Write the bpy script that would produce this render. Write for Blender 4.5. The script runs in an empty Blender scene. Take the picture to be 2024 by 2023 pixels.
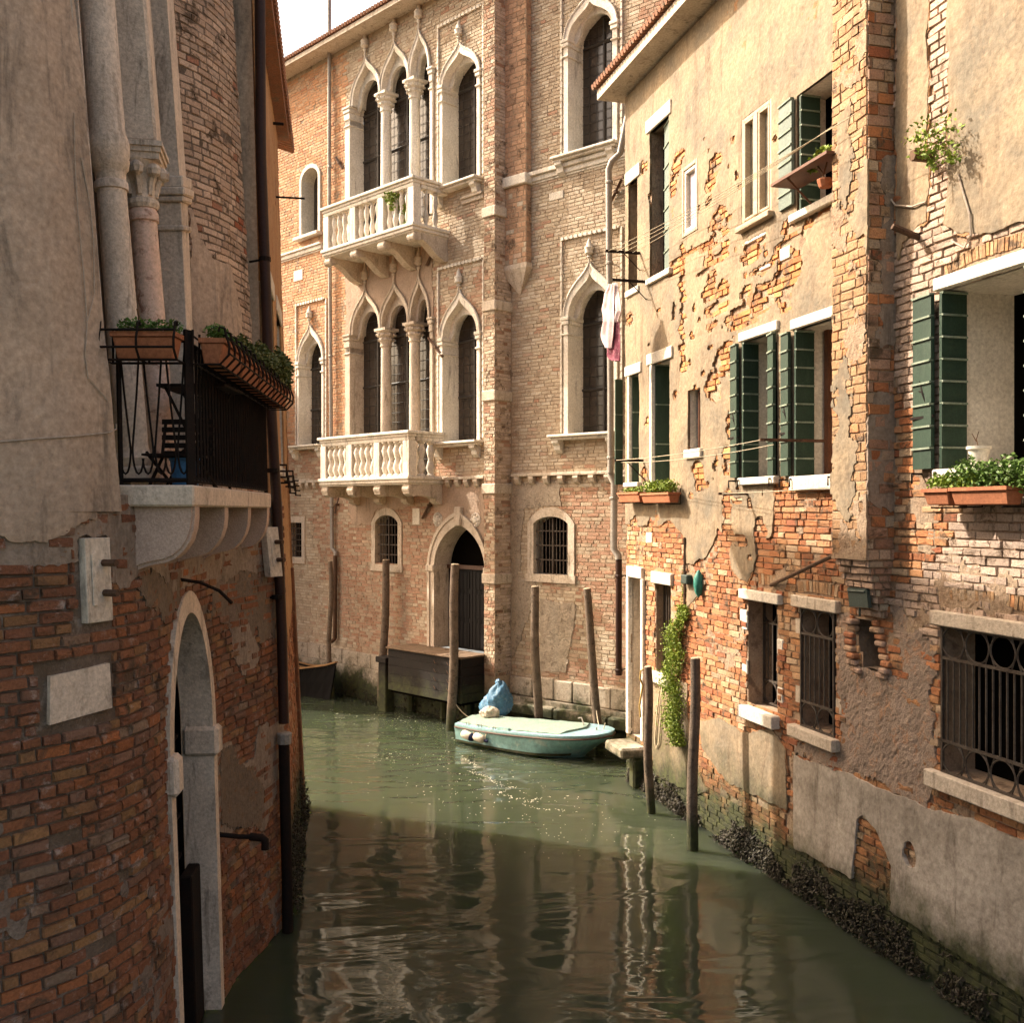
import bpy, math, random
import numpy as np
from mathutils import Vector, Matrix
random.seed(7); NR = np.random.RandomState(11)
R_ = math.radians
C = bpy.context.scene.collection
SC = bpy.context.scene
# ------------------------------------------------------------------ camera, sky, sun, exposure
CX, CY, F, H = 1012.0, 1011.0, 2000.0, 4.2       # photo geometry: level camera 4.2 m over the water
cam = bpy.data.cameras.new('camera'); camo = bpy.data.objects.new('camera', cam); C.objects.link(camo)
camo.location = (0, 0, H); camo.rotation_euler = (R_(90), 0, 0)
cam.sensor_width = 36; cam.lens = 36*F/2024; cam.clip_end = 2000; cam.clip_start = .05
SC.camera = camo
SUN_EL, SUN_AZ = 41.0, -24.5                      # light travels along this heading (from +X axis)
w = bpy.data.worlds.new('World'); SC.world = w; w.use_nodes = True
nt = w.node_tree; bg = nt.nodes['Background']
sky = nt.nodes.new('ShaderNodeTexSky'); sky.sky_type = 'NISHITA'; sky.sun_disc = False
sky.sun_elevation = R_(SUN_EL); sky.sun_rotation = R_(293); sky.dust_density = 7; sky.air_density = .8; sky.ozone_density = .3
mx = nt.nodes.new('ShaderNodeMix'); mx.data_type = 'RGBA'; mx.blend_type = 'MULTIPLY'; mx.inputs[0].default_value = 1; mx.inputs[7].default_value = (1, .89, .73, 1)   # warm tint on the sky, added to warm the light in shade
nt.links.new(sky.outputs[0], mx.inputs[6]); nt.links.new(mx.outputs[2], bg.inputs[0]); bg.inputs[1].default_value = .15
sl = bpy.data.lights.new('sun', 'SUN'); slo = bpy.data.objects.new('sun', sl); C.objects.link(slo)
sl.energy = 3.0; sl.angle = R_(.6); sl.color = (1, .91, .785)
L3 = Vector((math.cos(R_(SUN_AZ))*math.cos(R_(SUN_EL)), math.sin(R_(SUN_AZ))*math.cos(R_(SUN_EL)), -math.sin(R_(SUN_EL))))
slo.rotation_euler = L3.to_track_quat('-Z', 'Y').to_euler(); slo.location = (-20, 15, 30)
SC.cycles.diffuse_bounces = 8; SC.cycles.max_bounces = 12
SC.view_settings.view_transform = 'Standard'; SC.view_settings.look = 'None'
SC.view_settings.exposure = 1.86; SC.view_settings.gamma = 1; SC.view_settings.use_curve_mapping = False
# ------------------------------------------------------------------ materials
def mat(name, c1, c2=None, c3=None, rough=.85, sc=3.0, fine=40., bump=.3, metal=0., src=None, algae=None, spec=.3, c4=None, streak=False):
    """c1 base, c2 broad mottling, c3 sharp stains/wear, c4 pale salts; src 'attr'/'obj' takes each piece's own colour; algae=(z_low,z_high) growth band"""
    m = bpy.data.materials.new(name); m.use_nodes = True; t = m.node_tree; N = t.nodes; Lk = t.links.new
    b = N['Principled BSDF']; b.inputs['Roughness'].default_value = rough; b.inputs['Metallic'].default_value = metal
    b.inputs['Specular IOR Level'].default_value = spec
    g = N.new('ShaderNodeNewGeometry'); P = g.outputs['Position']
    if streak:
        mpn = N.new('ShaderNodeMapping'); mpn.inputs['Scale'].default_value = (1.5, 1.5, .28); Lk(P, mpn.inputs[0]); PS = mpn.outputs[0]
    else: PS = P
    def noise(s, det=4, rg=.6, dist=0, V=None):
        n = N.new('ShaderNodeTexNoise'); n.inputs['Scale'].default_value = s; n.inputs['Detail'].default_value = det
        n.inputs['Roughness'].default_value = rg; n.inputs['Distortion'].default_value = dist; Lk(V or P, n.inputs['Vector']); return n.outputs['Fac']
    def ramp(f, a, bb):
        r = N.new('ShaderNodeMapRange'); r.inputs[1].default_value = a; r.inputs[2].default_value = bb; Lk(f, r.inputs[0]); return r.outputs[0]
    def mix(f, A, B, mode='MIX'):
        x = N.new('ShaderNodeMix'); x.data_type = 'RGBA'; x.blend_type = mode
        if isinstance(f, float): x.inputs[0].default_value = f
        else: Lk(f, x.inputs[0])
        for i, q in ((6, A), (7, B)):
            if isinstance(q, tuple): x.inputs[i].default_value = (*q, 1)
            else: Lk(q, x.inputs[i])
        return x.outputs[2]
    if src == 'attr':
        a = N.new('ShaderNodeAttribute'); a.attribute_name = 'col'; col = a.outputs['Color']
    elif src == 'obj':
        a = N.new('ShaderNodeObjectInfo'); col = a.outputs['Color']
    else: col = c1
    if isinstance(col, tuple):
        x = N.new('ShaderNodeRGB'); x.outputs[0].default_value = (*col, 1); col = x.outputs[0]
    if c2:
        m2 = ramp(noise(sc, 5, .65), .36, .66)
        if src: q = N.new('ShaderNodeMath'); q.operation = 'MULTIPLY'; q.inputs[1].default_value = .6; Lk(m2, q.inputs[0]); m2 = q.outputs[0]
        col = mix(m2, col, c2)
    if c3: col = mix(ramp(noise(sc*2.3, 8, .72, .6, PS), .53, .68 if streak else .63), col, c3)
    if c4: col = mix(ramp(noise(sc*5.1, 8, .75, .3), .56, .7), col, c4)
    f = noise(fine, 4, .7)
    col = mix(1.0, col, mix(ramp(f, .25, .75), (.66, .63, .60), (1.28, 1.27, 1.25)), 'MULTIPLY')
    if algae:
        s = N.new('ShaderNodeSeparateXYZ'); Lk(P, s.inputs[0])
        a = N.new('ShaderNodeMath'); a.operation = 'MULTIPLY_ADD'; Lk(noise(2.2, 6, .7), a.inputs[0]); a.inputs[1].default_value = 1.3
        Lk(s.outputs[2], a.inputs[2])
        col = mix(ramp(a.outputs[0], algae[1]+.65, algae[0]+.65), col, mix(ramp(noise(9, 5), .35, .65), (.05, .055, .018), (.022, .024, .012)))
    Lk(col, b.inputs['Base Color'])
    if bump:
        bp = N.new('ShaderNodeBump'); bp.inputs['Strength'].default_value = bump; bp.inputs['Distance'].default_value = .02
        a = N.new('ShaderNodeMath'); a.operation = 'ADD'; Lk(f, a.inputs[0]); Lk(noise(fine*.22, 5, .65), a.inputs[1])
        Lk(a.outputs[0], bp.inputs['Height']); Lk(bp.outputs[0], b.inputs['Normal'])
    return m
M = {}
SALT = (.50, .44, .38)
for k in ('attr', 'obj'):
    M['brick_'+k] = mat('aged_brick_'+k, (0, 0, 0), None, (.10, .065, .04), .9, 2.0, 55, .55, src=k, algae=(.45, 1.2))
    M['salt_'+k] = mat('salty_brick_'+k, (0, 0, 0), (.19, .085, .048), (.09, .055, .035), .9, 1.5, 50, .6, src=k, c4=(.34, .275, .24))
for k in ('attr', 'obj'): M['pale_'+k] = mat('lime_smeared_brick_'+k, (0, 0, 0), None, (.27, .205, .145), .92, 2.2, 50, .45, src=k, algae=(.35, .95), c4=(.43, .345, .25))
M['mortar_p'] = mat('pale_lime_mortar', (.40, .315, .22), (.32, .245, .17), (.20, .15, .105), .95, 1.5, 45, .5, algae=(.35, .95))
M['mortar_r'] = mat('sandy_mortar', (.34, .255, .18), (.27, .175, .115), (.16, .105, .07), .95, 1.8, 45, .6, algae=(.35, .9))
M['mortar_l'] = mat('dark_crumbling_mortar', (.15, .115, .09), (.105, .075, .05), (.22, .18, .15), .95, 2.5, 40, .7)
M['plaster_r'] = mat('sun_bleached_plaster', (.285, .213, .135), (.155, .132, .098), (.14, .10, .065), .9, 1.35, 22, .30, algae=(.45, 1.25), c4=(.30, .218, .14), streak=True)
M['smear_l'] = mat('smeared_old_mortar', (.21, .165, .135), (.15, .11, .085), (.10, .075, .058), .95, 3.5, 40, .7)
M['smear_r'] = mat('smeared_sandy_mortar', (.33, .25, .175), (.26, .18, .12), (.19, .12, .075), .95, 3.0, 40, .7, algae=(.45, 1.25))
M['plaster_base'] = mat('orange_first_coat', (.34, .18, .085), (.27, .15, .08), (.18, .10, .055), .95, 2.5, 40, .6, algae=(.45, 1.25))
M['plaster_rough'] = mat('rough_grey_render', (.33, .255, .205), (.235, .18, .14), (.36, .21, .13), .95, 3.5, 70, 1.0)
M['cement'] = mat('grey_cement_skirt', (.38, .34, .295), (.24, .21, .175), (.15, .125, .10), .85, 1.6, 18, .2, algae=(.35, .8), streak=True)
M['render_p'] = mat('worn_pinkish_render', (.38, .28, .21), (.30, .225, .165), (.22, .165, .12), .92, 2.0, 32, .7, streak=True)
M['render_b'] = mat('pitted_grey_render', (.38, .32, .25), (.29, .24, .185), (.20, .16, .12), .95, 3.0, 30, .9)
M['plaster_l'] = mat('stained_tan_plaster', (.47, .355, .265), (.34, .26, .195), (.185, .145, .112), .9, 1.1, 24, .2, streak=True)
M['undercoat'] = mat('grey_undercoat', (.27, .215, .17), (.20, .155, .12), (.12, .095, .075), .92, 2.2, 28, .4, streak=True)
M['dark_render'] = mat('dark_damp_render', (.175, .135, .10), (.12, .09, .066), (.18, .12, .075), .92, 2.6, 30, .6)
M['ochre'] = mat('ochre_plaster', (.42, .25, .12), (.33, .17, .075), (.24, .10, .045), .9, 1.2, 24, .3, algae=(.1, .9), streak=True)
M['stone'] = mat('istrian_stone', (.66, .62, .55), (.56, .51, .43), (.30, .27, .23), .75, 1.7, 30, .25, streak=True)
M['stone_dirty'] = mat('weathered_stone', (.53, .46, .375), (.42, .35, .275), (.20, .165, .125), .82, 2.5, 30, .45, streak=True)
M['stone_wet'] = mat('plinth_stone_face', (.40, .35, .28), (.30, .25, .19), (.17, .14, .10), .8, 2.5, 26, .5, algae=(.45, .75))
M['stone_l'] = mat('warm_grey_stone', (.66, .555, .455), (.52, .43, .345), (.26, .21, .165), .8, 2.5, 35, .35, streak=True)  # pale warm grey stone of the left house
M['corbel'] = mat('pink_granular_stone', (.52, .385, .31), (.43, .315, .25), None, .85, 2.0, 90, .4)
M['marble_pink'] = mat('veined_pink_marble', (.64, .44, .34), (.66, .50, .40), (.30, .15, .10), .5, 4.0, 30, .15)
M['plaque'] = mat('streaked_white_marble', (.62, .55, .46), (.50, .43, .35), (.18, .165, .145), .6, 4.0, 26, .25, streak=True)
M['white'] = mat('white_limewash', (.62, .575, .50), (.52, .475, .40), None, .8, 1.8, 30, .15)
M['glass'] = mat('dark_leaded_glass', (.034, .027, .022), (.060, .047, .036), None, .16, 1.2, 5, .22, spec=.5)
M['glass_lit'] = mat('pale_reflecting_glass', (.25, .24, .20), (.14, .14, .11), None, .08, 3.0, 8, .02, spec=.8)
M['curtain'] = mat('lilac_curtain', (.42, .37, .40), (.34, .29, .33), None, .8, 6, 20, .1)
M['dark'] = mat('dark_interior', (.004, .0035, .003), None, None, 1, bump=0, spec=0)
M['lead'] = mat('lead_cames', (.045, .040, .035), None, None, .6, bump=.1)
M['iron'] = mat('black_wrought_iron', (.010, .008, .007), (.018, .010, .007), None, .75, 8, 60, .2, spec=.12)
M['rust'] = mat('rusty_iron', (.11, .06, .035), (.06, .035, .022), None, .85, 6, 50, .5)
M['grille'] = mat('weathered_grey_grille', (.075, .062, .050), (.045, .032, .024), None, .7, 8, 50, .3, spec=.2)
M['green'] = mat('dark_green_shutter_paint', (.021, .046, .027), (.015, .034, .021), (.036, .060, .040), .6, 2.6, 60, .15, streak=True)
M['ledge_highlight'] = mat('shutter_ledge_highlight', (.24, .28, .22), (.13, .17, .12), None, .5, 6, 60, .1)  # pale ledge strips: the bright highlight on board edges is put into the colour
M['pale_green'] = mat('faded_green_shutter_paint', (.14, .18, .15), (.11, .14, .12), None, .6, 3, 50, .2)
M['zinc'] = mat('grey_zinc_pipe', (.31, .29, .26), (.24, .22, .195), None, .55, 3, 40, .15, metal=.25)
M['pipe_brown'] = mat('brown_painted_pipe', (.040, .018, .013), (.030, .014, .010), None, .5, 3, 40, .06, spec=.2)
M['pole'] = mat('weathered_grey_timber', (.16, .12, .088), (.10, .075, .055), (.055, .042, .03), .9, 5, 60, .8, algae=(.1, .55))
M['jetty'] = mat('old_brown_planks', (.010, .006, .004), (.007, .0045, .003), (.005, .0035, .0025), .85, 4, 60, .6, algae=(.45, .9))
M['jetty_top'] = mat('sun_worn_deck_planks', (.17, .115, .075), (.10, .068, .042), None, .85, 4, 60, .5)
M['wood'] = mat('brown_window_wood', (.14, .055, .028), (.10, .04, .02), None, .55, 5, 50, .2)
M['wood_pale'] = mat('pale_casement_wood', (.42, .34, .24), (.36, .28, .19), None, .7, 5, 50, .2)
M['post'] = mat('red_brown_timber_post', (.20, .085, .038), (.13, .055, .027), (.24, .14, .075), .85, 4, 70, .6)
M['terracotta'] = mat('terracotta_trough', (.36, .135, .062), (.29, .105, .05), None, .8, 4, 40, .2)
M['soil'] = mat('potting_soil', (.03, .02, .013), None, None, 1, bump=.4)
M['leaf'] = mat('mid_green_leaves', (.10, .175, .026), (.06, .115, .018), None, .6, 14, 30, .1)
M['leaf_bright'] = mat('sunny_yellow_green_leaves', (.23, .30, .028), (.12, .19, .022), None, .6, 12, 30, .1)
M['leaf_olive'] = mat('olive_succulent_leaves', (.12, .125, .028), (.065, .085, .024), None, .6, 14, 30, .1)
M['leaf_red'] = mat('reddish_stem', (.10, .05, .022), None, None, .8, bump=.1)
M['hull'] = mat('teal_boat_paint', (.205, .375, .375), (.165, .315, .31), (.30, .40, .37), .38, 2.2, 14, .05, spec=.5)
M['deck'] = mat('pale_blue_gelcoat', (.25, .415, .47), (.20, .35, .40), (.20, .27, .26), .3, 3, 30, .04, spec=.5)
M['tarp'] = mat('faded_sage_boat_cover', (.20, .275, .235), (.155, .23, .20), (.28, .28, .22), .75, 3, 40, .25)
M['rubrail'] = mat('brown_rub_rail', (.07, .035, .022), None, None, .6, 6, 40, .1)
M['bluetarp'] = mat('crumpled_blue_tarp', (.065, .18, .30), (.045, .12, .22), (.16, .25, .31), .5, 5, 30, .3)
M['cloth'] = mat('grubby_white_cloth', (.55, .51, .42), (.38, .34, .27), None, .85, 7, 60, .3)
M['fender'] = mat('off_white_fender', (.62, .58, .48), (.50, .45, .37), None, .5, 6, 30, .08)
M['navy'] = mat('navy_fender_cap', (.012, .018, .06), None, None, .5, bump=.05)
M['pinkcloth'] = mat('pale_pink_cotton', (.50, .37, .39), (.55, .46, .46), None, .9, 9, 60, .15)
M['whitecloth'] = mat('white_cotton', (.56, .49, .48), (.54, .43, .44), None, .9, 9, 60, .15)
M['crimson'] = mat('crimson_patterned_cloth', (.17, .03, .06), (.21, .06, .09), (.32, .18, .20), .9, 14, 60, .15)
M['yellow'] = mat('yellow_peg_bag', (.70, .48, .04), None, None, .8, bump=.1)
M['rope'] = mat('pale_line', (.52, .45, .33), (.42, .35, .24), None, .9, 20, 90, .2)
M['rope_y'] = mat('yellow_rope', (.42, .28, .08), (.30, .20, .06), None, .9, 20, 90, .3)
M['cable'] = mat('pale_wall_cable', (.36, .30, .24), None, None, .8, bump=0)
M['blue'] = mat('blue_plastic', (.035, .12, .24), None, None, .45, bump=.05)
M['teal'] = mat('verdigris_ornament', (.02, .16, .13), (.04, .22, .17), None, .5, 12, 40, .3)
M['shell'] = mat('dark_mussel_shells', (.018, .013, .009), (.036, .030, .016), (.050, .055, .022), .55, 14, 60, .4, spec=.25)
M['foam'] = mat('pale_foam', (.46, .45, .37), None, None, .9, bump=0)
M['rooftile'] = mat('old_roof_tile', (.30, .14, .08), (.22, .11, .07), (.17, .13, .09), .9, 4, 40, .4)
M['greenplate'] = mat('dark_green_iron_plate', (.035, .055, .048), (.028, .042, .038), None, .5, 6, 50, .3)
M['boatwood'] = mat('varnished_boat_wood', (.30, .17, .075), (.22, .12, .05), None, .4, 6, 50, .1)
M['blackhull'] = mat('black_boat_paint', (.007, .006, .006), None, None, .6, bump=.05, spec=.12)
# water
mw = bpy.data.materials.new('murky_green_canal_water'); mw.use_nodes = True; t = mw.node_tree
b = t.nodes['Principled BSDF']; b.inputs['Base Color'].default_value = (.036, .046, .026, 1); b.inputs['Subsurface Weight'].default_value = 1; b.inputs['Subsurface Radius'].default_value = (.5, .6, .3); b.inputs['Subsurface Scale'].default_value = 3.0; b.inputs['Roughness'].default_value = .045
b.inputs['IOR'].default_value = 1.33; b.inputs['Specular IOR Level'].default_value = .5
g = t.nodes.new('ShaderNodeNewGeometry'); mp = t.nodes.new('ShaderNodeMapping'); mp.inputs['Scale'].default_value = (.8, 1.9, 1)
mp.inputs['Rotation'].default_value = (0, 0, R_(-12)); t.links.new(g.outputs['Position'], mp.inputs[0])
n1 = t.nodes.new('ShaderNodeTexNoise'); n1.inputs['Scale'].default_value = .75; n1.inputs['Detail'].default_value = 2; n1.inputs['Distortion'].default_value = .8
n2 = t.nodes.new('ShaderNodeTexNoise'); n2.inputs['Scale'].default_value = 4.2; n2.inputs['Detail'].default_value = 3
for n in (n1, n2): t.links.new(mp.outputs[0], n.inputs['Vector'])
ma = t.nodes.new('ShaderNodeMath'); ma.operation = 'MULTIPLY_ADD'; t.links.new(n2.outputs[0], ma.inputs[0]); ma.inputs[1].default_value = .055; t.links.new(n1.outputs[0], ma.inputs[2])
bp = t.nodes.new('ShaderNodeBump'); bp.inputs['Strength'].default_value = .24; bp.inputs['Distance'].default_value = .14
t.links.new(ma.outputs[0], bp.inputs['Height']); t.links.new(bp.outputs[0], b.inputs['Normal'])
M['water'] = mw
# ------------------------------------------------------------------ mesh helpers
class MB:
    def __init__(s): s.v = []; s.f = []; s.m = []; s.c = []; s.cur = 0
    def quad(s, pts):
        n = len(s.v); s.v += [tuple(p) for p in pts]; s.f.append(tuple(range(n, n+len(pts)))); s.m.append(s.cur)
    def box8(s, p):          # p: 8 corners, bottom ring 0-3, top ring 4-7
        n = len(s.v); s.v += [tuple(q) for q in p]
        for f in ((0, 3, 2, 1), (4, 5, 6, 7), (0, 1, 5, 4), (1, 2, 6, 5), (2, 3, 7, 6), (3, 0, 4, 7)):
            s.f.append(tuple(n+i for i in f)); s.m.append(s.cur)
    def wbox(s, W, s0, s1, z0, z1, d0, d1, nseg=1):
        for i in range(nseg):
            a, b_ = s0+(s1-s0)*i/nseg, s0+(s1-s0)*(i+1)/nseg
            s.box8([W.P(a, z0, d0), W.P(b_, z0, d0), W.P(b_, z0, d1), W.P(a, z0, d1), W.P(a, z1, d0), W.P(b_, z1, d0), W.P(b_, z1, d1), W.P(a, z1, d1)])
    def box(s, lo, hi):
        x0, y0, z0 = lo; x1, y1, z1 = hi
        s.box8([(x0, y0, z0), (x1, y0, z0), (x1, y1, z0), (x0, y1, z0), (x0, y0, z1), (x1, y0, z1), (x1, y1, z1), (x0, y1, z1)])
    def tube(s, pts, r, n=6, r1=None, cap=True):
        pts = [Vector(p) for p in pts]; base = len(s.v); m = len(pts); up = Vector((0, 0, 1)); px = None
        for i, p in enumerate(pts):
            d = (pts[min(i+1, m-1)]-pts[max(i-1, 0)]).normalized()
            if px is None:
                a = up if abs(d.z) < .9 else Vector((1, 0, 0)); px = d.cross(a).normalized()
            else: px = (px-d*px.dot(d)).normalized()
            py = d.cross(px); rr = r if r1 is None else r+(r1-r)*i/(m-1)
            for k in range(n):
                a = 2*math.pi*k/n; s.v.append(tuple(p+px*rr*math.cos(a)+py*rr*math.sin(a)))
        for i in range(m-1):
            for k in range(n):
                a = base+i*n+k; b_ = base+i*n+(k+1) % n; s.f.append((a, b_, b_+n, a+n)); s.m.append(s.cur)
        if cap:
            s.f.append(tuple(base+k for k in range(n))); s.m.append(s.cur); s.f.append(tuple(base+(m-1)*n+k for k in range(n))); s.m.append(s.cur)
    def lathe(s, base, axis, prof, n=10):   # prof: (height, radius)
        base = Vector(base); axis = Vector(axis).normalized(); a = Vector((1, 0, 0)) if abs(axis.x) < .9 else Vector((0, 1, 0))
        px = (a-axis*a.dot(axis)).normalized(); py = axis.cross(px); b0 = len(s.v)
        for h, r in prof:
            for k in range(n):
                t_ = 2*math.pi*k/n; s.v.append(tuple(base+axis*h+px*r*math.cos(t_)+py*r*math.sin(t_)))
        for i in range(len(prof)-1):
            for k in range(n):
                a_ = b0+i*n+k; b_ = b0+i*n+(k+1) % n; s.f.append((a_, b_, b_+n, a_+n)); s.m.append(s.cur)
        s.f.append(tuple(b0+k for k in range(n))); s.m.append(s.cur); s.f.append(tuple(b0+(len(prof)-1)*n+k for k in range(n))); s.m.append(s.cur)
    def prism(s, poly, tr0, tr1):           # poly points mapped by two functions (near/far face)
        A = [tr0(*p) for p in poly]; B = [tr1(*p) for p in poly]; s.quad(A); s.quad(B[::-1])
        for i in range(len(poly)):
            j = (i+1) % len(poly); s.quad([A[i], A[j], B[j], B[i]])
    def leaves(s, c, rad, n, size, flat=.5):
        for _ in range(n):
            d = Vector((random.gauss(0, 1), random.gauss(0, 1), random.gauss(0, 1))).normalized()*random.random()**.45
            p = Vector((c[0]+d.x*rad[0], c[1]+d.y*rad[1], c[2]+d.z*rad[2])); s.leaf(p, size*random.uniform(.6, 1.35))
    def leaf(s, p, z):
        a = Vector((random.gauss(0, 1), random.gauss(0, 1), random.gauss(0, .7))).normalized()
        b_ = a.cross(Vector((random.gauss(0, 1), random.gauss(0, 1), random.gauss(0, 1)))).normalized()
        s.quad([p-a*z*.5, p+b_*z*.28-a*z*.05, p+a*z*.5, p-b_*z*.28-a*z*.05])
WL = {}
def wloc(o): return WL.get(o.name, Vector((0, 0, 0)))
def part(name, mb, mats, parent=None, smooth=False, label=None, bevel=0, kind=None):
    me = bpy.data.meshes.new(name)
    if isinstance(mb, MB):
        me.from_pydata(mb.v, [], mb.f)
        if any(mb.m): me.polygons.foreach_set('material_index', mb.m)
        if mb.c:
            at = me.color_attributes.new('col', 'FLOAT_COLOR', 'CORNER')
            at.data.foreach_set('color', np.asarray(mb.c, dtype=np.float32).ravel())
    else: me.from_pydata(mb[0].tolist(), [], mb[1].tolist())
    for m_ in (mats if isinstance(mats, (list, tuple)) else [mats]): me.materials.append(M[m_])
    if smooth:
        import bmesh
        bm_ = bmesh.new(); bm_.from_mesh(me); bmesh.ops.remove_doubles(bm_, verts=bm_.verts, dist=2e-4); bm_.to_mesh(me); bm_.free()
        me.polygons.foreach_set('use_smooth', [True]*len(me.polygons)); me.set_sharp_from_angle(angle=R_(48))
    me.update()
    o = bpy.data.objects.new(name, me); C.objects.link(o)
    if parent: o.parent = parent; o.location = -wloc(parent)
    if bevel:
        bm = o.modifiers.new('edge', 'BEVEL'); bm.width = bevel; bm.segments = 1; bm.limit_method = 'ANGLE'
    if label: o['label'] = label
    if kind: o['kind'] = kind
    return o
def thing(name, label, cat, loc=(0, 0, 0), group=None):
    o = bpy.data.objects.new(name, None); C.objects.link(o); o.location = loc; o.empty_display_size = .2
    WL[o.name] = Vector(loc); o['label'] = label; o['category'] = cat
    if group: o['group'] = group
    return o
def tag(o, label, cat, group=None):
    o['label'] = label; o['category'] = cat
    if group: o['group'] = group
    return o
# ---- numpy value noise
def vnoise(x, y, seed=0):
    xi = np.floor(x).astype(np.int64); yi = np.floor(y).astype(np.int64); fx = x-xi; fy = y-yi
    def h(a, b_):
        n = (a*374761393+b_*668265263+seed*974634757) & 0x7fffffff
        n = ((n ^ (n >> 13))*1274126177) & 0x7fffffff
        return ((n ^ (n >> 16)) & 0xffff)/65535.0
    u = fx*fx*(3-2*fx); v = fy*fy*(3-2*fy)
    return (h(xi, yi)*(1-u)+h(xi+1, yi)*u)*(1-v)+(h(xi, yi+1)*(1-u)+h(xi+1, yi+1)*u)*v
def fbm(x, y, seed=0, o=4):
    t_ = 0; a = .5
    for i in range(o): t_ = t_+a*(vnoise(x, y, seed+i*17)-.5); x = x*2.03; y = y*2.03; a *= .55
    return t_
def up(u, v, Y): return Vector(((u-CX)/F*Y, Y, H+(CY-v)/F*Y))
def inpoly(poly, S, Z):
    S = np.asarray(S, float); Z = np.asarray(Z, float); r = np.zeros(S.shape, bool); n = len(poly)
    for i in range(n):
        (x0, y0), (x1, y1) = poly[i], poly[(i+1) % n]
        if y0 == y1: continue
        c = ((y0 > Z) != (y1 > Z)) & (S < (x1-x0)*(Z-y0)/(y1-y0)+x0); r ^= c
    return r
def sdf(poly, S, Z):                         # signed distance, >0 inside
    d = np.full(np.shape(S), 1e9); n = len(poly)
    for i in range(n):
        (x0, y0), (x1, y1) = poly[i], poly[(i+1) % n]; dx, dy = x1-x0, y1-y0
        t_ = np.clip(((S-x0)*dx+(Z-y0)*dy)/(dx*dx+dy*dy+1e-12), 0, 1)
        d = np.minimum(d, (S-x0-t_*dx)**2+(Z-y0-t_*dy)**2)
    return np.where(inpoly(poly, S, Z), 1, -1)*np.sqrt(d)
# ------------------------------------------------------------------ walls measured from the photograph
class Plane:
    def __init__(s, O, e, n, lean=lambda z: 0.):
        s.O = Vector((O[0], O[1], 0)); s.e = Vector((e[0], e[1], 0)).normalized(); s.n = Vector((n[0], n[1], 0)).normalized(); s.lean = lean; s.op = []; s.bl = []
    def P(s, a, z, d=0):
        p = s.O+s.e*a+s.n*d; return Vector((p.x+s.lean(z), p.y, z))
    def arr(s, A, Z, D):
        X = s.O.x+s.e.x*A+s.n.x*D+np.vectorize(s.lean)(Z) if s.lean(9.) else s.O.x+s.e.x*A+s.n.x*D
        return np.stack([X, s.O.y+s.e.y*A+s.n.y*D+0*Z, Z+0*A], -1)
    def frame(s, a): return s.e, s.n
    def uv(s, u, v, d=0):
        z = 4.2; k = (u-CX)/F
        for _ in range(4):
            o = s.O+s.n*d; ox = o.x+s.lean(z)
            a = (k*o.y-ox)/(s.e.x-k*s.e.y); y = o.y+s.e.y*a; z = H+(CY-v)/F*y
        return a, z
class Curve(Plane):
    def __init__(s, ctrl, klo, khi):         # ctrl: (photo column at eye level, depth)
        uu = np.array([c[0] for c in ctrl], float); yy = np.array([c[1] for c in ctrl], float)
        U = np.linspace(uu[0], uu[-1], 240); Y = np.interp(U, uu, yy); K = 9; pad = np.concatenate([2*Y[0]-Y[K:0:-1], Y, 2*Y[-1]-Y[-2:-K-2:-1]])
        Y = np.convolve(pad, np.ones(2*K+1)/(2*K+1), 'same')[K:-K]; X = (U-CX)/F*Y
        s.S = np.concatenate([[0], np.cumsum(np.hypot(np.diff(X), np.diff(Y)))]); s.X = X; s.Y = Y; s.U = U; s.L = s.S[-1]
        s.klo, s.khi = klo, khi; s.op = []; s.bl = []
        tx = np.gradient(X, s.S); ty = np.gradient(Y, s.S); l = np.hypot(tx, ty); s.TX = tx/l; s.TY = ty/l
    def arr(s, A, Z, D):
        A = A+0*Z; x = np.interp(A, s.S, s.X); y = np.interp(A, s.S, s.Y); tx = np.interp(A, s.S, s.TX); ty = np.interp(A, s.S, s.TY)
        ex = np.where(A < 0, A, np.where(A > s.L, A-s.L, 0)); x = x+tx*ex; y = y+ty*ex
        k = np.where(Z > 4.2, np.interp(A/s.L, [0, 1], s.khi), np.interp(A/s.L, [0, 1], s.klo))
        return np.stack([x+ty*D-k*(Z-4.2), y-tx*D, Z+0*A], -1)
    def P(s, a, z, d=0): return Vector(s.arr(np.array(float(a)), np.array(float(z)), np.array(float(d))))
    def frame(s, a):
        tx = float(np.interp(a, s.S, s.TX)); ty = float(np.interp(a, s.S, s.TY)); return Vector((tx, ty, 0)), Vector((ty, -tx, 0))
    def uv(s, u, v, d=0):
        z = 4.2
        for _ in range(4):
            p = s.arr(s.S, np.full_like(s.S, z), np.full_like(s.S, d)); uu = CX+F*p[:, 0]/p[:, 1]
            a = float(np.interp(u, uu, s.S)); y = float(np.interp(a, s.S, p[:, 1])); z = H+(CY-v)/F*y
        return a, z
def pxpoly(W, pts, d=0): return [W.uv(u, v, d) for u, v in pts]
def tpx(x0, y0): return lambda x, y: (x0+.2589*x, y0+.2589*y)
def rect(s0, s1, z0, z1): return [(s0, z0), (s0, z1), (s1, z1), (s1, z0)]
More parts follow.
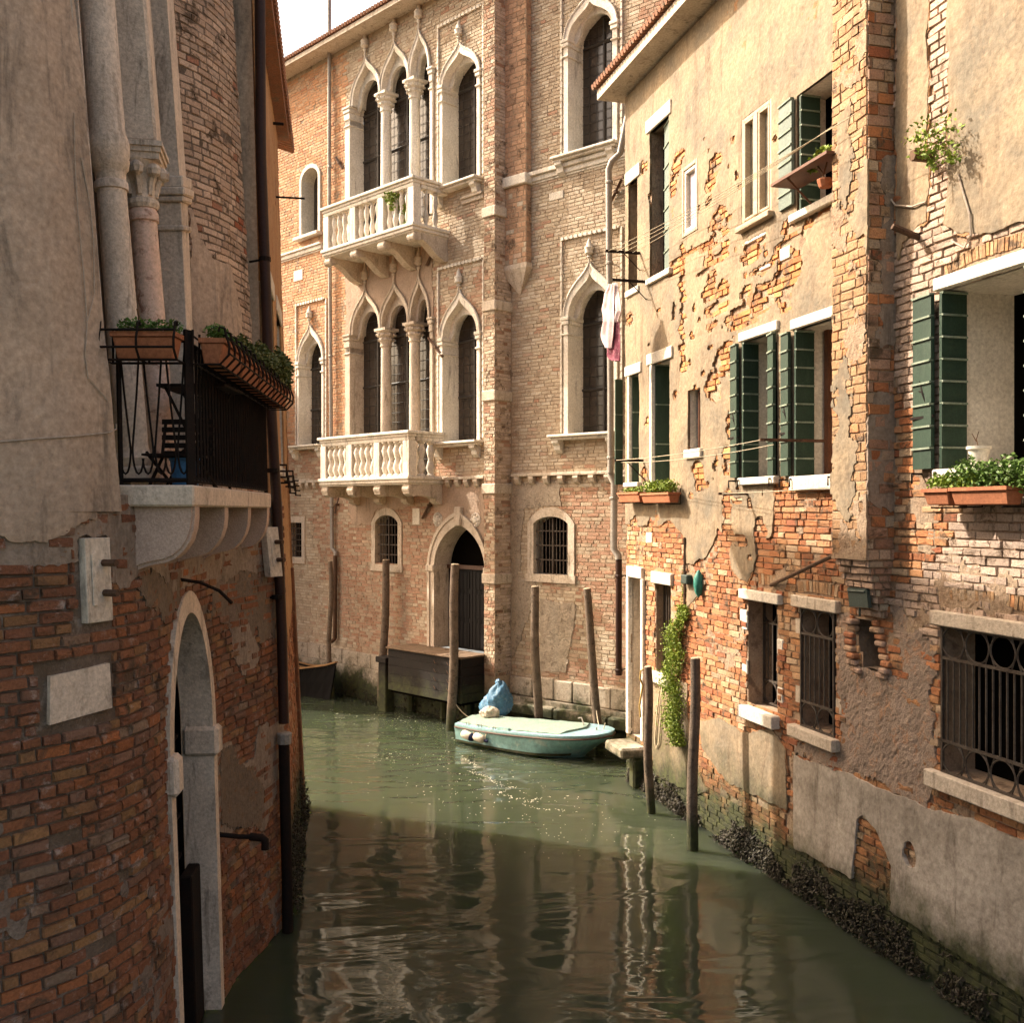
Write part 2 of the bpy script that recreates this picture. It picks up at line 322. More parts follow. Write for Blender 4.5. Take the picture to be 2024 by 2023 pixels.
def arch(kind, s0, s1, zb, zs, za, n=12):
    m = (s0+s1)/2; w_ = (s1-s0)/2; r = za-zs; half = []
    if kind == 'rect': return rect(s0, s1, zb, za)
    for i in range(n+1):
        t_ = i/n
        if kind == 'round': half.append((math.cos(t_*math.pi/2), math.sin(t_*math.pi/2)))
        elif kind == 'pointed':
            a = t_*math.acos(.42/1.42); R0 = 1.42; x = -.42+R0*math.cos(a); y = R0*math.sin(a); half.append((max(x, 0), y/(R0*math.sin(math.acos(.42/1.42)))))
        elif kind == 'seg':
            half.append((1-t_, math.sqrt(max(0, 1-(1-t_)**2*.75))*2-1))
        elif kind == 'ogee':
            if t_ < .66:
                q = t_/.66; P0, P1, P2, P3 = (1, 0), (1, .30), (.80, .50), (.46, .68)
            else:
                q = (t_-.66)/.34; P0, P1, P2, P3 = (.46, .68), (.24, .79), (.07, .86), (0, 1)
            c = [(1-q)**3, 3*q*(1-q)**2, 3*q*q*(1-q), q**3]; half.append(tuple(c[0]*P0[j]+c[1]*P1[j]+c[2]*P2[j]+c[3]*P3[j] for j in (0, 1)))
        elif kind == 'trefoil':
            if t_ < .45: q = t_/.45; half.append((1-.30*math.sin(q*math.pi/2)*1.0+.0, .42*q))
            else: q = (t_-.45)/.55; a = q*math.pi/2; half.append((.70*math.cos(a), .42+.58*math.sin(a)))
    L_ = [(m-w_*x, zs+r*y) for x, y in half]; R2 = [(m+w_*x, zs+r*y) for x, y in half[::-1][1:]]
    return [(s0, zb)]+L_+R2+[(s1, zb)]
def band(mb, W, inn, out, df, db, depth):
    n = len(inn)
    for i in range(n-1):
        a, b_, c, e = inn[i], inn[i+1], out[i+1], out[i]
        mb.quad([W.P(*a, df), W.P(*b_, df), W.P(*c, df), W.P(*e, df)])
        mb.quad([W.P(*a, df), W.P(*a, -depth), W.P(*b_, -depth), W.P(*b_, df)])
        mb.quad([W.P(*e, df), W.P(*c, df), W.P(*c, db), W.P(*e, db)])
def fan(mb, W, poly, d): mb.quad([W.P(a, z, d) for a, z in poly])
def reveal(mb, W, poly, depth, close=True):
    n = len(poly)
    for i in range(n if close else n-1):
        a, b_ = poly[i], poly[(i+1) % n]; mb.quad([W.P(*a, 0), W.P(*b_, 0), W.P(*b_, -depth), W.P(*a, -depth)])
def opening(W, poly, block=None): W.op.append(poly); W.bl.append(block or poly)
def base_wall(W, s0, s1, z0, z1, name, m_, root, step=.07, d=0.):
    sb = {s0, s1}; zb = {z0, z1}
    for p in W.op:
        sb |= {min(q[0] for q in p), max(q[0] for q in p)}; zb |= {min(q[1] for q in p), max(q[1] for q in p)}
    def fill(bs, lo, hi):
        bs = sorted(x for x in bs if lo <= x <= hi); out = []
        for a, b_ in zip(bs[:-1], bs[1:]): n = max(1, int((b_-a)/step)); out += [a+(b_-a)*i/n for i in range(n)]
        return np.array(out+[bs[-1]])
    gs, gz = fill(sb, s0, s1), fill(zb, z0, z1)
    S, Z = np.meshgrid(gs, gz); V = W.arr(S, Z, np.full(S.shape, d)).reshape(-1, 3)
    cs, cz = np.meshgrid((gs[:-1]+gs[1:])/2, (gz[:-1]+gz[1:])/2); keep = np.ones(cs.shape, bool)
    for p in W.op: keep &= ~inpoly(p, cs, cz)
    j, i = np.nonzero(keep); n = len(gs); f = np.stack([j*n+i, j*n+i+1, (j+1)*n+i+1, (j+1)*n+i], -1)
    return part(name, (V, f), m_, root)
def plaster(W, s0, s1, z0, z1, step, field, thick, name, m_, root, amp=.006, nf=4., label=None, gs=None):
    """a coat lying on the bricks wherever field>0, with ragged edges of real thickness"""
    gs = np.arange(s0, s1+step, step); gz = np.arange(z0, z1+step, step); S, Z = np.meshgrid(gs, gz); f = field(S, Z)
    for p in W.op:
        near = sdf(p, S, Z); f = np.minimum(f, -near)
    gz_, gs_ = np.gradient(f, step); g2 = gs_**2+gz_**2+1e-6; mv = np.abs(f) < step*.9
    ds = np.where(mv, np.clip(-f*gs_/g2, -step*.48, step*.48), 0); dz = np.where(mv, np.clip(-f*gz_/g2, -step*.48, step*.48), 0)
    fc = (f[:-1, :-1]+f[1:, :-1]+f[:-1, 1:]+f[1:, 1:])/4; keep = fc > 0
    D = thick+amp*2*fbm(S*nf, Z*nf, 5)+amp*fbm(S*nf*5, Z*nf*5, 9)
    Dt = D-.10*thick*np.clip(1-f/(step*2), 0, 1)
    top = W.arr(S+ds, Z+dz, Dt).reshape(-1, 3); bot = W.arr(S+ds, Z+dz, np.zeros_like(S)-.004).reshape(-1, 3)
    n = len(gs); N0 = len(top); j, i = np.nonzero(keep); F_ = [np.stack([j*n+i, j*n+i+1, (j+1)*n+i+1, (j+1)*n+i], -1)]
    kp = np.pad(keep, 1)
    for (dj, di, a, b_) in ((-1, 0, (0, 0), (0, 1)), (1, 0, (1, 1), (1, 0)), (0, -1, (1, 0), (0, 0)), (0, 1, (0, 1), (1, 1))):
        e = keep & ~kp[1+dj:1+dj+keep.shape[0], 1+di:1+di+keep.shape[1]]; jj, ii = np.nonzero(e)
        A = (jj+a[0])*n+ii+a[1]; B = (jj+b_[0])*n+ii+b_[1]; F_.append(np.stack([A, B, B+N0, A+N0], -1))
    Fa = np.concatenate(F_); V = np.concatenate([top, bot]); used = np.unique(Fa); rm = np.full(len(V), -1); rm[used] = np.arange(len(used))
    return part(name, (V[used], rm[Fa]), m_, root, smooth=False, label=label)
def polyfield(polys, nz=.05, sc=3., seed=1, holes=(), quant=0):
    def f(S, Z):
        r = np.full(S.shape, -9.)
        for p in polys: r = np.maximum(r, sdf(p, S, Z))
        Sh, Zh = S, Z
        if quant: row = np.floor(Z/.074); Sq = (np.floor(S/.125+.5*(row % 2))+.5-.5*(row % 2))*.125; Sh = .45*S+.55*Sq; Zh = .3*Z+.7*(row+.5)*.074
        for (cs, cz, rs, rz) in holes: r = np.minimum(r, (np.hypot((Sh-cs)/rs, (Zh-cz)/rz)-1)*min(rs, rz))
        return r+nz*2*fbm(S*sc, Z*sc, seed)+nz*.8*fbm(S*sc*4, Z*sc*4, seed+3)+nz*.7*fbm(S*sc*9, Z*sc*9, seed+5, 2)
    return f
# unit bricks shared by all the single bricks
def brick_corners(j, inset):
    r = lambda: random.uniform(-j, j)
    b_ = [(-.5, 0, -.5), (.5, 0, -.5), (.5, 0, .5), (-.5, 0, .5)]
    return b_, [(x*(1-inset[0])+r()*.4, 1+r()*1.2, z*(1-inset[1])+r()) for x, _, z in b_]
UB = []
for i in range(14):
    b_, fr = brick_corners(.10, (.05, .14)); mid = [((fr[a][0]+fr[(a+1) % 4][0])/2, random.uniform(.75, 1.2), (fr[a][2]+fr[(a+1) % 4][2])/2+random.uniform(-.05, .05)) for a in range(4)]
    v = b_+fr+mid+[(random.uniform(-.1, .1), random.uniform(.85, 1.25), random.uniform(-.1, .1))]
    f = []
    for a in range(4):
        c = (a+1) % 4; f += [(a, c, 4+c, 8+a), (a, 8+a, 4+a), (4+a, 8+a, 12), (8+a, 4+c, 12)]
    me = bpy.data.meshes.new('brick'); me.from_pydata(v, [], f); UB.append(me)
def bricks(W, s0, s1, z0, z1, course, length, colf, root, n_parts=0, mk='brick', proud=.012, skip=None, joint=.011, miss=.01, jit=1., pit=None, kv=.2, vis=lambda p: True, name='brick'):
    rows = []; z = z0; r = 0
    while z < z1:
        hgt = course*random.uniform(.93, 1.07); a = s0-random.uniform(0, length)
        while a < s1:
            l = length*random.choice((1, 1, 1, .52, .5, .75))*random.uniform(.9, 1.08)
            rows.append((max(a, s0), min(a+l, s1), z, hgt)); a += l
        z += hgt; r += 1
    A = np.array(rows); K = 7; ts = np.linspace(.02, .98, K)
    SS = A[:, 0:1]+(A[:, 1:2]-A[:, 0:1])*ts; ZZ = (A[:, 2:3]+A[:, 3:4]*.5)+0*SS; ins = np.zeros(SS.shape, bool)
    for p in W.bl:
        q = np.array(p); 
        if q[:, 0].max() < s0 or q[:, 0].min() > s1: continue
        ins |= inpoly(p, SS, ZZ)
    if skip is not None: sk = skip(SS[:, K//2], ZZ[:, K//2])
    if pit is not None: sk = sk | (pit(SS[:, K//2], ZZ[:, K//2]) & (NR.rand(len(A)) < .3))
    else: sk = np.zeros(len(A), bool)
    items = []
    for i in range(len(A)):
        if sk[i] or random.random() < miss: continue
        a, b_, z, h_ = A[i]
        if ins[i].any():
            if ins[i].all(): continue
            ok = [k for k in range(K) if not ins[i, k]]; a, b_ = A[i, 0]+(A[i, 1]-A[i, 0])*ts[ok[0]], A[i, 0]+(A[i, 1]-A[i, 0])*ts[ok[-1]]
        if b_-a < .03: continue
        items.append((a, b_, z, h_))
    sizes = []
    for (a, b_, z, h_) in items:
        p = W.P((a+b_)/2, z, 0); q0 = W.P(a, z, 0); q1 = W.P(b_, z, 0); u = CX+F*p.x/p.y; v = CY-F*(p.z-H)/p.y
        wpx = abs(q1.x/q1.y-q0.x/q0.y)*F; inside = 80 < u < 1940 and 310 < v < 1708 and vis(p)
        sizes.append((wpx*h_/p.y*F if inside else -1))
    order = sorted(range(len(items)), key=lambda i: -sizes[i]); single = set(i for i in order[:n_parts] if sizes[i] > 0)
    mb = MB(); V = mb.v; Fc = mb.f
    for i, (a, b_, z, h_) in enumerate(items):
        c = colf((a+b_)/2, z); k = random.uniform(1-kv, 1+kv); c = tuple(min(.9, x*k) for x in c); pr = proud*random.uniform(.45, 1.5)
        jz = joint*.5
        if i in single:
            e, n = W.frame((a+b_)/2); ctr = W.P((a+b_)/2, z+h_/2, -.003); me = UB[random.randrange(len(UB))]
            if not me.materials: me.materials.append(M[mk+'_obj'])
            o = bpy.data.objects.new(name, me); C.objects.link(o)
            if mk+'_obj' != me.materials[0].name.replace('aged_brick', 'brick').replace('salty_brick', 'salt').replace('lime_smeared_brick', 'pale'):
                o.material_slots[0].link = 'OBJECT'; o.material_slots[0].material = M[mk+'_obj']
            q0 = W.P(a+jz, z, 0); q1 = W.P(b_-jz, z, 0); ee = (q1-q0); rot = random.uniform(-.03, .03)
            Mx = Matrix(((ee.x, n.x*(pr+.003), 0, ctr.x), (ee.y, n.y*(pr+.003), 0, ctr.y), (rot*ee.length*.5, 0, h_-joint, ctr.z), (0, 0, 0, 1)))
            o.parent = root; o.matrix_basis = Matrix.Translation(-wloc(root)) @ Mx; o.color = (*c, 1)
        else:
            i0 = .004; j = lambda: random.uniform(-.0035, .0035)*jit; n0 = len(V)
            tilt = random.uniform(-.004, .004)*jit
            for (x, y) in ((a+jz, z+jz+tilt), (b_-jz, z+jz-tilt), (b_-jz, z+h_-jz-tilt), (a+jz, z+h_-jz+tilt)): V.append((x, y, -.004))
            for (x, y) in ((a+jz+i0, z+jz+i0+tilt), (b_-jz-i0, z+jz+i0-tilt), (b_-jz-i0, z+h_-jz-i0-tilt), (a+jz+i0, z+h_-jz-i0+tilt)): V.append((x+j(), y+j(), pr+j()*.7))
            Fc.append((n0+4, n0+5, n0+6, n0+7))
            for k_ in range(4): q = (k_+1) % 4; Fc.append((n0+k_, n0+q, n0+4+q, n0+4+k_))
            mb.c += [(*c, 1)]*20
    if Fc:
        arr = np.array(V); mb.v = [tuple(p) for p in W.arr(arr[:, 0], arr[:, 1], arr[:, 2])]; mb.m = [0]*len(Fc)
        part(name+'work', mb, mk+'_attr', root, kind='stuff')
def pick(*pal):
    tot = sum(p[0] for p in pal)
    def f():
        r = random.random()*tot
        for wt, c in pal:
            r -= wt
            if r <= 0: return c
        return pal[-1][1]
    return f
BUFF = pick((5, (.425, .355, .265)), (4, (.385, .31, .228)), (2, (.46, .395, .31)), (.7, (.40, .29, .215)), (.25, (.35, .21, .145)))
ORANGE = pick((4, (.50, .275, .15)), (3, (.46, .235, .12)), (3, (.52, .33, .20)), (.7, (.39, .18, .095)))
RUST = pick((4, (.34, .205, .14)), (3, (.305, .175, .115)), (2, (.38, .275, .195)), (2, (.37, .295, .215)))
REDR = pick((5, (.345, .145, .062)), (4, (.30, .115, .050)), (3, (.37, .19, .095)), (1.2, (.40, .27, .165)), (1, (.28, .10, .05)))
PALER = pick((4, (.38, .235, .13)), (4, (.35, .175, .08)), (2, (.40, .29, .19)), (1, (.43, .18, .075)))
PEACH = pick((5, (.335, .205, .11)), (3, (.31, .18, .092)), (2, (.355, .24, .14)), (1, (.42, .20, .09)))
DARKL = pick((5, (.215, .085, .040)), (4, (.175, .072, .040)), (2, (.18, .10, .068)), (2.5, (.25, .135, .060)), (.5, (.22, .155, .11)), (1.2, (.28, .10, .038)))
ROUNDL = pick((6, (.48, .35, .26)), (3, (.43, .30, .215)), (.4, (.33, .16, .10)))

# ================================================================== WATER
mb = MB(); mb.quad([(-120, -60, 0), (120, -60, 0), (120, 160, 0), (-120, 160, 0)])
o = part('canal_water', mb, 'water'); o['kind'] = 'structure'

# ================================================================== PALAZZO (far side of the canal bend)
PA = Plane((-.26, 19.71), (.705, -.709), (-.709, -.705))        # main front, s = 0 at the corner pier, negative to the left
PB = Plane((-.02, 19.95), (.755, -.656), (-.656, -.755))        # wing right of the pier
pal = thing('palazzo', 'large pale brick gothic palazzo with two stone balconies and pointed windows facing the bend', 'palazzo', (-3, 23, 0))
T2 = tpx(520, 300); T2b = tpx(520, 760); T2c = tpx(520, 1220); T3 = tpx(980, 300); T3b = tpx(980, 760); T3c = tpx(980, 1220)
T4 = tpx(1450, 300); T4b = tpx(1450, 760); T4c = tpx(1450, 1220); T1 = tpx(70, 300); T1b = tpx(70, 760); T1c = tpx(70, 1220)
def lattice(mb, W, poly, d, ns, nz, r=.006, thick=()):
    s0 = min(p[0] for p in poly); s1 = max(p[0] for p in poly); z0 = min(p[1] for p in poly); z1 = max(p[1] for p in poly)
    def seg(pa, pb, rr):
        ok = inpoly(poly, np.linspace(pa[0], pb[0], 40), np.linspace(pa[1], pb[1], 40)); ix = np.nonzero(ok)[0]
        if len(ix) > 1:
            t0, t1 = ix[0]/39, ix[-1]/39; q = lambda t_: (pa[0]+(pb[0]-pa[0])*t_, pa[1]+(pb[1]-pa[1])*t_)
            mb.tube([W.P(*q(t0), d), W.P(*q(t1), d)], rr, 4)
    for i in range(1, ns): seg((s0+(s1-s0)*i/ns, z0+.01), (s0+(s1-s0)*i/ns, z1), r)
    for i in range(1, nz): seg((s0, z0+(z1-z0)*i/nz), (s1, z0+(z1-z0)*i/nz), r)
    for zz in thick: seg((s0, zz), (s1, zz), .03)
    m = (s0+s1)/2; seg((m, z0+.01), (m, z1), .026)
def gothic(W, s0, s1, zb, zs, za, root, depth=.40, b=.075, name='gothic_window', mould=True, sill=True, sill_ext=.18, finial=True, transoms=(), m='stone'):
    inn = arch('ogee', s0+b, s1-b, zb, zs, za-b*2.2, 14); out = arch('ogee', s0, s1, zb, zs, za, 14)
    opening(W, arch('ogee', s0+b*.5, s1-b*.5, zb, zs, za-b*1.2, 14), out)
    mb = MB(); band(mb, W, inn, out, .045, -.02, depth)
    # roll moulding along the arch
    for k in range(1, len(out)-2): pass
    mb.tube([W.P(*p, .05) for p in out[1:-1]], .022, 5, cap=False)
    win = part(name, mb, m, root)
    # cusped inner arch set back in the reveal
    zi = zs+(za-zs)*.10; tre = arch('trefoil', s0+b+.001, s1-b-.001, zb, zi-.15, zs+(za-zs)*.50, 14)
    inn2 = arch('ogee', s0+b, s1-b, zb, zs, za-b*2.2, 14); mb = MB(); band(mb, W, tre, inn2, -.13, -.20, .20)
    part('cusped_arch', mb, m, win)
    pane_poly = arch('round', s0+b, s1-b, zb, zs, zs+(za-zs)*.62, 10); mb = MB(); fan(mb, W, pane_poly, -depth+.03); part('pane', mb, 'glass', win)
    mb = MB(); lattice(mb, W, pane_poly, -depth+.05, 6, 15, .0055, transoms); part('lattice', mb, 'lead', win)
    for (a, bb) in ((s0-.02, s0+b+.015), (s1-b-.015, s1+.02)):
        mb = MB()
        for (z0_, z1_, e_) in ((-.02, .05, .03), (-.10, -.02, .015), (-.30, -.26, .015)): mb.wbox(W, a-e_, bb+e_, zs+z0_, zs+z1_, -depth+.06, .06+e_)
        part('capital', mb, m, win, bevel=.012)
    if finial:
        mb = MB(); c = W.P((s0+s1)/2, za-.03, .06)
        mb.lathe(c, (0, 0, 1), [(0, .02), (.07, .022), (.10, .05), (.13, .03), (.17, .085), (.22, .075), (.27, .09), (.31, .055), (.40, .03), (.45, .006)], 8); part('finial', mb, m, win, smooth=True)
    if sill:
        mb = MB(); mb.wbox(W, s0-sill_ext, s1+.08, zb-.05, zb, -.1, .26); mb.wbox(W, s0-sill_ext+.03, s1+.05, zb-.10, zb-.05, -.05, .20)
        part('sill', mb, m, win, bevel=.012)
        for a in (s0-sill_ext+.07, s1-.16):
            mb = MB(); prof = [(0, -.10), (.19, -.10), (.19, -.15), (.13, -.20), (.11, -.28), (.03, -.34), (0, -.34)]
            mb.prism(prof, lambda d, z: W.P(a, zb+z, d), lambda d, z: W.P(a+.15, zb+z, d)); part('sill_bracket', mb, m, win, bevel=.008)
    if mould:
        mb = MB(); L_, R2, t_ = s0-.07, s1+.09, za+.52
        for i in range(int((R2-L_)/.11)):                # dentilled rope moulding
            a = L_+i*.11; mb.wbox(W, a, a+.06, t_-.03, t_+.03, 0, .055); mb.wbox(W, a+.06, a+.11, t_-.018, t_+.018, 0, .045)
        for i in range(int((t_-zb)/.13)):
            z = zb+.05+i*.13
            for a in (L_, R2): mb.wbox(W, a-.02, a+.02, z, z+.08, 0, .045); mb.wbox(W, a-.014, a+.014, z+.08, z+.13, 0, .035)
        part('moulding', mb, m, win)
    return win
def zat(W, u, v, d=0): return W.uv(u, v, d)[1]
def sat(W, u, d=0): return W.uv(u, 1011, d)[0]
A1 = (sat(PA, 590), sat(PA, 642)); zsA = zat(PA, 616, 880); zspA = zat(PA, 616, 716); zapA = zat(PA, 616, 639)
gothic(PA, A1[0], A1[1], zsA, zspA, zapA, pal, .36, transoms=(zspA-.1, zspA-1.1))
A2 = (sat(PA, 872), sat(PA, 951)); z_s2 = zat(PA, 911, 873); z_p2 = zat(PA, 911, 667); z_a2 = zat(PA, 911, 572)
gothic(PA, A2[0], A2[1], z_s2, z_p2, z_a2, pal, .44, .085, transoms=(z_p2, z_p2-1.15), sill_ext=.15)
B1 = (sat(PB, 1117), sat(PB, 1222)); z_sb = zat(PB, 1165, 857); z_pb = zat(PB, 1165, 625); z_ab = zat(PB, 1165, 517)
gothic(PB, B1[0], B1[1], z_sb, z_pb, z_ab, pal, .46, .10, transoms=(z_pb-.05, z_pb-1.3), sill_ext=.25)
DZ = zat(PA, 905, 366)-z_s2                               # one storey
gothic(PA, A2[0], A2[1], z_s2+DZ, z_p2+DZ, z_a2+DZ-.2, pal, .44, .085, transoms=(z_p2+DZ,), sill_ext=.15)
gothic(PB, B1[0], B1[1], z_sb+DZ, z_pb+DZ, z_ab+DZ-.2, pal, .46, .10, sill=True, transoms=(z_pb+DZ,))
# arched white window of the top floor, left
a0, a1 = sat(PA, 594), sat(PA, 635); zb_ = zat(PA, 615, 464); zt_ = zat(PA, 615, 324)
inn = arch('round', a0+.09, a1-.09, zb_, zt_-.38, zt_-.10); out = arch('round', a0, a1, zb_, zt_-.38, zt_); opening(PA, arch('round', a0+.05, a1-.05, zb_, zt_-.38, zt_-.06), out)
mb = MB(); band(mb, PA, inn, out, .04, -.02, .34); win = part('arched_window', mb, 'white', pal)
mb = MB(); fan(mb, PA, inn, -.33); part('pane', mb, 'glass', win)
mb = MB(); mb.wbox(PA, a1-.13, a1-.10, zb_+.02, zt_-.40, -.30, -.02); part('shutter', mb, 'green', win)
mb = MB(); mb.wbox(PA, a0-.10, a1+.05, zb_-.08, zb_, -.05, .17); part('sill', mb, 'stone', win, bevel=.01)
# ---- triple windows with columns
def triple(z_sill, zsp, zap, m2, nm):
    L0, R0 = sat(PA, 684.4), sat(PA, 858); cs = [L0+.20, sat(PA, 754), sat(PA, 810.5), R0-.10]
    # openings between the supports
    win = None; mb = MB(); outs = []
    for k in range(3):
        a, b_ = (cs[k]+(.0 if k == 0 else .0)), cs[k+1]; inn = arch('ogee', a+(.06 if k else .10), b_-.06, zsp-.02, zsp, zap-.10, 14); out = arch('ogee', a-.02 if k else a+.02, b_+.02 if k < 2 else b_, zsp-.02, zsp, zap+.05, 14)
        outs.append((inn, out)); band(mb, PA, inn, out, .045, .0, .34); mb.tube([PA.P(*p, .05) for p in out[1:-1]], .02, 5, cap=False)
        big = [(a-.05, z_sill-1.05), (a-.05, zsp)]+arch('ogee', a+.02, b_-.02, zsp, zsp, zap-.04, 14)[1:-1]+[(b_+.05, zsp), (b_+.05, z_sill-1.05)]
        blk = [(a-.16, z_sill-1.05), (a-.16, zsp)]+out[1:-1]+[(b_+.12, zsp), (b_+.12, z_sill-1.05)]; opening(PA, big, blk)
    win = part(nm, mb, m2, pal)
    for k in range(3):
        inn, out = outs[k]; a, b_ = inn[0][0], inn[-1][0]; mb = MB(); tre = arch('trefoil', a+.001, b_-.001, zsp-.02, zsp-.12, zsp+(zap-zsp)*.5, 14)
        band(mb, PA, tre, inn, -.10, -.17, .17); part('cusped_arch', mb, m2, win)
        pp = arch('round', cs[k]-.02, cs[k+1]+.02, z_sill-1.0, zsp, zsp+.55*(zap-zsp), 8); mb = MB(); fan(mb, PA, pp, -.36); part('pane', mb, 'glass', win)
        mb = MB(); lattice(mb, PA, pp, -.34, 5, 18, .0055, (zsp-.15, zsp-1.2)); part('lattice', mb, 'lead', win)
    for (a, b_) in ((L0, L0+.20), (R0-.10, R0)):
        mb = MB(); mb.wbox(PA, a, b_, z_sill-1.0, zsp-.30, -.36, .045); part('pier', mb, m2, win, bevel=.01)
        mb = MB()
        for (z0_, z1_, e_) in ((-.05, .0, .05), (-.14, -.05, .03), (-.30, -.14, .012), (-.46, -.42, .02)): mb.wbox(PA, a-e_, b_+e_, zsp+z0_, zsp+z1_, -.34, .05+e_)
        mb.wbox(PA, a, b_, zsp-.42, zsp-.30, -.36, .045); part('capital', mb, m2, win, bevel=.012)
    for a in cs[1:3]:
        mb = MB(); base = PA.P(a, z_sill-1.0, -.13); hh = zsp-.36-z_sill+1.0
        mb.lathe(base, (0, 0, 1), [(0, .17), (.1, .17), (.14, .14), (.2, .125), (hh*.5, .122), (hh-.05, .112), (hh-.04, .135), (hh-.01, .135), (hh, .12)], 14); part('column', mb, m2, win, smooth=True)
        mb = MB(); mb.lathe(PA.P(a, zsp-.37, -.13), (0, 0, 1), [(0, .12), (.05, .13), (.09, .145), (.10, .17), (.14, .165), (.17, .15), (.20, .20), (.24, .205), (.26, .185), (.29, .22), (.31, .235)], 16)
        for k in range(10):                               # carved leaf tips
            th = k/10*2*math.pi
            for (hz, rr, sz) in ((.12, .175, .03), (.23, .21, .035)):
                q = PA.P(a, zsp-.37+hz, -.13)+Vector((math.cos(th+hz*9)*rr, math.sin(th+hz*9)*rr, 0)); mb.lathe(q-Vector((0, 0, sz)), (0, 0, 1), [(0, .008), (sz*.6, sz*.8), (sz*1.4, sz*.7), (sz*1.8, .008)], 5)
        mb.wbox(PA, a-.19, a+.19, zsp-.06, zsp, -.34, .06); part('capital', mb, m2, win)
    for (inn, out) in outs:
        mb = MB(); mx = (inn[0][0]+inn[-1][0])/2; c = PA.P(mx, zap+.02, .05)
        mb.lathe(c, (0, 0, 1), [(0, .02), (.12, .02), (.17, .05), (.2, .03), (.25, .10), (.32, .09), (.37, .10), (.43, .05), (.55, .028), (.68, .01)], 8); part('finial', mb, m2, win, smooth=True)
    return win
z_spT = zat(PA, 771, 645); z_apT = zat(PA, 769, 563); z_silT = zat(PA, 771, 857)
triple(z_silT, z_spT, z_apT, 'stone_dirty', 'triple_window')
triple(zat(PA, 790, 352), z_spT+DZ, z_apT+DZ, 'stone', 'triple_window')
# ---- balconies
def bal_profile(h): return [(0, .055), (.05*h, .055), (.07*h, .035), (.14*h, .045), (.26*h, .062), (.36*h, .05), (.48*h, .032), (.52*h, .032), (.66*h, .05), (.76*h, .058), (.88*h, .042), (.93*h, .035), (.95*h, .055), (h, .055)]
def balcony(cFL, cFR, rail_v, slab_v, lab, nb, squat, proj):
    sL, zr = PA.uv(cFL, rail_v[0], proj); sR, zr2 = PA.uv(cFR, rail_v[1], proj); zt = (zr+zr2)/2
    zs_ = (PA.uv(cFL, slab_v[0], proj)[1]+PA.uv(cFR, slab_v[1], proj)[1])/2
    mb = MB(); mb.wbox(PA, sL-.03, sR+.03, zs_-.07, zs_, -.05, proj+.03); mb.wbox(PA, sL, sR, zs_-.14, zs_-.07, -.05, proj); mb.wbox(PA, sL+.03, sR-.03, zs_-.17, zs_-.14, -.05, proj-.03)
    bal = part('balcony', mb, 'stone', pal, bevel=.012, label=lab)
    mb = MB(); w2 = .12
    for (a, b_, d0, d1) in ((sL, sR, proj-.22, proj), (sL, sL+.22, -.05, proj-.222), (sR-.22, sR, -.05, proj-.222)):
        mb.wbox(PA, a-.04, b_+.04, zt-.06, zt, d0-.04 if d0 > 0 else d0, d1+.04 if d0 > 0 else d1); mb.wbox(PA, a, b_, zt-.12, zt-.06, d0, d1)
        mb.wbox(PA, a+.02, b_-.02, zt-.20, zt-.12, d0+.02, d1-.02)
    part('handrail', mb, 'stone', bal, bevel=.01)
    zb2, zt2 = zs_, zt-.20; hh = zt2-zb2; n = 3; pw = .20
    ps = [sL+.01+i*(sR-sL-pw-.02)/n for i in range(n+1)]
    for i, a in enumerate(ps):
        mb = MB(); mb.wbox(PA, a, a+pw, zb2, zt2, proj-.21, proj-.02); part('balcony_pier', mb, 'stone', bal, bevel=.008)
    rb = ((sR-sL-pw-.02)/n-pw)/nb*.47
    me = MB(); me.lathe((0, 0, 0), (0, 0, 1), bal_profile(hh) if not squat else [(0, .085), (.04*hh, .085), (.08*hh, .05), (.25*hh, rb), (.42*hh, .06), (.5*hh, .045), (.58*hh, .06), (.75*hh, rb), (.92*hh, .05), (.96*hh, .085), (hh, .085)], 10)
    first = None; spots = []
    for i in range(n):
        g0, g1 = ps[i]+pw, ps[i+1]
        for k in range(nb): spots.append((g0+(g1-g0)*(k+.5)/nb, proj-.115))
    for a in (sL+.11, sR-.11):
        for k in range(1, 3): spots.append((a, (proj-.2)*k/3+.03))
    for a, d in spots:
        p = PA.P(a, zb2, d)
        if first is None: first = part('baluster', me, 'stone', bal, smooth=True); o = first
        else:
            o = first.copy(); C.objects.link(o); o.parent = bal
        o.location = p
    for i in range(4):
        a = sL+.04+i*(sR-sL-.28)/3; mb = MB(); pj = proj-.06; z0 = zs_-.17
        if not squat: prof = [(0, 0), (pj, 0), (pj+.02, -.06), (pj, -.15), (pj-.10, -.17), (pj-.22, -.12), (pj-.36, -.19), (pj-.50, -.30), (pj-.64, -.40), (.08, -.46), (0, -.46)]
        else: prof = [(0, 0), (pj, 0), (pj+.03, -.08), (pj, -.19), (pj-.10, -.24), (pj-.30, -.22), (pj-.50, -.24), (.20, -.28), (.20, -.34), (.10, -.40), (0, -.40)]
        prof = [(max(d, 0), z) for d, z in prof]
        mb.prism(prof, lambda d, z: PA.P(a, z0+z, d), lambda d, z: PA.P(a+.20, z0+z, d))
        mb.lathe(PA.P(a-.015, z0-.09, pj-.06), PA.e, [(0, .085), (.03, .095), (.2, .095), (.23, .085)], 10)
        part('bracket', mb, 'stone_dirty', bal, bevel=.01)
    return sL, sR, zs_, zt
bu = balcony(636.5, 816.5, (410, 347), (494, 438.5), 'upper stone balcony with slender vase balusters', 4, False, .95)
bl_ = balcony(631, 807, (866, 849.5), (946, 941), 'lower stone balcony with squat double baluster openings', 4, True, .95)
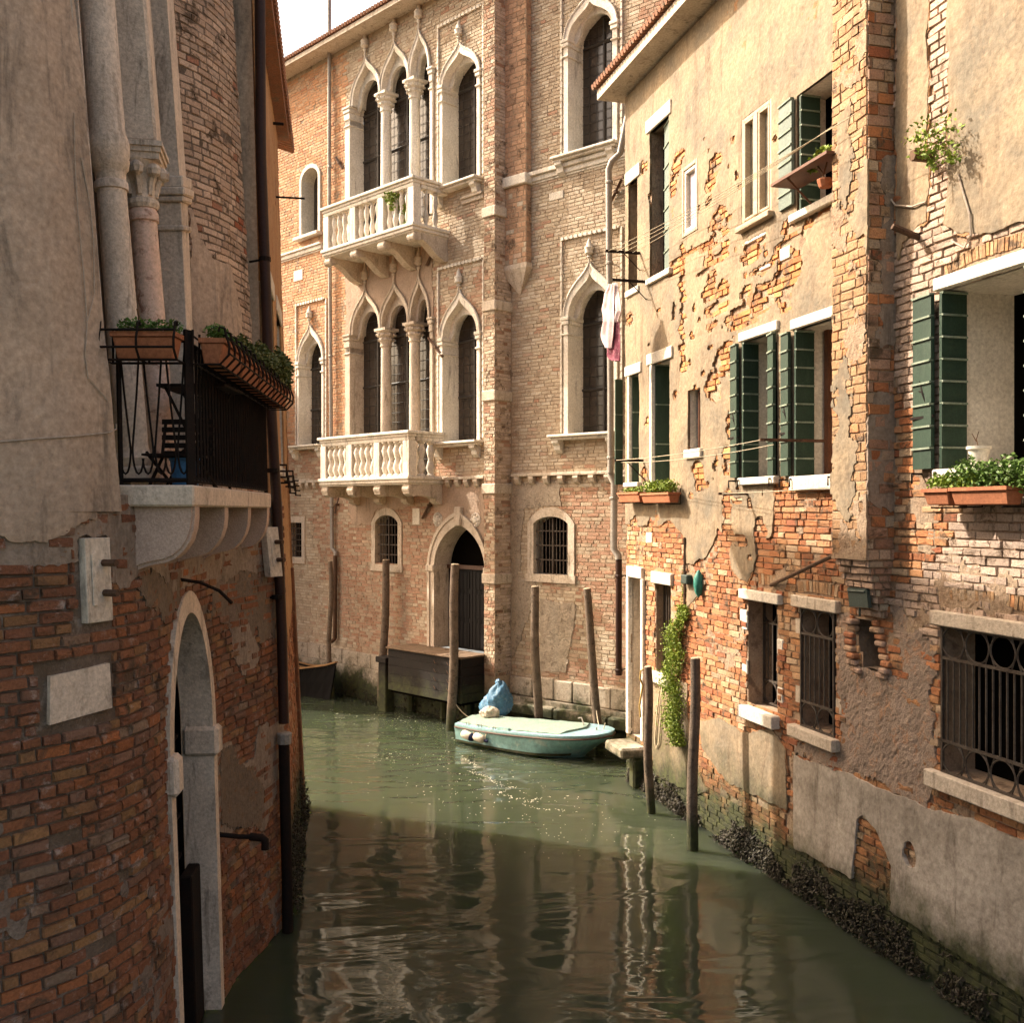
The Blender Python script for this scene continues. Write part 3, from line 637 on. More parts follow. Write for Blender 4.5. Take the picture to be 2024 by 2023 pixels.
# ---- ground floor openings
def barred(W, kind, u0, u1, vt, vsp, vb, nb, nh, root, fr=.13, name='barred_window'):
    um = (u0+u1)/2; a, b_ = sat(W, u0), sat(W, u1); zt_, zs_, zb2 = zat(W, um, vt), zat(W, um, vsp), zat(W, um, vb)
    inn = arch(kind, a, b_, zb2, zs_, zt_, 8); out = arch(kind, a-fr, b_+fr, zb2, zs_, zt_+fr*1.2, 8); opening(W, arch(kind, a-.05, b_+.05, zb2-.02, zs_, zt_+.06, 8), out)
    mb = MB(); band(mb, W, inn, out, .03, -.02, .28); mb.wbox(W, a-fr-.03, b_+fr+.03, zb2-.15, zb2, -.26, .05); win = part(name, mb, 'stone_dirty', root)
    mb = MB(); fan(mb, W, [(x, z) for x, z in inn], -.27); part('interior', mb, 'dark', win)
    mb = MB(); lattice(mb, W, inn, -.06, nb, 1, .011)
    for i in range(1, nh): lattice(mb, W, [(a, zb2+(zt_-zb2)*i/nh-.001), (a, zb2+(zt_-zb2)*i/nh+.001), (b_, zb2+(zt_-zb2)*i/nh+.001), (b_, zb2+(zt_-zb2)*i/nh-.001)], -.06, 1, 1); mb.wbox(W, a, b_, zb2+(zt_-zb2)*i/nh-.012, zb2+(zt_-zb2)*i/nh+.012, -.072, -.05)
    part('grille', mb, 'grille', win); return win
barred(PA, 'rect', 566, 598, 1033, 1035, 1101, 6, 6, pal)
barred(PA, 'seg', 743, 788, 1018, 1033, 1116, 8, 5, pal)
barred(PB, 'seg', 1056, 1124, 1021, 1035, 1136, 10, 4, pal, .15)
# water gate
g0, g1 = sat(PA, 862), sat(PA, 962); zg, zgs, zga = 1.36, zat(PA, 912, 1125), zat(PA, 908, 1037)
inn = arch('pointed', g0, g1, zg, zgs, zga, 14); out = arch('pointed', g0-.20, g1+.10, zg, zgs, zga+.26, 14); opening(PA, arch('pointed', g0-.05, g1+.05, zg, zgs, zga+.09, 14), out)
mb = MB(); band(mb, PA, inn, out, .06, -.02, .42); band(mb, PA, arch('pointed', g0-.13, g1+.05, zg, zgs, zga+.18, 14), out, .085, .02, -.03)
gate = part('water_gate', mb, 'stone_dirty', pal, label='tall pointed stone water gate above the wooden landing')
mb = MB(); mb.wbox(PA, g0-.24, g0+.02, zgs-.08, zgs+.06, -.40, .10); part('impost', mb, 'stone_dirty', gate, bevel=.015); mb = MB(); mb.wbox(PA, g1-.02, g1+.12, zgs-.08, zgs+.06, -.40, .10); part('impost', mb, 'stone_dirty', gate, bevel=.015)
mb = MB(); m_ = (g0+g1)/2; mb.wbox(PA, m_-.10, m_+.10, zga-.02, zga+.36, -.1, .11); part('keystone', mb, 'stone_dirty', gate, bevel=.015)
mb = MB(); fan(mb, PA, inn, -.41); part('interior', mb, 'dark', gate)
mb = MB()
for k in range(2):
    a = g0+.02+k*(g1-g0-.04)/2; b_ = a+(g1-g0-.06)/2; mb.wbox(PA, a, b_, zg, zgs, -.38, -.33)
    for (z0, z1) in ((.05, .55), (.65, 1.15), (1.25, zgs-zg-.08)): mb.wbox(PA, a+.08, b_-.08, zg+z0, zg+z1, -.33, -.315)
    for j in range(5): mb.wbox(PA, a+.1+j*.12, a+.115+j*.12, zg+.05, zgs-.05, -.315, -.305)
part('door_leaf', mb, 'blackhull', gate, bevel=.006)
mb = MB(); mb.wbox(PA, g0+.01, g1-.01, zgs-.02, zgs+.06, -.36, -.28); part('transom', mb, 'rubrail', gate)
for (x, y) in ((1340, 1030), (1628, 1035)):               # carved roundels
    s_, z_ = PA.uv(*T2b(x, y)); mb = MB(); c = PA.P(s_, z_, 0)
    mb.lathe(c, PA.n, [(0, .15), (.03, .15), (.045, .13), (.03, .11), (.04, .09), (.07, .05), (.075, .0)], 16)
    for k in range(8): q = PA.P(s_+.095*math.cos(k*math.pi/4), z_+.115*math.sin(k*math.pi/4), .02); mb.lathe(q, PA.n, [(0, .035), (.03, .03), (.045, .005)], 6)
    part('roundel', mb, 'stone', pal, smooth=False)
for (T, x0, x1, y0, y1, W) in ((T2b, 1145, 1200, 945, 1070, PA), (T2, 238, 306, 915, 975, PA), (T3, 412, 520, 318, 350, PB)):
    s0, z1 = W.uv(*T(x0, y0)); s1, z0 = W.uv(*T(x1, y1)); mb = MB(); mb.wbox(W, s0, s1, z0, z1, 0, .022); part('stone_tablet', mb, 'stone', pal, bevel=.006)
# string courses
def string(W, s0, s1, z, prof, name='string_course', m='stone'):
    mb = MB()
    for (z0, z1, d) in prof: mb.wbox(W, s0, s1, z+z0, z+z1, -.02, d)
    return part(name, mb, m, pal, bevel=.008)
zst = zat(PA, 597, 500); string(PA, -9, sat(PA, 640)-.03, zst, ((-.05, .05, .06), (.05, .10, .10), (-.09, -.05, .03)))
zst2 = zat(PB, 1100, 342); string(PB, .0, 7, zst2, ((-.06, .04, .06), (.04, .12, .12), (-.10, -.06, .03)))
s_a, s_b = sat(PA, 944), sat(PA, 958)
string(PA, sat(PA, 915), s_b, zat(PA, 935, 393), ((-.06, .03, .05), (.03, .08, .09)), m='stone_dirty')
def corbelrow(W, s0, s1, z, sp):
    mb = MB(); mb.wbox(W, s0, s1, z, z+.06, -.02, .11); row = part('corbel_course', mb, 'stone_dirty', pal, bevel=.01); a = s0+.08
    while a < s1-.1:
        mb = MB(); prof = [(0, 0), (.10, 0), (.11, -.05), (.07, -.13), (.02, -.16), (0, -.16)]; aw = a
        mb.prism(prof, lambda d, zz: W.P(aw, z+zz, d), lambda d, zz: W.P(aw+.12, z+zz, d)); part('corbel', mb, 'stone_dirty', row, bevel=.012); a += sp
corbelrow(PA, sat(PA, 566), bl_[0]-.02, zat(PA, 600, 955), .30)
corbelrow(PA, bl_[1]+.05, -.32, zat(PA, 910, 948), .28)
corbelrow(PB, .08, 3.4, zat(PB, 1110, 940), .36)
# corner pier
PF = Plane((-.33-.705*.31, 19.64+.709*.31), (.705, -.709), (-.709, -.705))   # pier front, 0.31 wide
PR = Plane((-.33, 19.64), (.709, .705), (.705, -.709))                       # its flank toward the wing
mb = MB()
for W_, l in ((PF, .31), (PR, .44)): mb.quad([W_.P(0, 0, -.002), W_.P(l, 0, -.002), W_.P(l, 14.9, -.002), W_.P(0, 14.9, -.002)])
mb.quad([PF.P(0, 0, 0), PF.P(0, 0, -.2), PF.P(0, 14.9, -.2), PF.P(0, 14.9, 0)])
pier = part('corner_pier', mb, 'mortar_p', pal)
for v_ in (418, 604, 782, 966, 1144):
    z_ = zat(PF, 968, v_); hb = .10; mb = MB(); c0 = PF.P(-.04, z_-hb, .04); c1 = PF.P(.35, z_-hb, .04); c2 = PR.P(.46, z_-hb, .04); c3 = PF.P(-.04, z_-hb, -.2)
    rise_ = Vector((0, 0, 2*hb)); mb.box8([c0, c1, c2, c3, c0+rise_, c1+rise_, c2+rise_, c3+rise_]); part('pier_band', mb, 'stone_dirty', pier, bevel=.015)
# projecting flue on the wing, ending in a pointed corbel
FF = Plane(PB.P(sat(PB, 1003), 0, .16).xy, PB.e, PB.n); fl = sat(PB, 1040, .16)-sat(PB, 1003)+.0; fl = max(.45, fl)
zf0 = zat(PB, 1025, 535); mb = MB(); s0f = sat(PB, 1003); mb.wbox(PB, s0f, s0f+fl, zf0, 14.5, -.05, .158)
flue = part('chimney_flue', mb, 'mortar_p', pal)
tip = PB.P(s0f+fl*.55, zat(PB, 1029, 585), .01); q = [PB.P(s0f-.03, zf0, .19), PB.P(s0f+fl+.03, zf0, .19), PB.P(s0f+fl+.03, zf0, -.02), PB.P(s0f-.03, zf0, -.02)]
mb = MB()
for i in range(4): mb.quad([q[i], q[(i+1) % 4], tip])
rise_ = Vector((0, 0, .09)); mb.box8(q+[x+rise_ for x in q]); part('flue_corbel', mb, 'stone_dirty', flue)
mb = MB(); mb.wbox(PB, s0f-.05, s0f+fl+.05, zst2-.1, zst2+.1, 0, .24); part('flue_collar', mb, 'stone', flue, bevel=.015)
# renders
blk = []
base_wall(PA, -11, -.02, -.5, 14.9, 'wall', 'mortar_p', pal); base_wall(PB, 0, 8, -.5, 14.9, 'wall', 'mortar_p', pal)
fA = polyfield([pxpoly(PA, [(684, 660), (684, 520), (690, 512), (856, 470), (858, 640)]), pxpoly(PA, [(858, 962), (956, 955), (960, 1120), (900, 1130), (862, 1090)]),
                pxpoly(PA, [(690, 985), (805, 965), (815, 1000), (742, 1008), (735, 1040), (695, 1035)])], .06, 3, 21)
plaster(PA, -6.5, -.02, 2.2, 11, .045, fA, .022, 'render_coat', 'render_p', pal, .006)
fB = polyfield([pxpoly(PB, [(1006, 952), (1108, 950), (1112, 1000), (1035, 1005), (1030, 1130), (1008, 1135)]), pxpoly(PB, [(1070, 1185), (1140, 1195), (1120, 1330), (1065, 1325)]),
                pxpoly(PB, [(1010, 1130), (1060, 1150), (1060, 1190), (1012, 1300)])], .07, 4, 31)
plaster(PB, 0, 3, .9, 5, .045, fB, .02, 'render_coat', 'render_b', pal, .008)
for k in range(14):                                       # old repair rings and scars on the wing
    pass
def colA(s, z):
    n = float(fbm(np.array(s*.7), np.array(z*.5), 3)); left = s < sat(PA, 684)
    if left: return ORANGE() if (z > 5.6+n*4) else (RUST() if n > .05 else BUFF())
    if z < 4.9: return RUST() if n*1.4+random.uniform(-.12, .12) > .03 else BUFF()
    return RUST() if n > .16 else BUFF()
def colB(s, z):
    n = float(fbm(np.array(s*.9+9), np.array(z*.6), 4))
    if z < 4.6 and s > .9 and n > -.14: return RUST()
    return RUST() if n > .2 else BUFF()
skA = lambda S, Z: fA(S, Z) > .06
skB = lambda S, Z: (fB(S, Z) > .06) | ((S > s0f-.02) & (S < s0f+fl+.02) & (Z > zf0))
visA = lambda p: p.x > -5.6
bricks(PA, -8.2, -.32, .95, 14.8, .069, .25, colA, pal, 190, mk='pale', kv=.09, skip=skA, proud=.008, vis=visA, jit=.35, miss=.003, joint=.009)
bricks(PB, .02, 3.8, .98, 14.8, .069, .25, colB, pal, 90, mk='pale', kv=.09, skip=skB, proud=.008, vis=lambda p: p.x < 1.9, jit=.35, miss=.003, joint=.009)
bricks(PF, 0, .31, .98, 14.8, .069, .2, lambda s, z: RUST() if random.random() < .5 else BUFF(), pal, 20, proud=.006)
bricks(PR, 0, .44, .98, 14.8, .069, .23, lambda s, z: (.47, .37, .295) if random.random() < .85 else RUST(), pal, 0, proud=.004)
bricks(FF, 0, fl, zf0+.1, zst2-.1, .10, .22, lambda s, z: (.42, .26, .165) if random.random() < .8 else BUFF(), pal, 0, proud=.006)
bricks(FF, 0, fl, zst2+.1, 14.4, .10, .22, lambda s, z: (.42, .26, .165), pal, 0, proud=.006)
FS = Plane(PB.P(s0f+fl, 0, .16).xy, -PB.n, PB.e); bricks(FS, 0, .16, zf0+.1, 14.4, .10, .16, lambda s, z: (.42, .26, .165), pal, 0, proud=.004)
# plinth stones
a = -8.6
while a < -.02:
    l = random.uniform(.36, .62)
    if not (-2.7 < a < -.4):
        mb = MB(); zt_ = 1.03+random.uniform(-.03, .02); mb.wbox(PA, a, min(a+l-.012, -.02), .70, zt_, -.05, .05+random.uniform(0, .02)); part('plinth_stone', mb, 'stone_wet', pal, bevel=.012)
    a += l
a = 0.
while a < 4:
    l = random.uniform(.42, .7); mb = MB(); mb.wbox(PB, a, a+l-.012, .62, 1.0+random.uniform(-.03, .03), -.05, .06+random.uniform(0, .03)); part('plinth_stone', mb, 'stone_wet', pal, bevel=.02); a += l
mb = MB(); mb.wbox(PA, -11, 0, -.4, .70, -.05, .10, 8); mb.wbox(PB, .0, 6, -.4, .61, -.05, .16, 5); part('foundation', mb, 'stone_wet', pal)
mb = MB(); mb.wbox(PB, .05, 5, .30, .52, .1, .30, 4); part('water_step', mb, 'stone_wet', pal, bevel=.03)
# roof eave
mb = MB(); mb.wbox(PA, -11.3, .2, 14.9, 15.0, -3, .45); mb.wbox(PB, -.2, 8, 14.9, 15.0, -3, .45); eav = part('roof', mb, 'stone_dirty', pal)
mb = MB()
for i in range(110): mb.lathe(PA.P(-11+.1*i*1.0, 15.05, .5), -PA.n+Vector((0, 0, .3)), [(0, .045), (1.2, .04)], 6)
for i in range(80): mb.lathe(PB.P(.1*i, 15.05, .5), -PB.n+Vector((0, 0, .3)), [(0, .045), (1.2, .04)], 6)
part('eave_tiles', mb, 'rooftile', eav, kind='stuff')
mb = MB(); mb.quad([PA.P(-11, 15.04, -.2), PA.P(.2, 15.04, -.2), PA.P(.2, 17, -6), PA.P(-11, 17, -6)]); mb.quad([PB.P(-.3, 15.04, -.2), PB.P(8, 15.04, -.2), PB.P(8, 17, -6), PB.P(-.3, 17, -6)])
mb.quad([PA.P(-11, -1, 0), PA.P(-11, -1, -8), PA.P(-11, 15, -8), PA.P(-11, 15, 0)]); part('roof_slope', mb, 'rooftile', eav)
# iron anchors and rods on the palazzo
for (T, x0, y0, x1, y1, W) in ((T2, 1390, 625, 1262, 868, PA), (T2b, 1340, 820, 1230, 1022, PA), (T2, 1282, 1422, 1385, 1565, PA), (T2, 575, 45, 620, 130, PA), (T3, 978, 215, 884, 400, PB), (T2b, 600, 850, 560, 985, PA)):
    p, q = W.uv(*T(x0, y0)), W.uv(*T(x1, y1)); mb = MB(); mb.tube([W.P(*p, .07), W.P(*q, .05)], .035 if T is not T2b or x0 > 700 else .018, 4)
    c = ((p[0]+q[0])/2, (p[1]+q[1])/2); mb.tube([W.P(*c, -.02), W.P(*c, .10)], .03, 6); part('iron_anchor', mb, 'rust', pal)
# downpipes of the palazzo
def pipe(W, pts, r, m, root, d=.09, name='downpipe', label=None, collars=()):
    mb = MB(); P_ = [W.P(*W.uv(u, v, d), d) for u, v in pts]; mb.tube(P_, r, 10)
    o = part(name, mb, m, root, smooth=True, label=label)
    for (u, v) in collars:
        mb = MB(); s_, z_ = W.uv(u, v, d); mb.lathe(W.P(s_, z_-.025, d), (0, 0, 1), [(0, r+.006), (.012, r+.014), (.04, r+.014), (.05, r+.006)], 10); mb.tube([W.P(s_, z_, -.01), W.P(s_, z_, d)], .01, 4)
        part('pipe_collar', mb, m, o)
    return o
pipe(PA, [(651, -150), (651, 400), (655, 900), (656, 1083), (663, 1092), (663, 1098)], .045, 'zinc', pal, label='slim grey downpipe left of the balconies', collars=((652, 330), (654, 704), (656, 1000)))
pipe(PA, [(663, 1098), (662, 1262), (656, 1268)], .05, 'rust', pal, name='cast_iron_downpipe')
pipe(PB, [(1240, 230), (1226, 302), (1209, 318), (1203, 335), (1204, 500), (1207, 770), (1207, 935)], .058, 'zinc', pal, .28, label='grey zinc downpipe beside the right house', collars=((1204, 360), (1205, 520), (1207, 905)))
pipe(PB, [(1206, 922), (1207, 940), (1214, 955), (1213, 1085), (1222, 1098), (1223, 1106)], .064, 'zinc', pal, .24, collars=((1213, 985),))
pipe(PB, [(1223, 1106), (1223, 1335)], .058, 'pipe_brown', pal, .22, name='cast_iron_downpipe', collars=((1223, 1139), (1223, 1325)))
# greenery inside the upper balcony
def plant(name, label, m, blobs, size, stems=(), group=None, cat='plant', loc=None):
    mb = MB()
    for (c, rad, n) in blobs: mb.leaves(c, rad, n, size)
    r = thing(name, label, cat, loc or blobs[0][0], group); part('foliage', mb, m, r)
    if stems:
        mb = MB()
        for st in stems: mb.tube(st, .006, 4)
        part('stem', mb, 'leaf_red', r)
    return r
c = PA.P(sat(PA, 783, .8), bu[2]+.62, .78); c2 = PA.P(sat(PA, 800, .8), bu[2]+.30, .74)
plant('balcony_plant', 'bushy yellow-green plant behind the right balusters of the upper balcony', 'leaf_bright', [(c, (.20, .16, .26), 260), (c2, (.12, .14, .35), 220), (PA.P(sat(PA, 770, .98), bu[2]+.62, .98), (.14, .08, .16), 110)], .07, [[c2-Vector((0, 0, .35)), c]])
for (uu, lb) in ((661, 'small yellow-green plant at the left end of the upper balcony'), (716, 'small yellow-green plant behind the middle balusters of the upper balcony')):
    c = PA.P(sat(PA, uu, .7), bu[2]+.16, .70); plant('balcony_plant', lb, 'leaf_bright', [(c, (.2, .14, .16), 120)], .06, [[c-Vector((0, 0, .16)), c]])

sh_ = thing('adjoining_house', 'plain brick house adjoining the left end of the palazzo', 'house', PA.P(-9.2, 0, 1.6)); SHH = 8.1
SW = Plane(PA.P(-8.55, 0, 0).xy, PA.n.xy, PA.e.xy); SF = Plane(PA.P(-8.55, 0, 3.4).xy, (-PA.e).xy, PA.n.xy)
for (z0, z1) in ((1.6, 2.9), (4.6, 6.3)):
    for a in (.7, 2.0): opening(SW, rect(a, a+.7, z0, z1))
base_wall(SW, 0, 3.4, -.5, SHH, 'wall', 'ochre', sh_); base_wall(SF, 0, 4.5, -.5, SHH, 'wall', 'ochre', sh_)
for (z0, z1) in ((1.6, 2.9), (4.6, 6.3)):
    for a in (.7, 2.0):
        mb = MB(); reveal(mb, SW, rect(a, a+.7, z0, z1), .25); fan(mb, SW, rect(a, a+.7, z0, z1), -.24); w_ = part('window', mb, 'stone', sh_); mb = MB(); mb.wbox(SW, a-.1, a+.8, z0-.1, z0, -.05, .1); part('sill', mb, 'stone', w_)
mb = MB(); mb.wbox(SF, -.25, 4.5, SHH, SHH+.12, -3.5, .2); rf = part('roof', mb, 'rooftile', sh_)

# ================================================================== LANDING (wooden box landing before the gate)
jet = thing('wooden_landing', 'dark plank landing box with worn deck in front of the water gate', 'landing', PA.P(-1.4, 0, .4))
nP = 5; js0, js1, jd = -2.56, -.30, .72
for i in range(nP):
    z0 = .50+i*.86/nP; mb = MB(); dd = jd+random.uniform(-.006, .006)
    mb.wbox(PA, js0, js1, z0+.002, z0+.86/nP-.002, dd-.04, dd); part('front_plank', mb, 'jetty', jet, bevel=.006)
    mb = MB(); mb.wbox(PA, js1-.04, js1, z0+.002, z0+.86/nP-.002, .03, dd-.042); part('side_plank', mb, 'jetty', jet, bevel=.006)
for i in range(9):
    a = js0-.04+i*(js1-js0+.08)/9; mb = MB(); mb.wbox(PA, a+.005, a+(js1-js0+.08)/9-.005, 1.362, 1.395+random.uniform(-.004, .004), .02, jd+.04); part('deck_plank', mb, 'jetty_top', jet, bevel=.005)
mb = MB(); mb.wbox(PA, js0+.05, js1-.05, .45, 1.355, .02, jd-.05); part('core', mb, 'dark', jet)
for a in (js0+.1, js1-.35, -1.4):
    for d in (.2,): mb = MB(); mb.tube([PA.P(a, -.5, d), PA.P(a, .5, d)], .08, 7); part('pile', mb, 'jetty', jet)
mb = MB()
for a in (-1.05, -.66):
    for k in range(4): mb.tube([PA.P(a+.03, .70+k*.17, jd), PA.P(a+.03, .70+k*.17, jd+.03), PA.P(a-.02, .76+k*.17, jd+.03)], .008, 4)
part('iron_spike', mb, 'rust', jet)
st = thing('timber_stub', 'short squared timber bollard stub at the left end of the landing', 'bollard', PA.P(-2.85, .3, .55))
mb = MB(); mb.wbox(PA, -2.98, -2.72, -.4, 1.02, .42, .66); part('post', mb, 'jetty', st, bevel=.02)
mb = MB(); mb.wbox(PA, -3.03, -2.67, 1.02, 1.14, .38, .70); part('cap', mb, 'jetty', st, bevel=.015)

# ================================================================== RIGHT HOUSE
RW = Plane((1.83, 16.04), (.266, -.964), (-.964, -.266))
rh = thing('plastered_house', 'tall sunlit house with flaking ochre plaster, exposed brick and green shutters on the right bank', 'house', (4, 11, 0))
SR = 13.5
def rwin(u0, u1, tl, br, depth, name='window', m='white', extra=None):
    s0, s1 = sat(RW, u0), sat(RW, u1); z1 = zat(RW, *tl); z0 = zat(RW, *br); p = rect(s0, s1, z0, z1); opening(RW, p)
    mb = MB(); reveal(mb, RW, p, depth); w_ = part(name, mb, m, rh); return w_, s0, s1, z0, z1
def slab(W, s0, s1, z0, z1, d, root, name, m='white', d0=-.04, bev=.01):
    if W is RW and name in ('lintel', 'sill', 'jamb'): d += .045
    mb = MB(); mb.wbox(W, s0, s1, z0, z1, d0, d); return part(name, mb, m, root, bevel=bev)
def pane(W, s0, s1, z0, z1, d, root, m='dark', name='pane'):
    mb = MB(); fan(mb, W, rect(s0, s1, z0, z1), d); return part(name, mb, m, root)
def leaf_panel(p0, p1, z0, z1, root, m='green', nb=8, th=.035, side=1):
    """one shutter leaf of stacked ledged boards between two plan points"""
    p0 = Vector((p0.x, p0.y, 0)); p1 = Vector((p1.x, p1.y, 0)); e = (p1-p0).normalized(); n = Vector((e.y, -e.x, 0))*side; W_ = Plane(p0.xy, e.xy, n.xy); L_ = (p1-p0).length; mb = MB(); h = (z1-z0)/nb
    for i in range(nb):
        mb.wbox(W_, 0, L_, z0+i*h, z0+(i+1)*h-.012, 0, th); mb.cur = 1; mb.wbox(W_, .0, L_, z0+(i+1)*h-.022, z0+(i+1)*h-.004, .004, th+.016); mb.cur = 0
    return part('shutter', mb, [m, 'ledge_highlight'], root)
def frame_box(mb, W, s0, s1, z0, z1, d0, d1, t_):
    mb.wbox(W, s0, s0+t_, z0, z1, d0, d1); mb.wbox(W, s1-t_, s1, z0, z1, d0, d1); mb.wbox(W, s0+t_, s1-t_, z0, z0+t_, d0, d1); mb.wbox(W, s0+t_, s1-t_, z1-t_, z1, d0, d1)
def grille(W, s0, s1, z0, z1, root, n, d=.03, rings=2):
    mb = MB(); rh_ = (s1-s0)/4 if rings else 0; hh = min(.28, (s1-s0)*.5)
    frame_box(mb, W, s0, s1, z0, z1, d-.012, d+.012, .022)
    if rings:
        for zz in (z0+hh, z1-hh): mb.wbox(W, s0, s1, zz-.012, zz+.012, d-.012, d+.012)
        for zc in (z0+hh/2, z1-hh/2):
            for k in range(rings):
                c = s0+(s1-s0)*(k+.5)/rings; rs = (s1-s0)*.47/rings; rz = hh*.47
                mb.tube([W.P(c+rs*math.cos(a*math.pi/10), zc+rz*math.sin(a*math.pi/10), d) for a in range(21)], .009, 4, cap=False)
            for k in range(1, rings):
                mid = s0+(s1-s0)*k/rings
                for q in (-.05, .05): mb.tube([W.P(mid+q, zc-hh*.45, d), W.P(mid, zc, d), W.P(mid+q, zc+hh*.45, d)], .008, 4)
    for i in range(1, n): a = s0+(s1-s0)*i/n; mb.tube([W.P(a, z0+(hh if rings else 0), d), W.P(a, z1-(hh if rings else 0), d)], .010, 5)
    return part('grille', mb, 'grille', root)
# top floor
w_, s0, s1, z0, z1 = rwin(1246, 1264, (1246, 365), (1264, 566), .26, m='plaster_r'); pane(RW, s0, s1, z0, z1, -.25, w_)
slab(RW, s0-.1, s1+.12, z1, z1+.2, .015, w_, 'lintel'); slab(RW, s0-.06, s1+.1, z0-.1, z0, .03, w_, 'sill')
w_, s0, s1, z0, z1 = rwin(1288, 1326, (1288, 262), (1326, 531), .20, m='mortar_r'); pane(RW, s0, s1, z0, z1, -.19, w_)
slab(RW, s0-.06, s1+.1, z0-.09, z0, .035, w_, 'sill'); slab(RW, s0-.1, s1+.1, z1, z1+.2, .015, w_, 'lintel')
leaf_panel(RW.P(s1-.36, 0, -.10), RW.P(s1, 0, -.03), z0+.02, z1-.02, w_, 'pale_green', 7, side=1)
s0, s1 = sat(RW, 1354), sat(RW, 1385); z0, z1 = zat(RW, 1370, 462), zat(RW, 1370, 322); opening(RW, rect(s0+.03, s1-.03, z0+.03, z1-.03), rect(s0, s1, z0, z1))
mb = MB(); frame_box(mb, RW, s0, s1, z0, z1, -.06, .05, .055); w_ = part('window', mb, 'wood_pale', rh, label='small shallow window with white casement and lilac curtain', bevel=.006)
mb = MB(); frame_box(mb, RW, s0+.055, s1-.055, z0+.055, z1-.055, -.05, .035, .05); part('casement', mb, 'white', w_, bevel=.005); pane(RW, s0+.05, s1-.05, z0+.05, z1-.05, -.02, w_, 'curtain', 'curtain')
s0, s1 = sat(RW, 1471), sat(RW, 1530); z0, z1 = zat(RW, 1500, 433), zat(RW, 1500, 215); opening(RW, rect(s0, s1, z0, z1))
mb = MB(); frame_box(mb, RW, s0, s1, z0, z1, -.10, .03, .05); mb.wbox(RW, (s0+s1)/2-.045, (s0+s1)/2+.045, z0+.05, z1-.05, -.08, .045); frame_box(mb, RW, s0+.05, (s0+s1)/2-.045, z0+.05, z1-.05, -.06, .035, .035); frame_box(mb, RW, (s0+s1)/2+.045, s1-.05, z0+.05, z1-.05, -.06, .035, .035)
w_ = part('window', mb, 'wood_pale', rh, bevel=.006, label='two-leaf pale wooden casement window under the clothes lines'); pane(RW, s0+.04, s1-.04, z0+.04, z1-.04, -.04, w_, 'glass_lit')
slab(RW, s0-.03, s1+.06, z0-.08, z0-.01, .07, w_, 'sill', 'wood_pale'); slab(RW, s0-.06, s1+.1, z0-.24, z0-.09, .03, w_, 'lower_sill', 'stone')
w_, s0, s1, z0, z1 = rwin(1580, 1662, (1580, 190), (1620, 402), .34); pane(RW, s0, s1, z0, z1, -.33, w_)
leaf_panel(RW.P(sat(RW, 1549), 0, .03), RW.P(sat(RW, 1578), 0, .05), zat(RW, 1560, 413), z1, w_, 'pale_green', 7)
leaf_panel(RW.P(s0+.03, 0, .02), RW.P(s0+.03, 0, -.22), z0, z1, w_, 'green', 8); mb = MB(); mb.wbox(RW, s0+.36, s0+.42, z0, z1, -.32, -.2); part('casement', mb, 'wood', w_)
slab(RW, s0-.08, s1+.1, z0-.09, z0, .05, w_, 'sill', 'stone')
# middle floor
w_, s0, s1, z0, z1 = rwin(1247, 1267, (1247, 744), (1267, 953), .25); slab(RW, s0-.12, s1+.12, z1, z1+.16, .02, w_, 'lintel'); slab(RW, s0-.08, s1+.10, z0-.07, z0, .06, w_, 'sill')
leaf_panel(RW.P(s0+.05, 0, .0), RW.P(s0+.06, 0, -.24), z0, z1, w_, 'green', 3); slab(RW, s0-.02, s0+.05, z0, z1, .012, w_, 'jamb', d0=-.2); leaf_panel(RW.P(s0-.34, 0, .0), RW.P(s0-.33, 0, .13), z0-.02, z1, w_, 'green', 3); pane(RW, s0, s1, z0, z1, -.24, w_)
w_, s0, s1, z0, z1 = rwin(1290, 1328, (1290, 722), (1328, 952), .32); slab(RW, s0-.10, s1+.12, z1, z1+.17, .02, w_, 'lintel'); slab(RW, s0-.08, s1+.14, z0-.08, z0, .06, w_, 'sill')
leaf_panel(RW.P(s0+.09, 0, .0), RW.P(s0+.10, 0, -.30), z0, z1, w_, 'green', 3); slab(RW, s0-.0, s0+.09, z0, z1, .012, w_, 'jamb', d0=-.24); pane(RW, s0, s1, z0, z1, -.31, w_)
w_, s0, s1, z0, z1 = rwin(1364, 1389, (1364, 772), (1389, 886), .13); pane(RW, s0, s1, z0, z1, -.12, w_); slab(RW, s0-.05, s1+.07, z0-.12, z0, .035, w_, 'sill')
mb = MB(); frame_box(mb, RW, s0+.08, s1, z0, z1, -.12, -.08, .035); part('casement', mb, 'wood', w_)
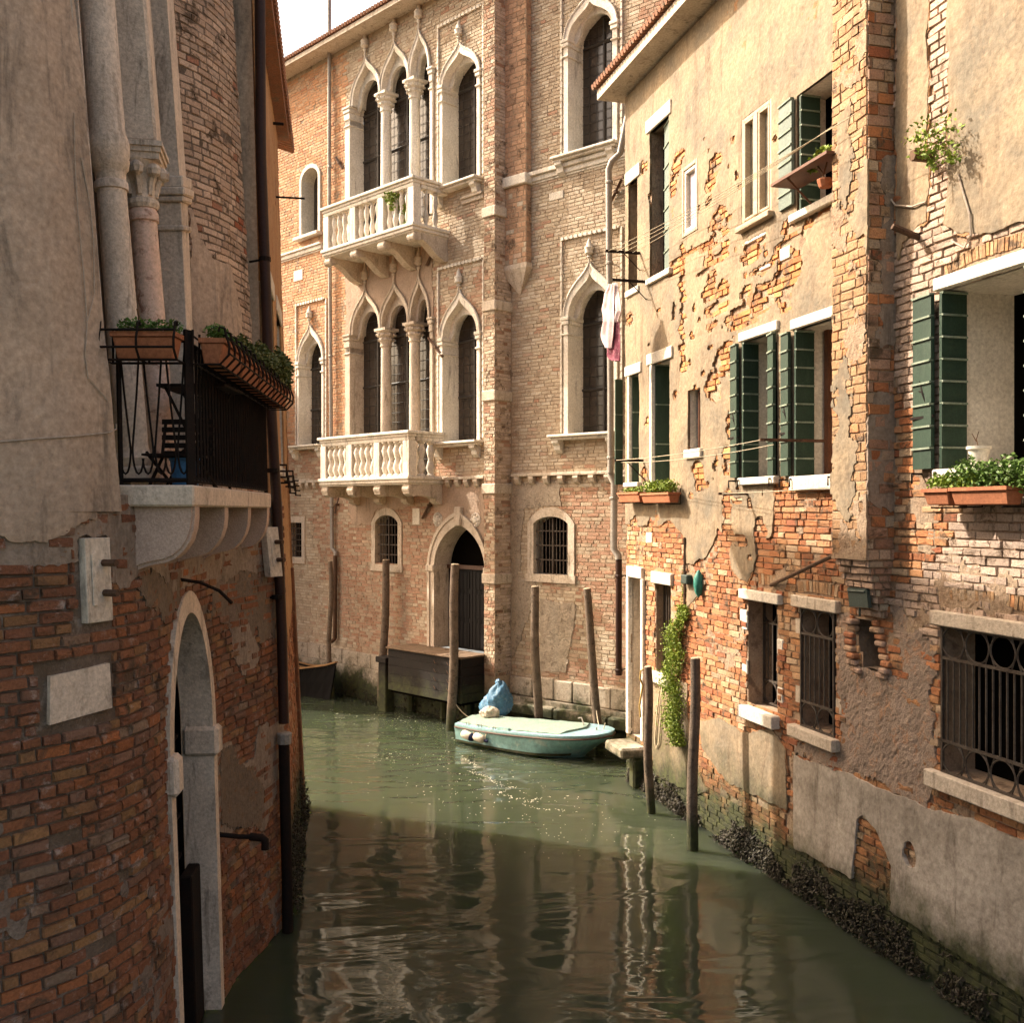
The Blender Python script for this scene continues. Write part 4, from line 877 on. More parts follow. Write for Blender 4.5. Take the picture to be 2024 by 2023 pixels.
def big_shutters(u0, u1, vt, vb, la, lb, right=True, sill=.09, label=None, wood=False, dep=.36):
    w_, s0, s1, z0, z1 = rwin(u0, u1, (u0, vt), (u0, vb), dep); w_['label'] = label
    slab(RW, s0-.06, s1+.06, z1, z1+.115, .03, w_, 'lintel'); slab(RW, s0-.04, s1+.04, z0-sill, z0, .055, w_, 'sill')
    leaf_panel(RW.P(s0-la-.03, 0, .05), RW.P(s0-.03, 0, .075), z0+.01, z1-.01, w_, 'green', 8); leaf_panel(RW.P(s0+.012, 0, .06), RW.P(s0+.012, 0, -lb), z0+.01, z1-.01, w_, 'green', 8)
    if right: leaf_panel(RW.P(s1-.19, 0, .01), RW.P(s1+.02, 0, .06), z0+.01, z1-.01, w_, 'green', 8)
    pane(RW, s0, s1, z0, z1, -dep+.01, w_)
    if wood: mb = MB(); mb.wbox(RW, s0+.05, s0+.13, z0, z1, -.36, -.29); part('casement', mb, 'wood', w_)
    mb = MB()
    for (a, d) in ((s0-la*.55, .09),):                   # hook and latch bar
        zc = z0+(z1-z0)*.42; mb.tube([RW.P(a-.05, zc+.14, d), RW.P(a, zc+.02, d+.015), RW.P(a+.05, zc-.10, d)], .009, 4); mb.tube([RW.P(a-.06, zc+.05, d), RW.P(a+.06, zc+.0, d)], .012, 4)
        mb.wbox(RW, s0-la-.05, s0-.02, z0+(z1-z0)*.30-.012, z0+(z1-z0)*.30+.012, .085, .10)
    part('latch', mb, 'iron', w_)
    for a in (s0-la, s0+.02, s1-.03): mb = MB(); mb.tube([RW.P(a, z0-.03, .0), RW.P(a, z0-.03, .12), RW.P(a, z0-.12, .12)], .011, 4); part('shutter_dog', mb, 'iron', w_)
    return w_, s0, s1, z0, z1
big_shutters(1474, 1541, 676, 945, .21, .15, label='left of the pair of middle-floor windows with open green shutters')
big_shutters(1578, 1660, 652, 942, .20, .17, right=False, sill=.16, label='middle-floor window with open green shutters against the chimney breast', wood=True)
w8, s08, s18, z08, z18 = big_shutters(1866, 2075, 575, 928, .28, .20, right=True, dep=.75, label='nearest window with open green shutters above the flower trough')
# ground floor
w_, s0, s1, z0, z1 = rwin(1249, 1273, (1249, 1140), (1273, 1464), .55, 'doorway', 'stone_dirty'); pane(RW, s0, s1, z0, z1, -.54, w_, name='interior'); slab(RW, s0-.06, s1+.06, z1, z1+.17, .03, w_, 'lintel', 'stone'); slab(RW, s1, s1+.09, z0, z1, .02, w_, 'jamb', 'stone'); slab(RW, s0-.10, s0, z0, z1, .02, w_, 'jamb', 'stone')
w_['label'] = 'narrow stone-framed canal door at the far end of the house'
w_, s0, s1, z0, z1 = rwin(1297, 1328, (1297, 1152), (1328, 1338), .34, 'barred_window', 'mortar_r'); pane(RW, s0, s1, z0, z1, -.33, w_, name='interior'); slab(RW, s0-.05, s1+.10, z1, z1+.17, .025, w_, 'lintel', 'stone'); slab(RW, s0-.09, s1+.12, z0-.14, z0, .07, w_, 'sill', 'stone'); grille(RW, s0+.02, s1, z0, z1, w_, 6, -.12, False)
w_, s0, s1, z0, z1 = rwin(1479, 1537, (1479, 1184), (1479, 1392), .34, 'barred_window', 'mortar_r'); pane(RW, s0, s1, z0, z1, -.33, w_, name='interior'); slab(RW, s0-.12, s1+.13, z1, z1+.12, .03, w_, 'lintel', 'stone'); slab(RW, s0-.05, s1+.08, z0-.15, z0, .08, w_, 'sill', 'white'); grille(RW, s0+.02, s1-.02, z0+.02, z1, w_, 6, -.20)
for (a, zz) in ((s0-.13, .70), (s0-.13, .28), (s1+.01, .55), (s1+.01, .12)): slab(RW, a, a+.13, z0+(z1-z0)*zz, z0+(z1-z0)*zz+.18, .018, w_, 'quoin_stone', 'stone')
w_, s0, s1, z0, z1 = rwin(1586, 1653, (1586, 1200), (1586, 1434), .34, 'barred_window', 'mortar_r'); pane(RW, s0, s1, z0, z1, -.33, w_, name='interior'); slab(RW, s0-.13, s1+.10, z1, z1+.13, .03, w_, 'lintel', 'stone_dirty'); slab(RW, s0-.14, s1+.09, z0-.13, z0, .07, w_, 'sill', 'stone_dirty'); grille(RW, s0, s1, z0+.0, z1, w_, 7, .02)
for (a, zz) in ((s0-.12, .75), (s0-.12, .18), (s1+.01, .2)): slab(RW, a, a+.11, z0+(z1-z0)*zz, z0+(z1-z0)*zz+.2, .018, w_, 'quoin_stone', 'stone_dirty')
w_, s0, s1, z0, z1 = rwin(1865, 2070, (1865, 1236), (1865, 1525), .34, 'barred_window', 'mortar_r'); pane(RW, s0, s1, z0, z1, -.33, w_, name='interior'); slab(RW, s0-.10, s1+.10, z1, z1+.13, .03, w_, 'lintel', 'stone_dirty'); slab(RW, s0-.14, s1+.12, z0-.15, z0, .06, w_, 'sill', 'stone_dirty'); grille(RW, s0, s1, z0, z1, w_, 15, .02, 4)
# flue hole below the chimney breast
hole = pxpoly(RW, [(1693, 1222), (1732, 1230), (1740, 1262), (1748, 1300), (1755, 1326), (1741, 1330), (1730, 1322), (1708, 1318), (1702, 1290), (1697, 1262), (1688, 1240)]); opening(RW, hole); mb = MB(); reveal(mb, RW, hole, .22); fan(mb, RW, hole, -.22); part('flue_hole', mb, 'dark_render', rh)
for (u_, v_, sg) in [(1686-2+i*.9*(i > 3), 1228+i*13.5, -1) for i in range(8)]+[(1738+i*2.6, 1232+i*13.5, 1) for i in range(8)]+[(1700, 1326, -1), (1748, 1336, 1)]:
    a_, z_ = RW.uv(u_+random.uniform(-3, 3), v_); l_ = random.uniform(.10, .17); mb = MB(); mb.wbox(RW, a_-l_/2, a_+l_/2, z_-.028, z_+.028, -.03, random.uniform(.03, .085)); o = part('broken_brick', mb, 'brick_obj', rh, bevel=.014); o.color = (*random.choice(((.36, .16, .08), (.40, .27, .18), (.31, .13, .07), (.36, .25, .19))), 1)
base_wall(RW, 0, SR, -.6, 10.8, 'wall', 'mortar_r', rh)
# chimney breast
cd = .30; cs0, cs1 = sat(RW, 1645, cd), sat(RW, 1714, cd); zc0 = 3.74; CF = Plane(RW.P(cs0, 0, cd).xy, RW.e, RW.n); CS = Plane(RW.P(cs1, 0, cd).xy, -RW.n, RW.e); CN = Plane(RW.P(cs0, 0, 0).xy, RW.n, -RW.e)
mb = MB(); mb.wbox(RW, cs0, cs1, zc0, 11.6, -.05, cd-.002); steps = 8
for i in range(steps): f_ = (i+1)/steps; mb.wbox(RW, cs0+.03+.05*f_, cs1-.10*f_, zc0-(i+1)*.07, zc0-i*.07, -.05, cd*(1-.75*f_)-.008)
chb = part('chimney_breast', mb, 'mortar_r', rh, label='tall brick chimney breast with stepped corbel foot')
cw = cs1-cs0
fC = polyfield([[(.05, 4.2), (cw*.55, 4.15), (cw*.65, 5.1), (cw*.4, 5.7), (.1, 5.5)], [(cw*.75, 6.8), (cw+.1, 6.7), (cw+.1, 7.5), (cw*.8, 7.4)], [(cw*.2, 7.2), (cw*.5, 7.0), (cw*.6, 8.2), (cw*.2, 8)]], .16, 5, 51)
plaster(CF, 0, cw, zc0, 11.4, .03, fC, .018, 'plaster_coat', 'plaster_r', rh, .006)
fCS = polyfield([[(-.05, 4.3), (.4, 4.2), (.4, 5.2), (.1, 5.4), (-.05, 5)], [(.12, 5.8), (.4, 5.8), (.4, 7.6), (.2, 7.5)]], .10, 5, 52)
plaster(CS, 0, cd, zc0, 11.4, .03, fCS, .015, 'plaster_coat', 'undercoat', rh, .006)
fCm = lambda S, Z: fbm(S*3, Z*2.4, 181)*.6+fbm(S*12, Z*12, 183)*.2-.05
plaster(CF, 0, cw, zc0, 11.4, .025, fCm, .013, 'mortar_smear', 'smear_r', rh, .007, 9)['kind'] = 'stuff'
bricks(CF, 0, cw, zc0, 11.5, .092, .23, lambda s, z: PEACH(), rh, 90, kv=.12, skip=lambda S, Z: fC(S, Z) > .05, proud=.008, jit=1.8, joint=.009)
bricks(CS, 0, cd-.01, zc0, 11.5, .105, .23, lambda s, z: RUST() if random.random() < .6 else REDR(), rh, 20, skip=lambda S, Z: fCS(S, Z) > .05, proud=.014)
bricks(CN, 0, cd, zc0, 11.5, .105, .23, lambda s, z: PEACH(), rh, 0)
for i in range(steps):
    f_ = (i+1)/steps; fd = cd*(1-.75*f_); W_ = Plane(RW.P(cs0+.03+.05*f_, 0, fd).xy, RW.e, RW.n); l = cs1-.10*f_-cs0-.03-.05*f_
    bricks(W_, 0, l, zc0-(i+1)*.07, zc0-i*.07-.03, .068, .24, lambda s, z: (.42, .30, .23), rh, 3, miss=0)
    W_ = Plane(RW.P(cs1-.10*f_, 0, fd).xy, -RW.n, RW.e); bricks(W_, 0, fd, zc0-(i+1)*.07, zc0-i*.07-.03, .068, .2, lambda s, z: RUST(), rh, 0, miss=0)
p = [RW.uv(*T4b(x, y), .20) for x, y in ((875, 1550), (1020, 1560), (1035, 1705), (890, 1695))]; mb = MB(); mb.prism(p, lambda a, z: RW.P(a, z, .21), lambda a, z: RW.P(a, z, .17))
mb.tube([RW.P(p[0][0]+.02, p[0][1]-.03, .215), RW.P(p[1][0]-.02, p[1][1]-.03, .215)], .012, 4); mb.tube([RW.P((p[2][0]+p[3][0])/2, p[3][1], .2), RW.P((p[2][0]+p[3][0])/2, p[3][1]-.08, .2)], .012, 5); part('iron_plate', mb, 'greenplate', rh, label='dark green iron plate on the corbel of the chimney breast')
# plaster coats: measured ragged patches and blown holes
def cells(T, lst, grow=1.6):
    out = []
    for (x, y, rx, ry) in lst:
        s_, z_ = RW.uv(*T(x, y)); s1_, _ = RW.uv(*T(x+rx, y)); _, z1_ = RW.uv(*T(x, y-ry)); out.append((s_, z_, max(.03, abs(s1_-s_))*grow, max(.03, abs(z1_-z_))*grow))
    return out
holes = cells(T3, [(1690, 95, 35, 55), (1655, 240, 22, 40), (1725, 475, 38, 42), (1640, 380, 15, 20), (1705, 650, 32, 35), (1770, 605, 14, 20), (1605, 720, 35, 20), (1785, 705, 12, 25), (1690, 820, 58, 30), (1740, 790, 30, 25), (1600, 920, 35, 20), (1670, 970, 30, 40), (1640, 1080, 38, 50), (1750, 1040, 33, 48), (1690, 1200, 68, 33), (1780, 1130, 15, 30), (1790, 1290, 18, 30), (1655, 1340, 25, 25), (1880, 1220, 50, 36), (1870, 1340, 78, 20), (1395, 870, 48, 45), (1400, 90, 25, 60), (1370, 250, 15, 60), (1500, 760, 45, 25), (1765, 1590, 58, 75), (1785, 1500, 25, 40), (1670, 1780, 38, 60), (1690, 1860, 28, 38), (1255, 1205, 16, 18), (1375, 1260, 12, 32), (1515, 1410, 13, 24), (1570, 1290, 7, 25), (1655, 1490, 14, 20), (1040, 1280, 20, 30), (1140, 120, 10, 40), (1165, 100, 8, 30)])
holes += cells(T3, [(1440+10*math.sin(i*1.7), 720+i*46, 12+6*math.sin(i*2.3), 30) for i in range(21)])
holes += cells(T4, [(170, 710, 55, 36), (160, 790, 55, 36), (235, 900, 58, 22), (110, 1080, 33, 48), (240, 1130, 68, 72), (415, 580, 25, 40), (400, 720, 38, 38), (400, 850, 38, 38), (395, 960, 42, 60), (410, 1080, 38, 60), (425, 1180, 25, 30), (75, 1240, 48, 58), (60, 1330, 58, 28), (520, 720, 30, 60), (480, 900, 36, 60), (470, 620, 20, 60), (650, 490, 50, 12), (600, 560, 30, 15)])
holes += cells(T3b, [(1805, 310, 18, 66), (1790, 540, 33, 40), (1790, 640, 28, 38), (1555, 650, 30, 48), (1575, 760, 24, 40), (1195, 1070, 15, 30), (1780, 880, 25, 60), (1780, 970, 25, 40), (1780, 1110, 28, 58), (1770, 1190, 43, 40), (1900, 1210, 33, 36), (1090, 1140, 15, 15), (1080, 1040, 20, 15), (1385, 90, 8, 22), (1170, 290, 8, 25), (1145, 680, 14, 40)])
holes += cells(T4b, [(60, 1200, 38, 38), (220, 1150, 33, 88), (215, 1270, 28, 48), (140, 1330, 14, 28), (45, 880, 30, 20), (370, 800, 30, 60)])
pr1 = pxpoly(RW, [(1200, 1035), (1225, -900), (1700, -1500), (1665, 935), (1562, 952), (1540, 962), (1535, 1000), (1530, 1060), (1502, 1080), (1492, 1128), (1480, 1150), (1465, 1140), (1450, 1120), (1440, 1062), (1424, 1042), (1410, 1078), (1400, 1100), (1375, 1117), (1357, 1117), (1356, 1060), (1330, 1030), (1290, 1040)])
pr1 = [(max(a, -.2), min(z, 12)) for a, z in pr1]
sA_, sB_ = sat(RW, 1775), sat(RW, 1838)
pr2 = [(sA_, 12), (sB_, 12), (sB_, zat(RW, 1835, 440)), (sat(RW, 1815), zat(RW, 1815, 452)), (sat(RW, 1790), zat(RW, 1790, 480)), (sA_, zat(RW, 1775, 560))]
pr3 = [(sat(RW, 1868), 12), (13.6, 12), (13.6, 6.2), (sat(RW, 1945), zat(RW, 1945, 462)), (sat(RW, 1900), zat(RW, 1900, 462)), (sat(RW, 1872), zat(RW, 1872, 440)), (sat(RW, 1882), zat(RW, 1880, 380))]
pr4 = pxpoly(RW, [(1288, 1348), (1330, 1345), (1362, 1350), (1364, 1500), (1402, 1562), (1380, 1572), (1300, 1530), (1286, 1440)]); pr5 = pxpoly(RW, [(1385, 1422), (1440, 1425), (1472, 1452), (1530, 1440), (1556, 1480), (1558, 1600), (1500, 1572), (1440, 1548), (1392, 1480)])
pr6 = pxpoly(RW, [(1360, 1130), (1372, 1128), (1400, 1150), (1375, 1190), (1362, 1200)])
for _ in range(95):                                      # small pits and chips, thickest in the damaged band
    u_ = random.gauss(1425, 60) if random.random() < .7 else random.uniform(1250, 1640); v_ = random.uniform(250, 1080); s_, z_ = RW.uv(u_, v_); q_ = random.choice((.5, .7, 1, 1.5)); holes.append((s_, z_, .045*q_, .035*q_*random.uniform(.8, 1.8)))
fR = polyfield([pr1, pr2, pr3, pr4, pr5, pr6], .042, 3.2, 61, holes, 1)
fRb = lambda S, Z: fR(S, Z)+.006+.09*fbm(S*2.1, Z*2.1, 63)+.04*fbm(S*9, Z*9, 64)     # the rougher first coat shows round the edges
plaster(RW, 0, SR, .1, 10.75, .032, fRb, .026, 'base_coat', 'plaster_base', rh, .006, 6)
plaster(RW, 0, SR, .1, 10.75, .028, fR, .036, 'plaster_coat', 'plaster_r', rh, .011, 1.7, label='flaking sun-bleached plaster with blown holes')
pR = pxpoly(RW, [(1656, 1215), (1692, 1225), (1690, 1320), (1742, 1338), (1790, 1340), (1852, 1420), (1855, 1530), (1832, 1592), (1770, 1562), (1700, 1532), (1600, 1502), (1560, 1482), (1575, 1462), (1665, 1472)]); pR2 = pxpoly(RW, [(1770, 1200), (1800, 1205), (1846, 1290), (1850, 1420), (1820, 1440), (1790, 1340)]); fSm = lambda S, Z: np.minimum(fbm(S*1.7, Z*2.0, 171)*.7+fbm(S*8, Z*8, 173)*.25-.10, (4.6-Z))
plaster(RW, 0, 10.5, .3, 4.7, .03, fSm, .017, 'mortar_smear', 'smear_r', rh, .007, 8)['kind'] = 'stuff'
fRr = polyfield([pR, pR2], .11, 5, 71)
plaster(RW, 5, 8.5, .6, 3.6, .032, fRr, .024, 'rough_render', 'plaster_rough', rh, .016, 9)
pC = pxpoly(RW, [(1557, 1486), (1605, 1507), (1678, 1527), (1771, 1569), (1851, 1600), (1945, 1625)])+[(13, 1.6), (13, .25), (sat(RW, 1760), .42), (sat(RW, 1678), .52), (sat(RW, 1561), .46)]
gap = pxpoly(RW, [(1700, 1622), (1712, 1612), (1738, 1640), (1768, 1712), (1765, 1800), (1685, 1790)]); f0 = polyfield([pC], .025, 4, 81, cells(T4c, [(1370, 1810, 30, 60)])); fCe = lambda S, Z: np.minimum(f0(S, Z), -sdf(gap, S, Z)+.05*fbm(S*6, Z*6, 82))
plaster(RW, 5, 13, .15, 2.6, .028, fCe, .045, 'cement_skirt', 'cement', rh, .006, 2.5)
def voussoirs(W, T, x0, y0, x1, y1, hpx, rise, n):
    """a flat arch of bricks on edge, each its own piece"""
    s0, z0 = W.uv(*T(x0, y0)); s1, z1 = W.uv(*T(x1, y1)); zt = W.uv(*T(x0, y0-hpx))[1]; h_ = zt-z0; q = []
    for i in range(n):
        t0, t1 = i/n, (i+1)/n; zc = lambda t_: z0+rise*4*t_*(1-t_); a, b_ = s0+(s1-s0)*t0+.004, s0+(s1-s0)*t1-.004; dz = random.uniform(-.008, .008); pr = .012*random.uniform(.6, 1.5); fan_ = (t0-.5)*.05
        mb = MB(); mb.box8([W.P(a, zc(t0)+dz, -.01), W.P(b_, zc(t1)+dz, -.01), W.P(b_, zc(t1)+dz, pr), W.P(a, zc(t0)+dz, pr), W.P(a+fan_, zc(t0)+h_+dz, -.01), W.P(b_+fan_, zc(t1)+h_+dz, -.01), W.P(b_+fan_, zc(t1)+h_+dz, pr), W.P(a+fan_, zc(t0)+h_+dz, pr)])
        o = part('arch_brick', mb, 'brick_obj', rh); k = random.uniform(.8, 1.15); c = PEACH() if T is T4 or y0 > 1650 else PALER(); o.color = (c[0]*k, c[1]*k, c[2]*k, 1)
    W.bl.append([(s0-.02, z0-.02), (s0-.02, zt), ((s0+s1)/2, zt+rise), (s1+.02, zt), (s1+.02, z0-.02), ((s0+s1)/2, z0+rise-.02)])
voussoirs(RW, T4, 1625, 945, 2350, 770, 95, .05, 26)
voussoirs(RW, T4b, 1590, 1680, 2340, 1820, 95, .07, 26)
voussoirs(RW, T4b, 500, 1585, 800, 1660, 80, .02, 13)
voussoirs(RW, T4b, 200, 1525, 370, 1545, 85, .01, 8)
for (T, x0, x1, y0, y1) in ((T4, 360, 440, 745, 805), (T4, 205, 290, 825, 875), (T3b, 1152, 1198, 1128, 1218), (T3b, 1872, 1925, 1715, 1815)):
    a, z1 = RW.uv(*T(x0, y0)); b_, z0 = RW.uv(*T(x1, y1)); mb = MB(); mb.wbox(RW, a, b_, z0, z1, -.02, .018); part('stone_piece', mb, 'white', rh, bevel=.008); RW.bl.append(rect(a, b_, z0, z1))
def colR(s, z):
    n = float(fbm(np.array(s*.8+3), np.array(z*.7), 14)); 
    if s > sat(RW, 1765): return (.40, .30, .235) if (z > 3.0 and n > -.05) else (PALER() if random.random() < .5 else REDR())
    if z > 4.4: return random.choice(((.46, .20, .07), (.42, .17, .06), (.49, .25, .10), (.38, .15, .055)))
    return PALER() if n > .12 else REDR()
skR = lambda S, Z: (fR(S, Z) > .07) | (fRr(S, Z) > .07) | (fCe(S, Z) > .07) | ((S > cs0+.03) & (S < cs1-.02) & (Z > zc0))
bricks(RW, 0, SR, .05, 10.75, .074, .25, colR, rh, 185, skip=skR, proud=.018, miss=.02, pit=lambda S, Z: (Z > 4.4) & (S < cs0))
# roof
mb = MB(); mb.wbox(RW, -.3, SR, 10.8, 10.95, -4, .4, 4); rf = part('roof', mb, 'stone_dirty', rh)
mb = MB()
for i in range(130): mb.lathe(RW.P(-.3+i*.105, 11.0, .48), -RW.n+Vector((0, 0, .3)), [(0, .047), (1.2, .042)], 6)
part('eave_tiles', mb, 'rooftile', rf, kind='stuff')
mb = MB(); mb.quad([RW.P(-.3, 11, -.3), RW.P(SR, 11, -.3), RW.P(SR, 13, -6), RW.P(-.3, 13, -6)]); part('roof_slope', mb, 'rooftile', rf)
mb = MB(); mb.quad([RW.P(0, -.6, 0), RW.P(0, -.6, -7), RW.P(0, 10.8, -7), RW.P(0, 10.8, 0)]); mb.quad([RW.P(SR, -.6, 0), RW.P(SR, -.6, -7), RW.P(SR, 10.8, -7), RW.P(SR, 10.8, 0)]); part('end_wall', mb, 'plaster_r', rh)
# landing step of the canal door
mb = MB(); sd0, sd1 = sat(RW, 1240), sat(RW, 1279); zst_ = .63; mb.wbox(RW, sd0+.1, sd1, zst_-.16, zst_, -.1, .42); mb.wbox(RW, sd0+.55, sd1-.05, .0, zst_-.16, -.1, .20); part('landing_step', mb, 'stone_wet', rh, bevel=.03, label='mossy stone landing step below the canal door')
# iron fittings on the wall
mb = MB(); mb.tube([RW.P(*RW.uv(*T4b(285, 1532), .03), .03), RW.P(*RW.uv(*T4b(500, 1430), .14), .14), RW.P(*RW.uv(*T4b(775, 1298), .27), .27)], .022, 7); part('slanting_pipe', mb, 'rust', rh)
mb = MB(); mb.wbox(RW, sat(RW, 1361), sat(RW, 1373), zat(RW, 1367, 1154), zat(RW, 1367, 1136), .02, .12); part('meter_box', mb, 'greenplate', rh, bevel=.012)
mb = MB(); s_, z_ = RW.uv(*T3b(1580, 1520)); mb.lathe(RW.P(s_, z_-.18, .06), (0, 0, 1), [(0, .01), (.06, .05), (.16, .07), (.26, .065), (.33, .03), (.36, .01)], 8); o = part('wall_ornament', mb, 'teal', None, smooth=True); tag(o, 'small verdigris-green drop-shaped ornament on the brick wall by the vine', 'ornament')
mb = MB()
for (T, x0, y0, x1, y1, d1) in ((T3, 1165, 993, 1165, 993, .58), (T3, 1120, 775, 1120, 775, .60), (T3b, 1142, 582, 1142, 582, .50)):
    s_, z_ = RW.uv(*T(x0, y0)); mb.wbox(RW, s_-.012, s_+.012, z_-.02, z_+.02, -.02, d1)
    mb.tube([RW.P(s_, z_-.30, .0), RW.P(s_, z_-.02, .30)], .008, 4)
part('line_bracket', mb, 'iron', rh)
mb = MB()
s_, z_ = RW.uv(*T4b(765, 432)); mb.wbox(RW, s_-.02, s_+.0, z_-.015, z_+.015, .1, .85); s2_, z2_ = RW.uv(*T4b(125, 835)); mb.wbox(RW, s2_-.012, s2_+.012, z2_-.015, z2_+.015, -.02, .42); s3_, z3_ = RW.uv(*T4(1420, 655)); mb.tube([RW.P(s3_, z3_, 0), RW.P(s3_-.05, z3_+.1, .25)], .03, 6); part('line_bracket', mb, 'rust', rh)
mb = MB(); s_, z_ = RW.uv(*T4(530, 270)); s1_, _ = RW.uv(*T4(760, 270)); mb.wbox(RW, s_, s1_+.5, z_-.03, z_, .06, .40); mb.tube([RW.P(s_+.3, z_-.02, .38), RW.P(s_+.3, z_-.35, .0)], .012, 5); part('window_shelf', mb, 'wood', rh)
mb = MB()
for pts in ([(1200, 0), (1195, 180), (1185, 240), (1190, 300), (1270, 410), (1400, 420), (1500, 385)], [(1750, 170), (1790, 310), (1840, 480), (1850, 640), (1800, 735), (1700, 680)]): mb.tube([RW.P(*RW.uv(*T4(x, y)), .05) for x, y in pts], .009, 5)
part('wall_cable', mb, 'cable', rh)
mb = MB(); mb.tube([RW.P(sat(RW, 1359), zat(RW, 1359, v), .045) for v in (1062, 1100, 1140, 1180, 1215)], .018, 6); part('conduit', mb, 'rust', rh)

# ================================================================== LEFT HOUSE
LL = Curve([(-420, 4.75), (-150, 5.25), (78, 5.74), (150, 5.93), (220, 6.22), (270, 6.5), (312, 6.88), (425, 9.0), (470, 9.35), (510, 9.8), (540, 10.2), (558, 10.55)], (.05, .02), (.09, .05))
LU = Curve([(-420, 4.75), (-150, 5.25), (78, 5.74), (150, 5.93), (221, 6.22)], (.05, .05), (.09, .09))
LR = Curve([(380, 8.95), (400, 9.0), (430, 9.12), (460, 9.3), (485, 9.52), (505, 9.8), (516, 10.05)], (.05, .02), (.095, .056))
lh = thing('shaded_house', 'shaded old brick house with curved walls and a columned window on the left bank', 'house', (-4, 7.5, 0))
# door opening
dA = LL.uv(331, 1400)[0]; dB = LL.uv(412, 1400)[0]; zsp = 2.40; zap = 3.42
din = arch('round', dA, dB, -.5, zsp, zap, 12); dout = arch('round', dA-.13, dB+.11, -.5, zsp, zap+.17, 12); opening(LL, arch('round', dA-.06, dB+.05, -.5, zsp, zap+.08, 12), dout)
mb = MB(); band(mb, LL, din, dout, .035, -.03, .23); door = part('arched_doorway', mb, 'stone_l', lh, label='tall round-arched stone doorway with an iron gate under the balcony', bevel=0)
mb = MB(); mb.wbox(LL, dA-.15, dA+.03, zsp-.16, zsp+.12, -.22, .09); part('impost', mb, 'stone_l', door, bevel=.03); mb = MB(); mb.wbox(LL, dB-.04, dB+.15, zsp-.26, zsp-.01, -.22, .08); part('impost', mb, 'stone_l', door, bevel=.03)
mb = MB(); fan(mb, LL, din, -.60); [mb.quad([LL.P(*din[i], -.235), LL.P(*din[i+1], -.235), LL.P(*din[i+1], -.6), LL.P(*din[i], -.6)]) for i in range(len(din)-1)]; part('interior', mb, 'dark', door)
mb = MB()
for i in range(1, 12): a = dA+(dB-dA)*i/12; mb.tube([LL.P(a, -.5, -.26), LL.P(a, zsp+(zap-zsp)*math.sqrt(max(0, 1-((a-(dA+dB)/2)/((dB-dA)/2))**2))-.01, -.26)], .012, 5)
for k in range(8): mb.wbox(LL, dA+.04, dB-.04, .0+k*.33, .03+k*.33, -.30, -.245)
part('iron_gate', mb, 'iron', door)
mb = MB(); mb.wbox(LL, dB-.35, dB-.03, -.2, 1.25, -.20, -.10); part('metal_box', mb, 'iron', door, bevel=.01)
# lower walls
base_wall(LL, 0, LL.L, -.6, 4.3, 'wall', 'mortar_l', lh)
TPX = lambda W, T, pts: [W.uv(*T(x, y)) for x, y in pts]
s220 = LL.uv(222, 1000)[0]
up1 = [(-.5, 5)]+TPX(LL, T1b, [(-200, 1200), (30, 1170), (190, 1130), (300, 1100), (420, 1000), (430, 880), (470, 800), (520, 760)])+[(s220, 5)]
fT = polyfield([up1], .05, 4, 91)
plaster(LL, 0, s220+.1, 2.9, 4.3, .025, fT, .040, 'plaster_coat', 'plaster_l', lh, .006, 3)
und = [(-.5, 5)]+TPX(LL, T1b, [(-200, 1430), (30, 1390), (190, 1385), (320, 1340), (330, 1170), (480, 1150), (510, 1120), (570, 1140), (570, 1500), (640, 1560), (690, 1555), (760, 1440), (900, 1450), (960, 1500), (1040, 1600), (1240, 1500), (1420, 1560), (1560, 1420), (1760, 1460), (1850, 1350)])+[(LL.L+.2, 5)]
fU = polyfield([und, TPX(LL, T1c, [(1350, 1010), (1480, 970), (1510, 1110), (1590, 1120), (1660, 1060), (1690, 850), (1760, 790), (1900, 770), (1890, 1000), (1830, 1300), (1740, 1620), (1500, 1620), (1390, 1700), (1350, 1500)]), TPX(LL, T1c, [(1480, 100), (1650, 30), (1700, 300), (1600, 480), (1500, 330)])], .06, 4, 101)
plaster(LL, 0, LL.L, .3, 4.3, .028, fU, .022, 'undercoat', 'undercoat', lh, .008, 4)
plaster(LL, 0, LL.L, 1.5, 3.7, .028, polyfield([TPX(LL, T1b, [(1330, 1480), (1850, 1380), (1850, 1900), (1640, 1960), (1450, 1850), (1340, 1700)])], .16, 5, 141), .020, 'undercoat', 'dark_render', lh, .009, 5)
plaster(LL, 0, LL.L, 1.5, 3.9, .028, polyfield([TPX(LL, T1b, [(760, 1380), (1120, 1480), (1080, 1700), (960, 1900), (900, 1700), (780, 1560)])], .14, 5, 151), .021, 'undercoat', 'dark_render', lh, .009, 5)
plaster(LL, 0, LL.L, .3, 3.6, .03, polyfield([TPX(LL, T1c, [(1400, 1000), (1480, 990), (1530, 1120), (1640, 1130), (1740, 1300), (1700, 1600), (1500, 1600), (1400, 1650)])], .1, 5, 111), .030, 'dark_patch', 'dark_render', lh, .008, 5)
fS = lambda S, Z: fbm(S*1.5+4, Z*1.5, 161)*.75+fbm(S*7, Z*7, 163)*.22-.105
plaster(LL, 0, LL.L, .0, 3.6, .03, fS, .019, 'mortar_smear', 'smear_l', lh, .008, 7)['kind'] = 'stuff'
skL = lambda S, Z: (fT(S, Z) > .06) | (fU(S, Z) > .06)
plL = []
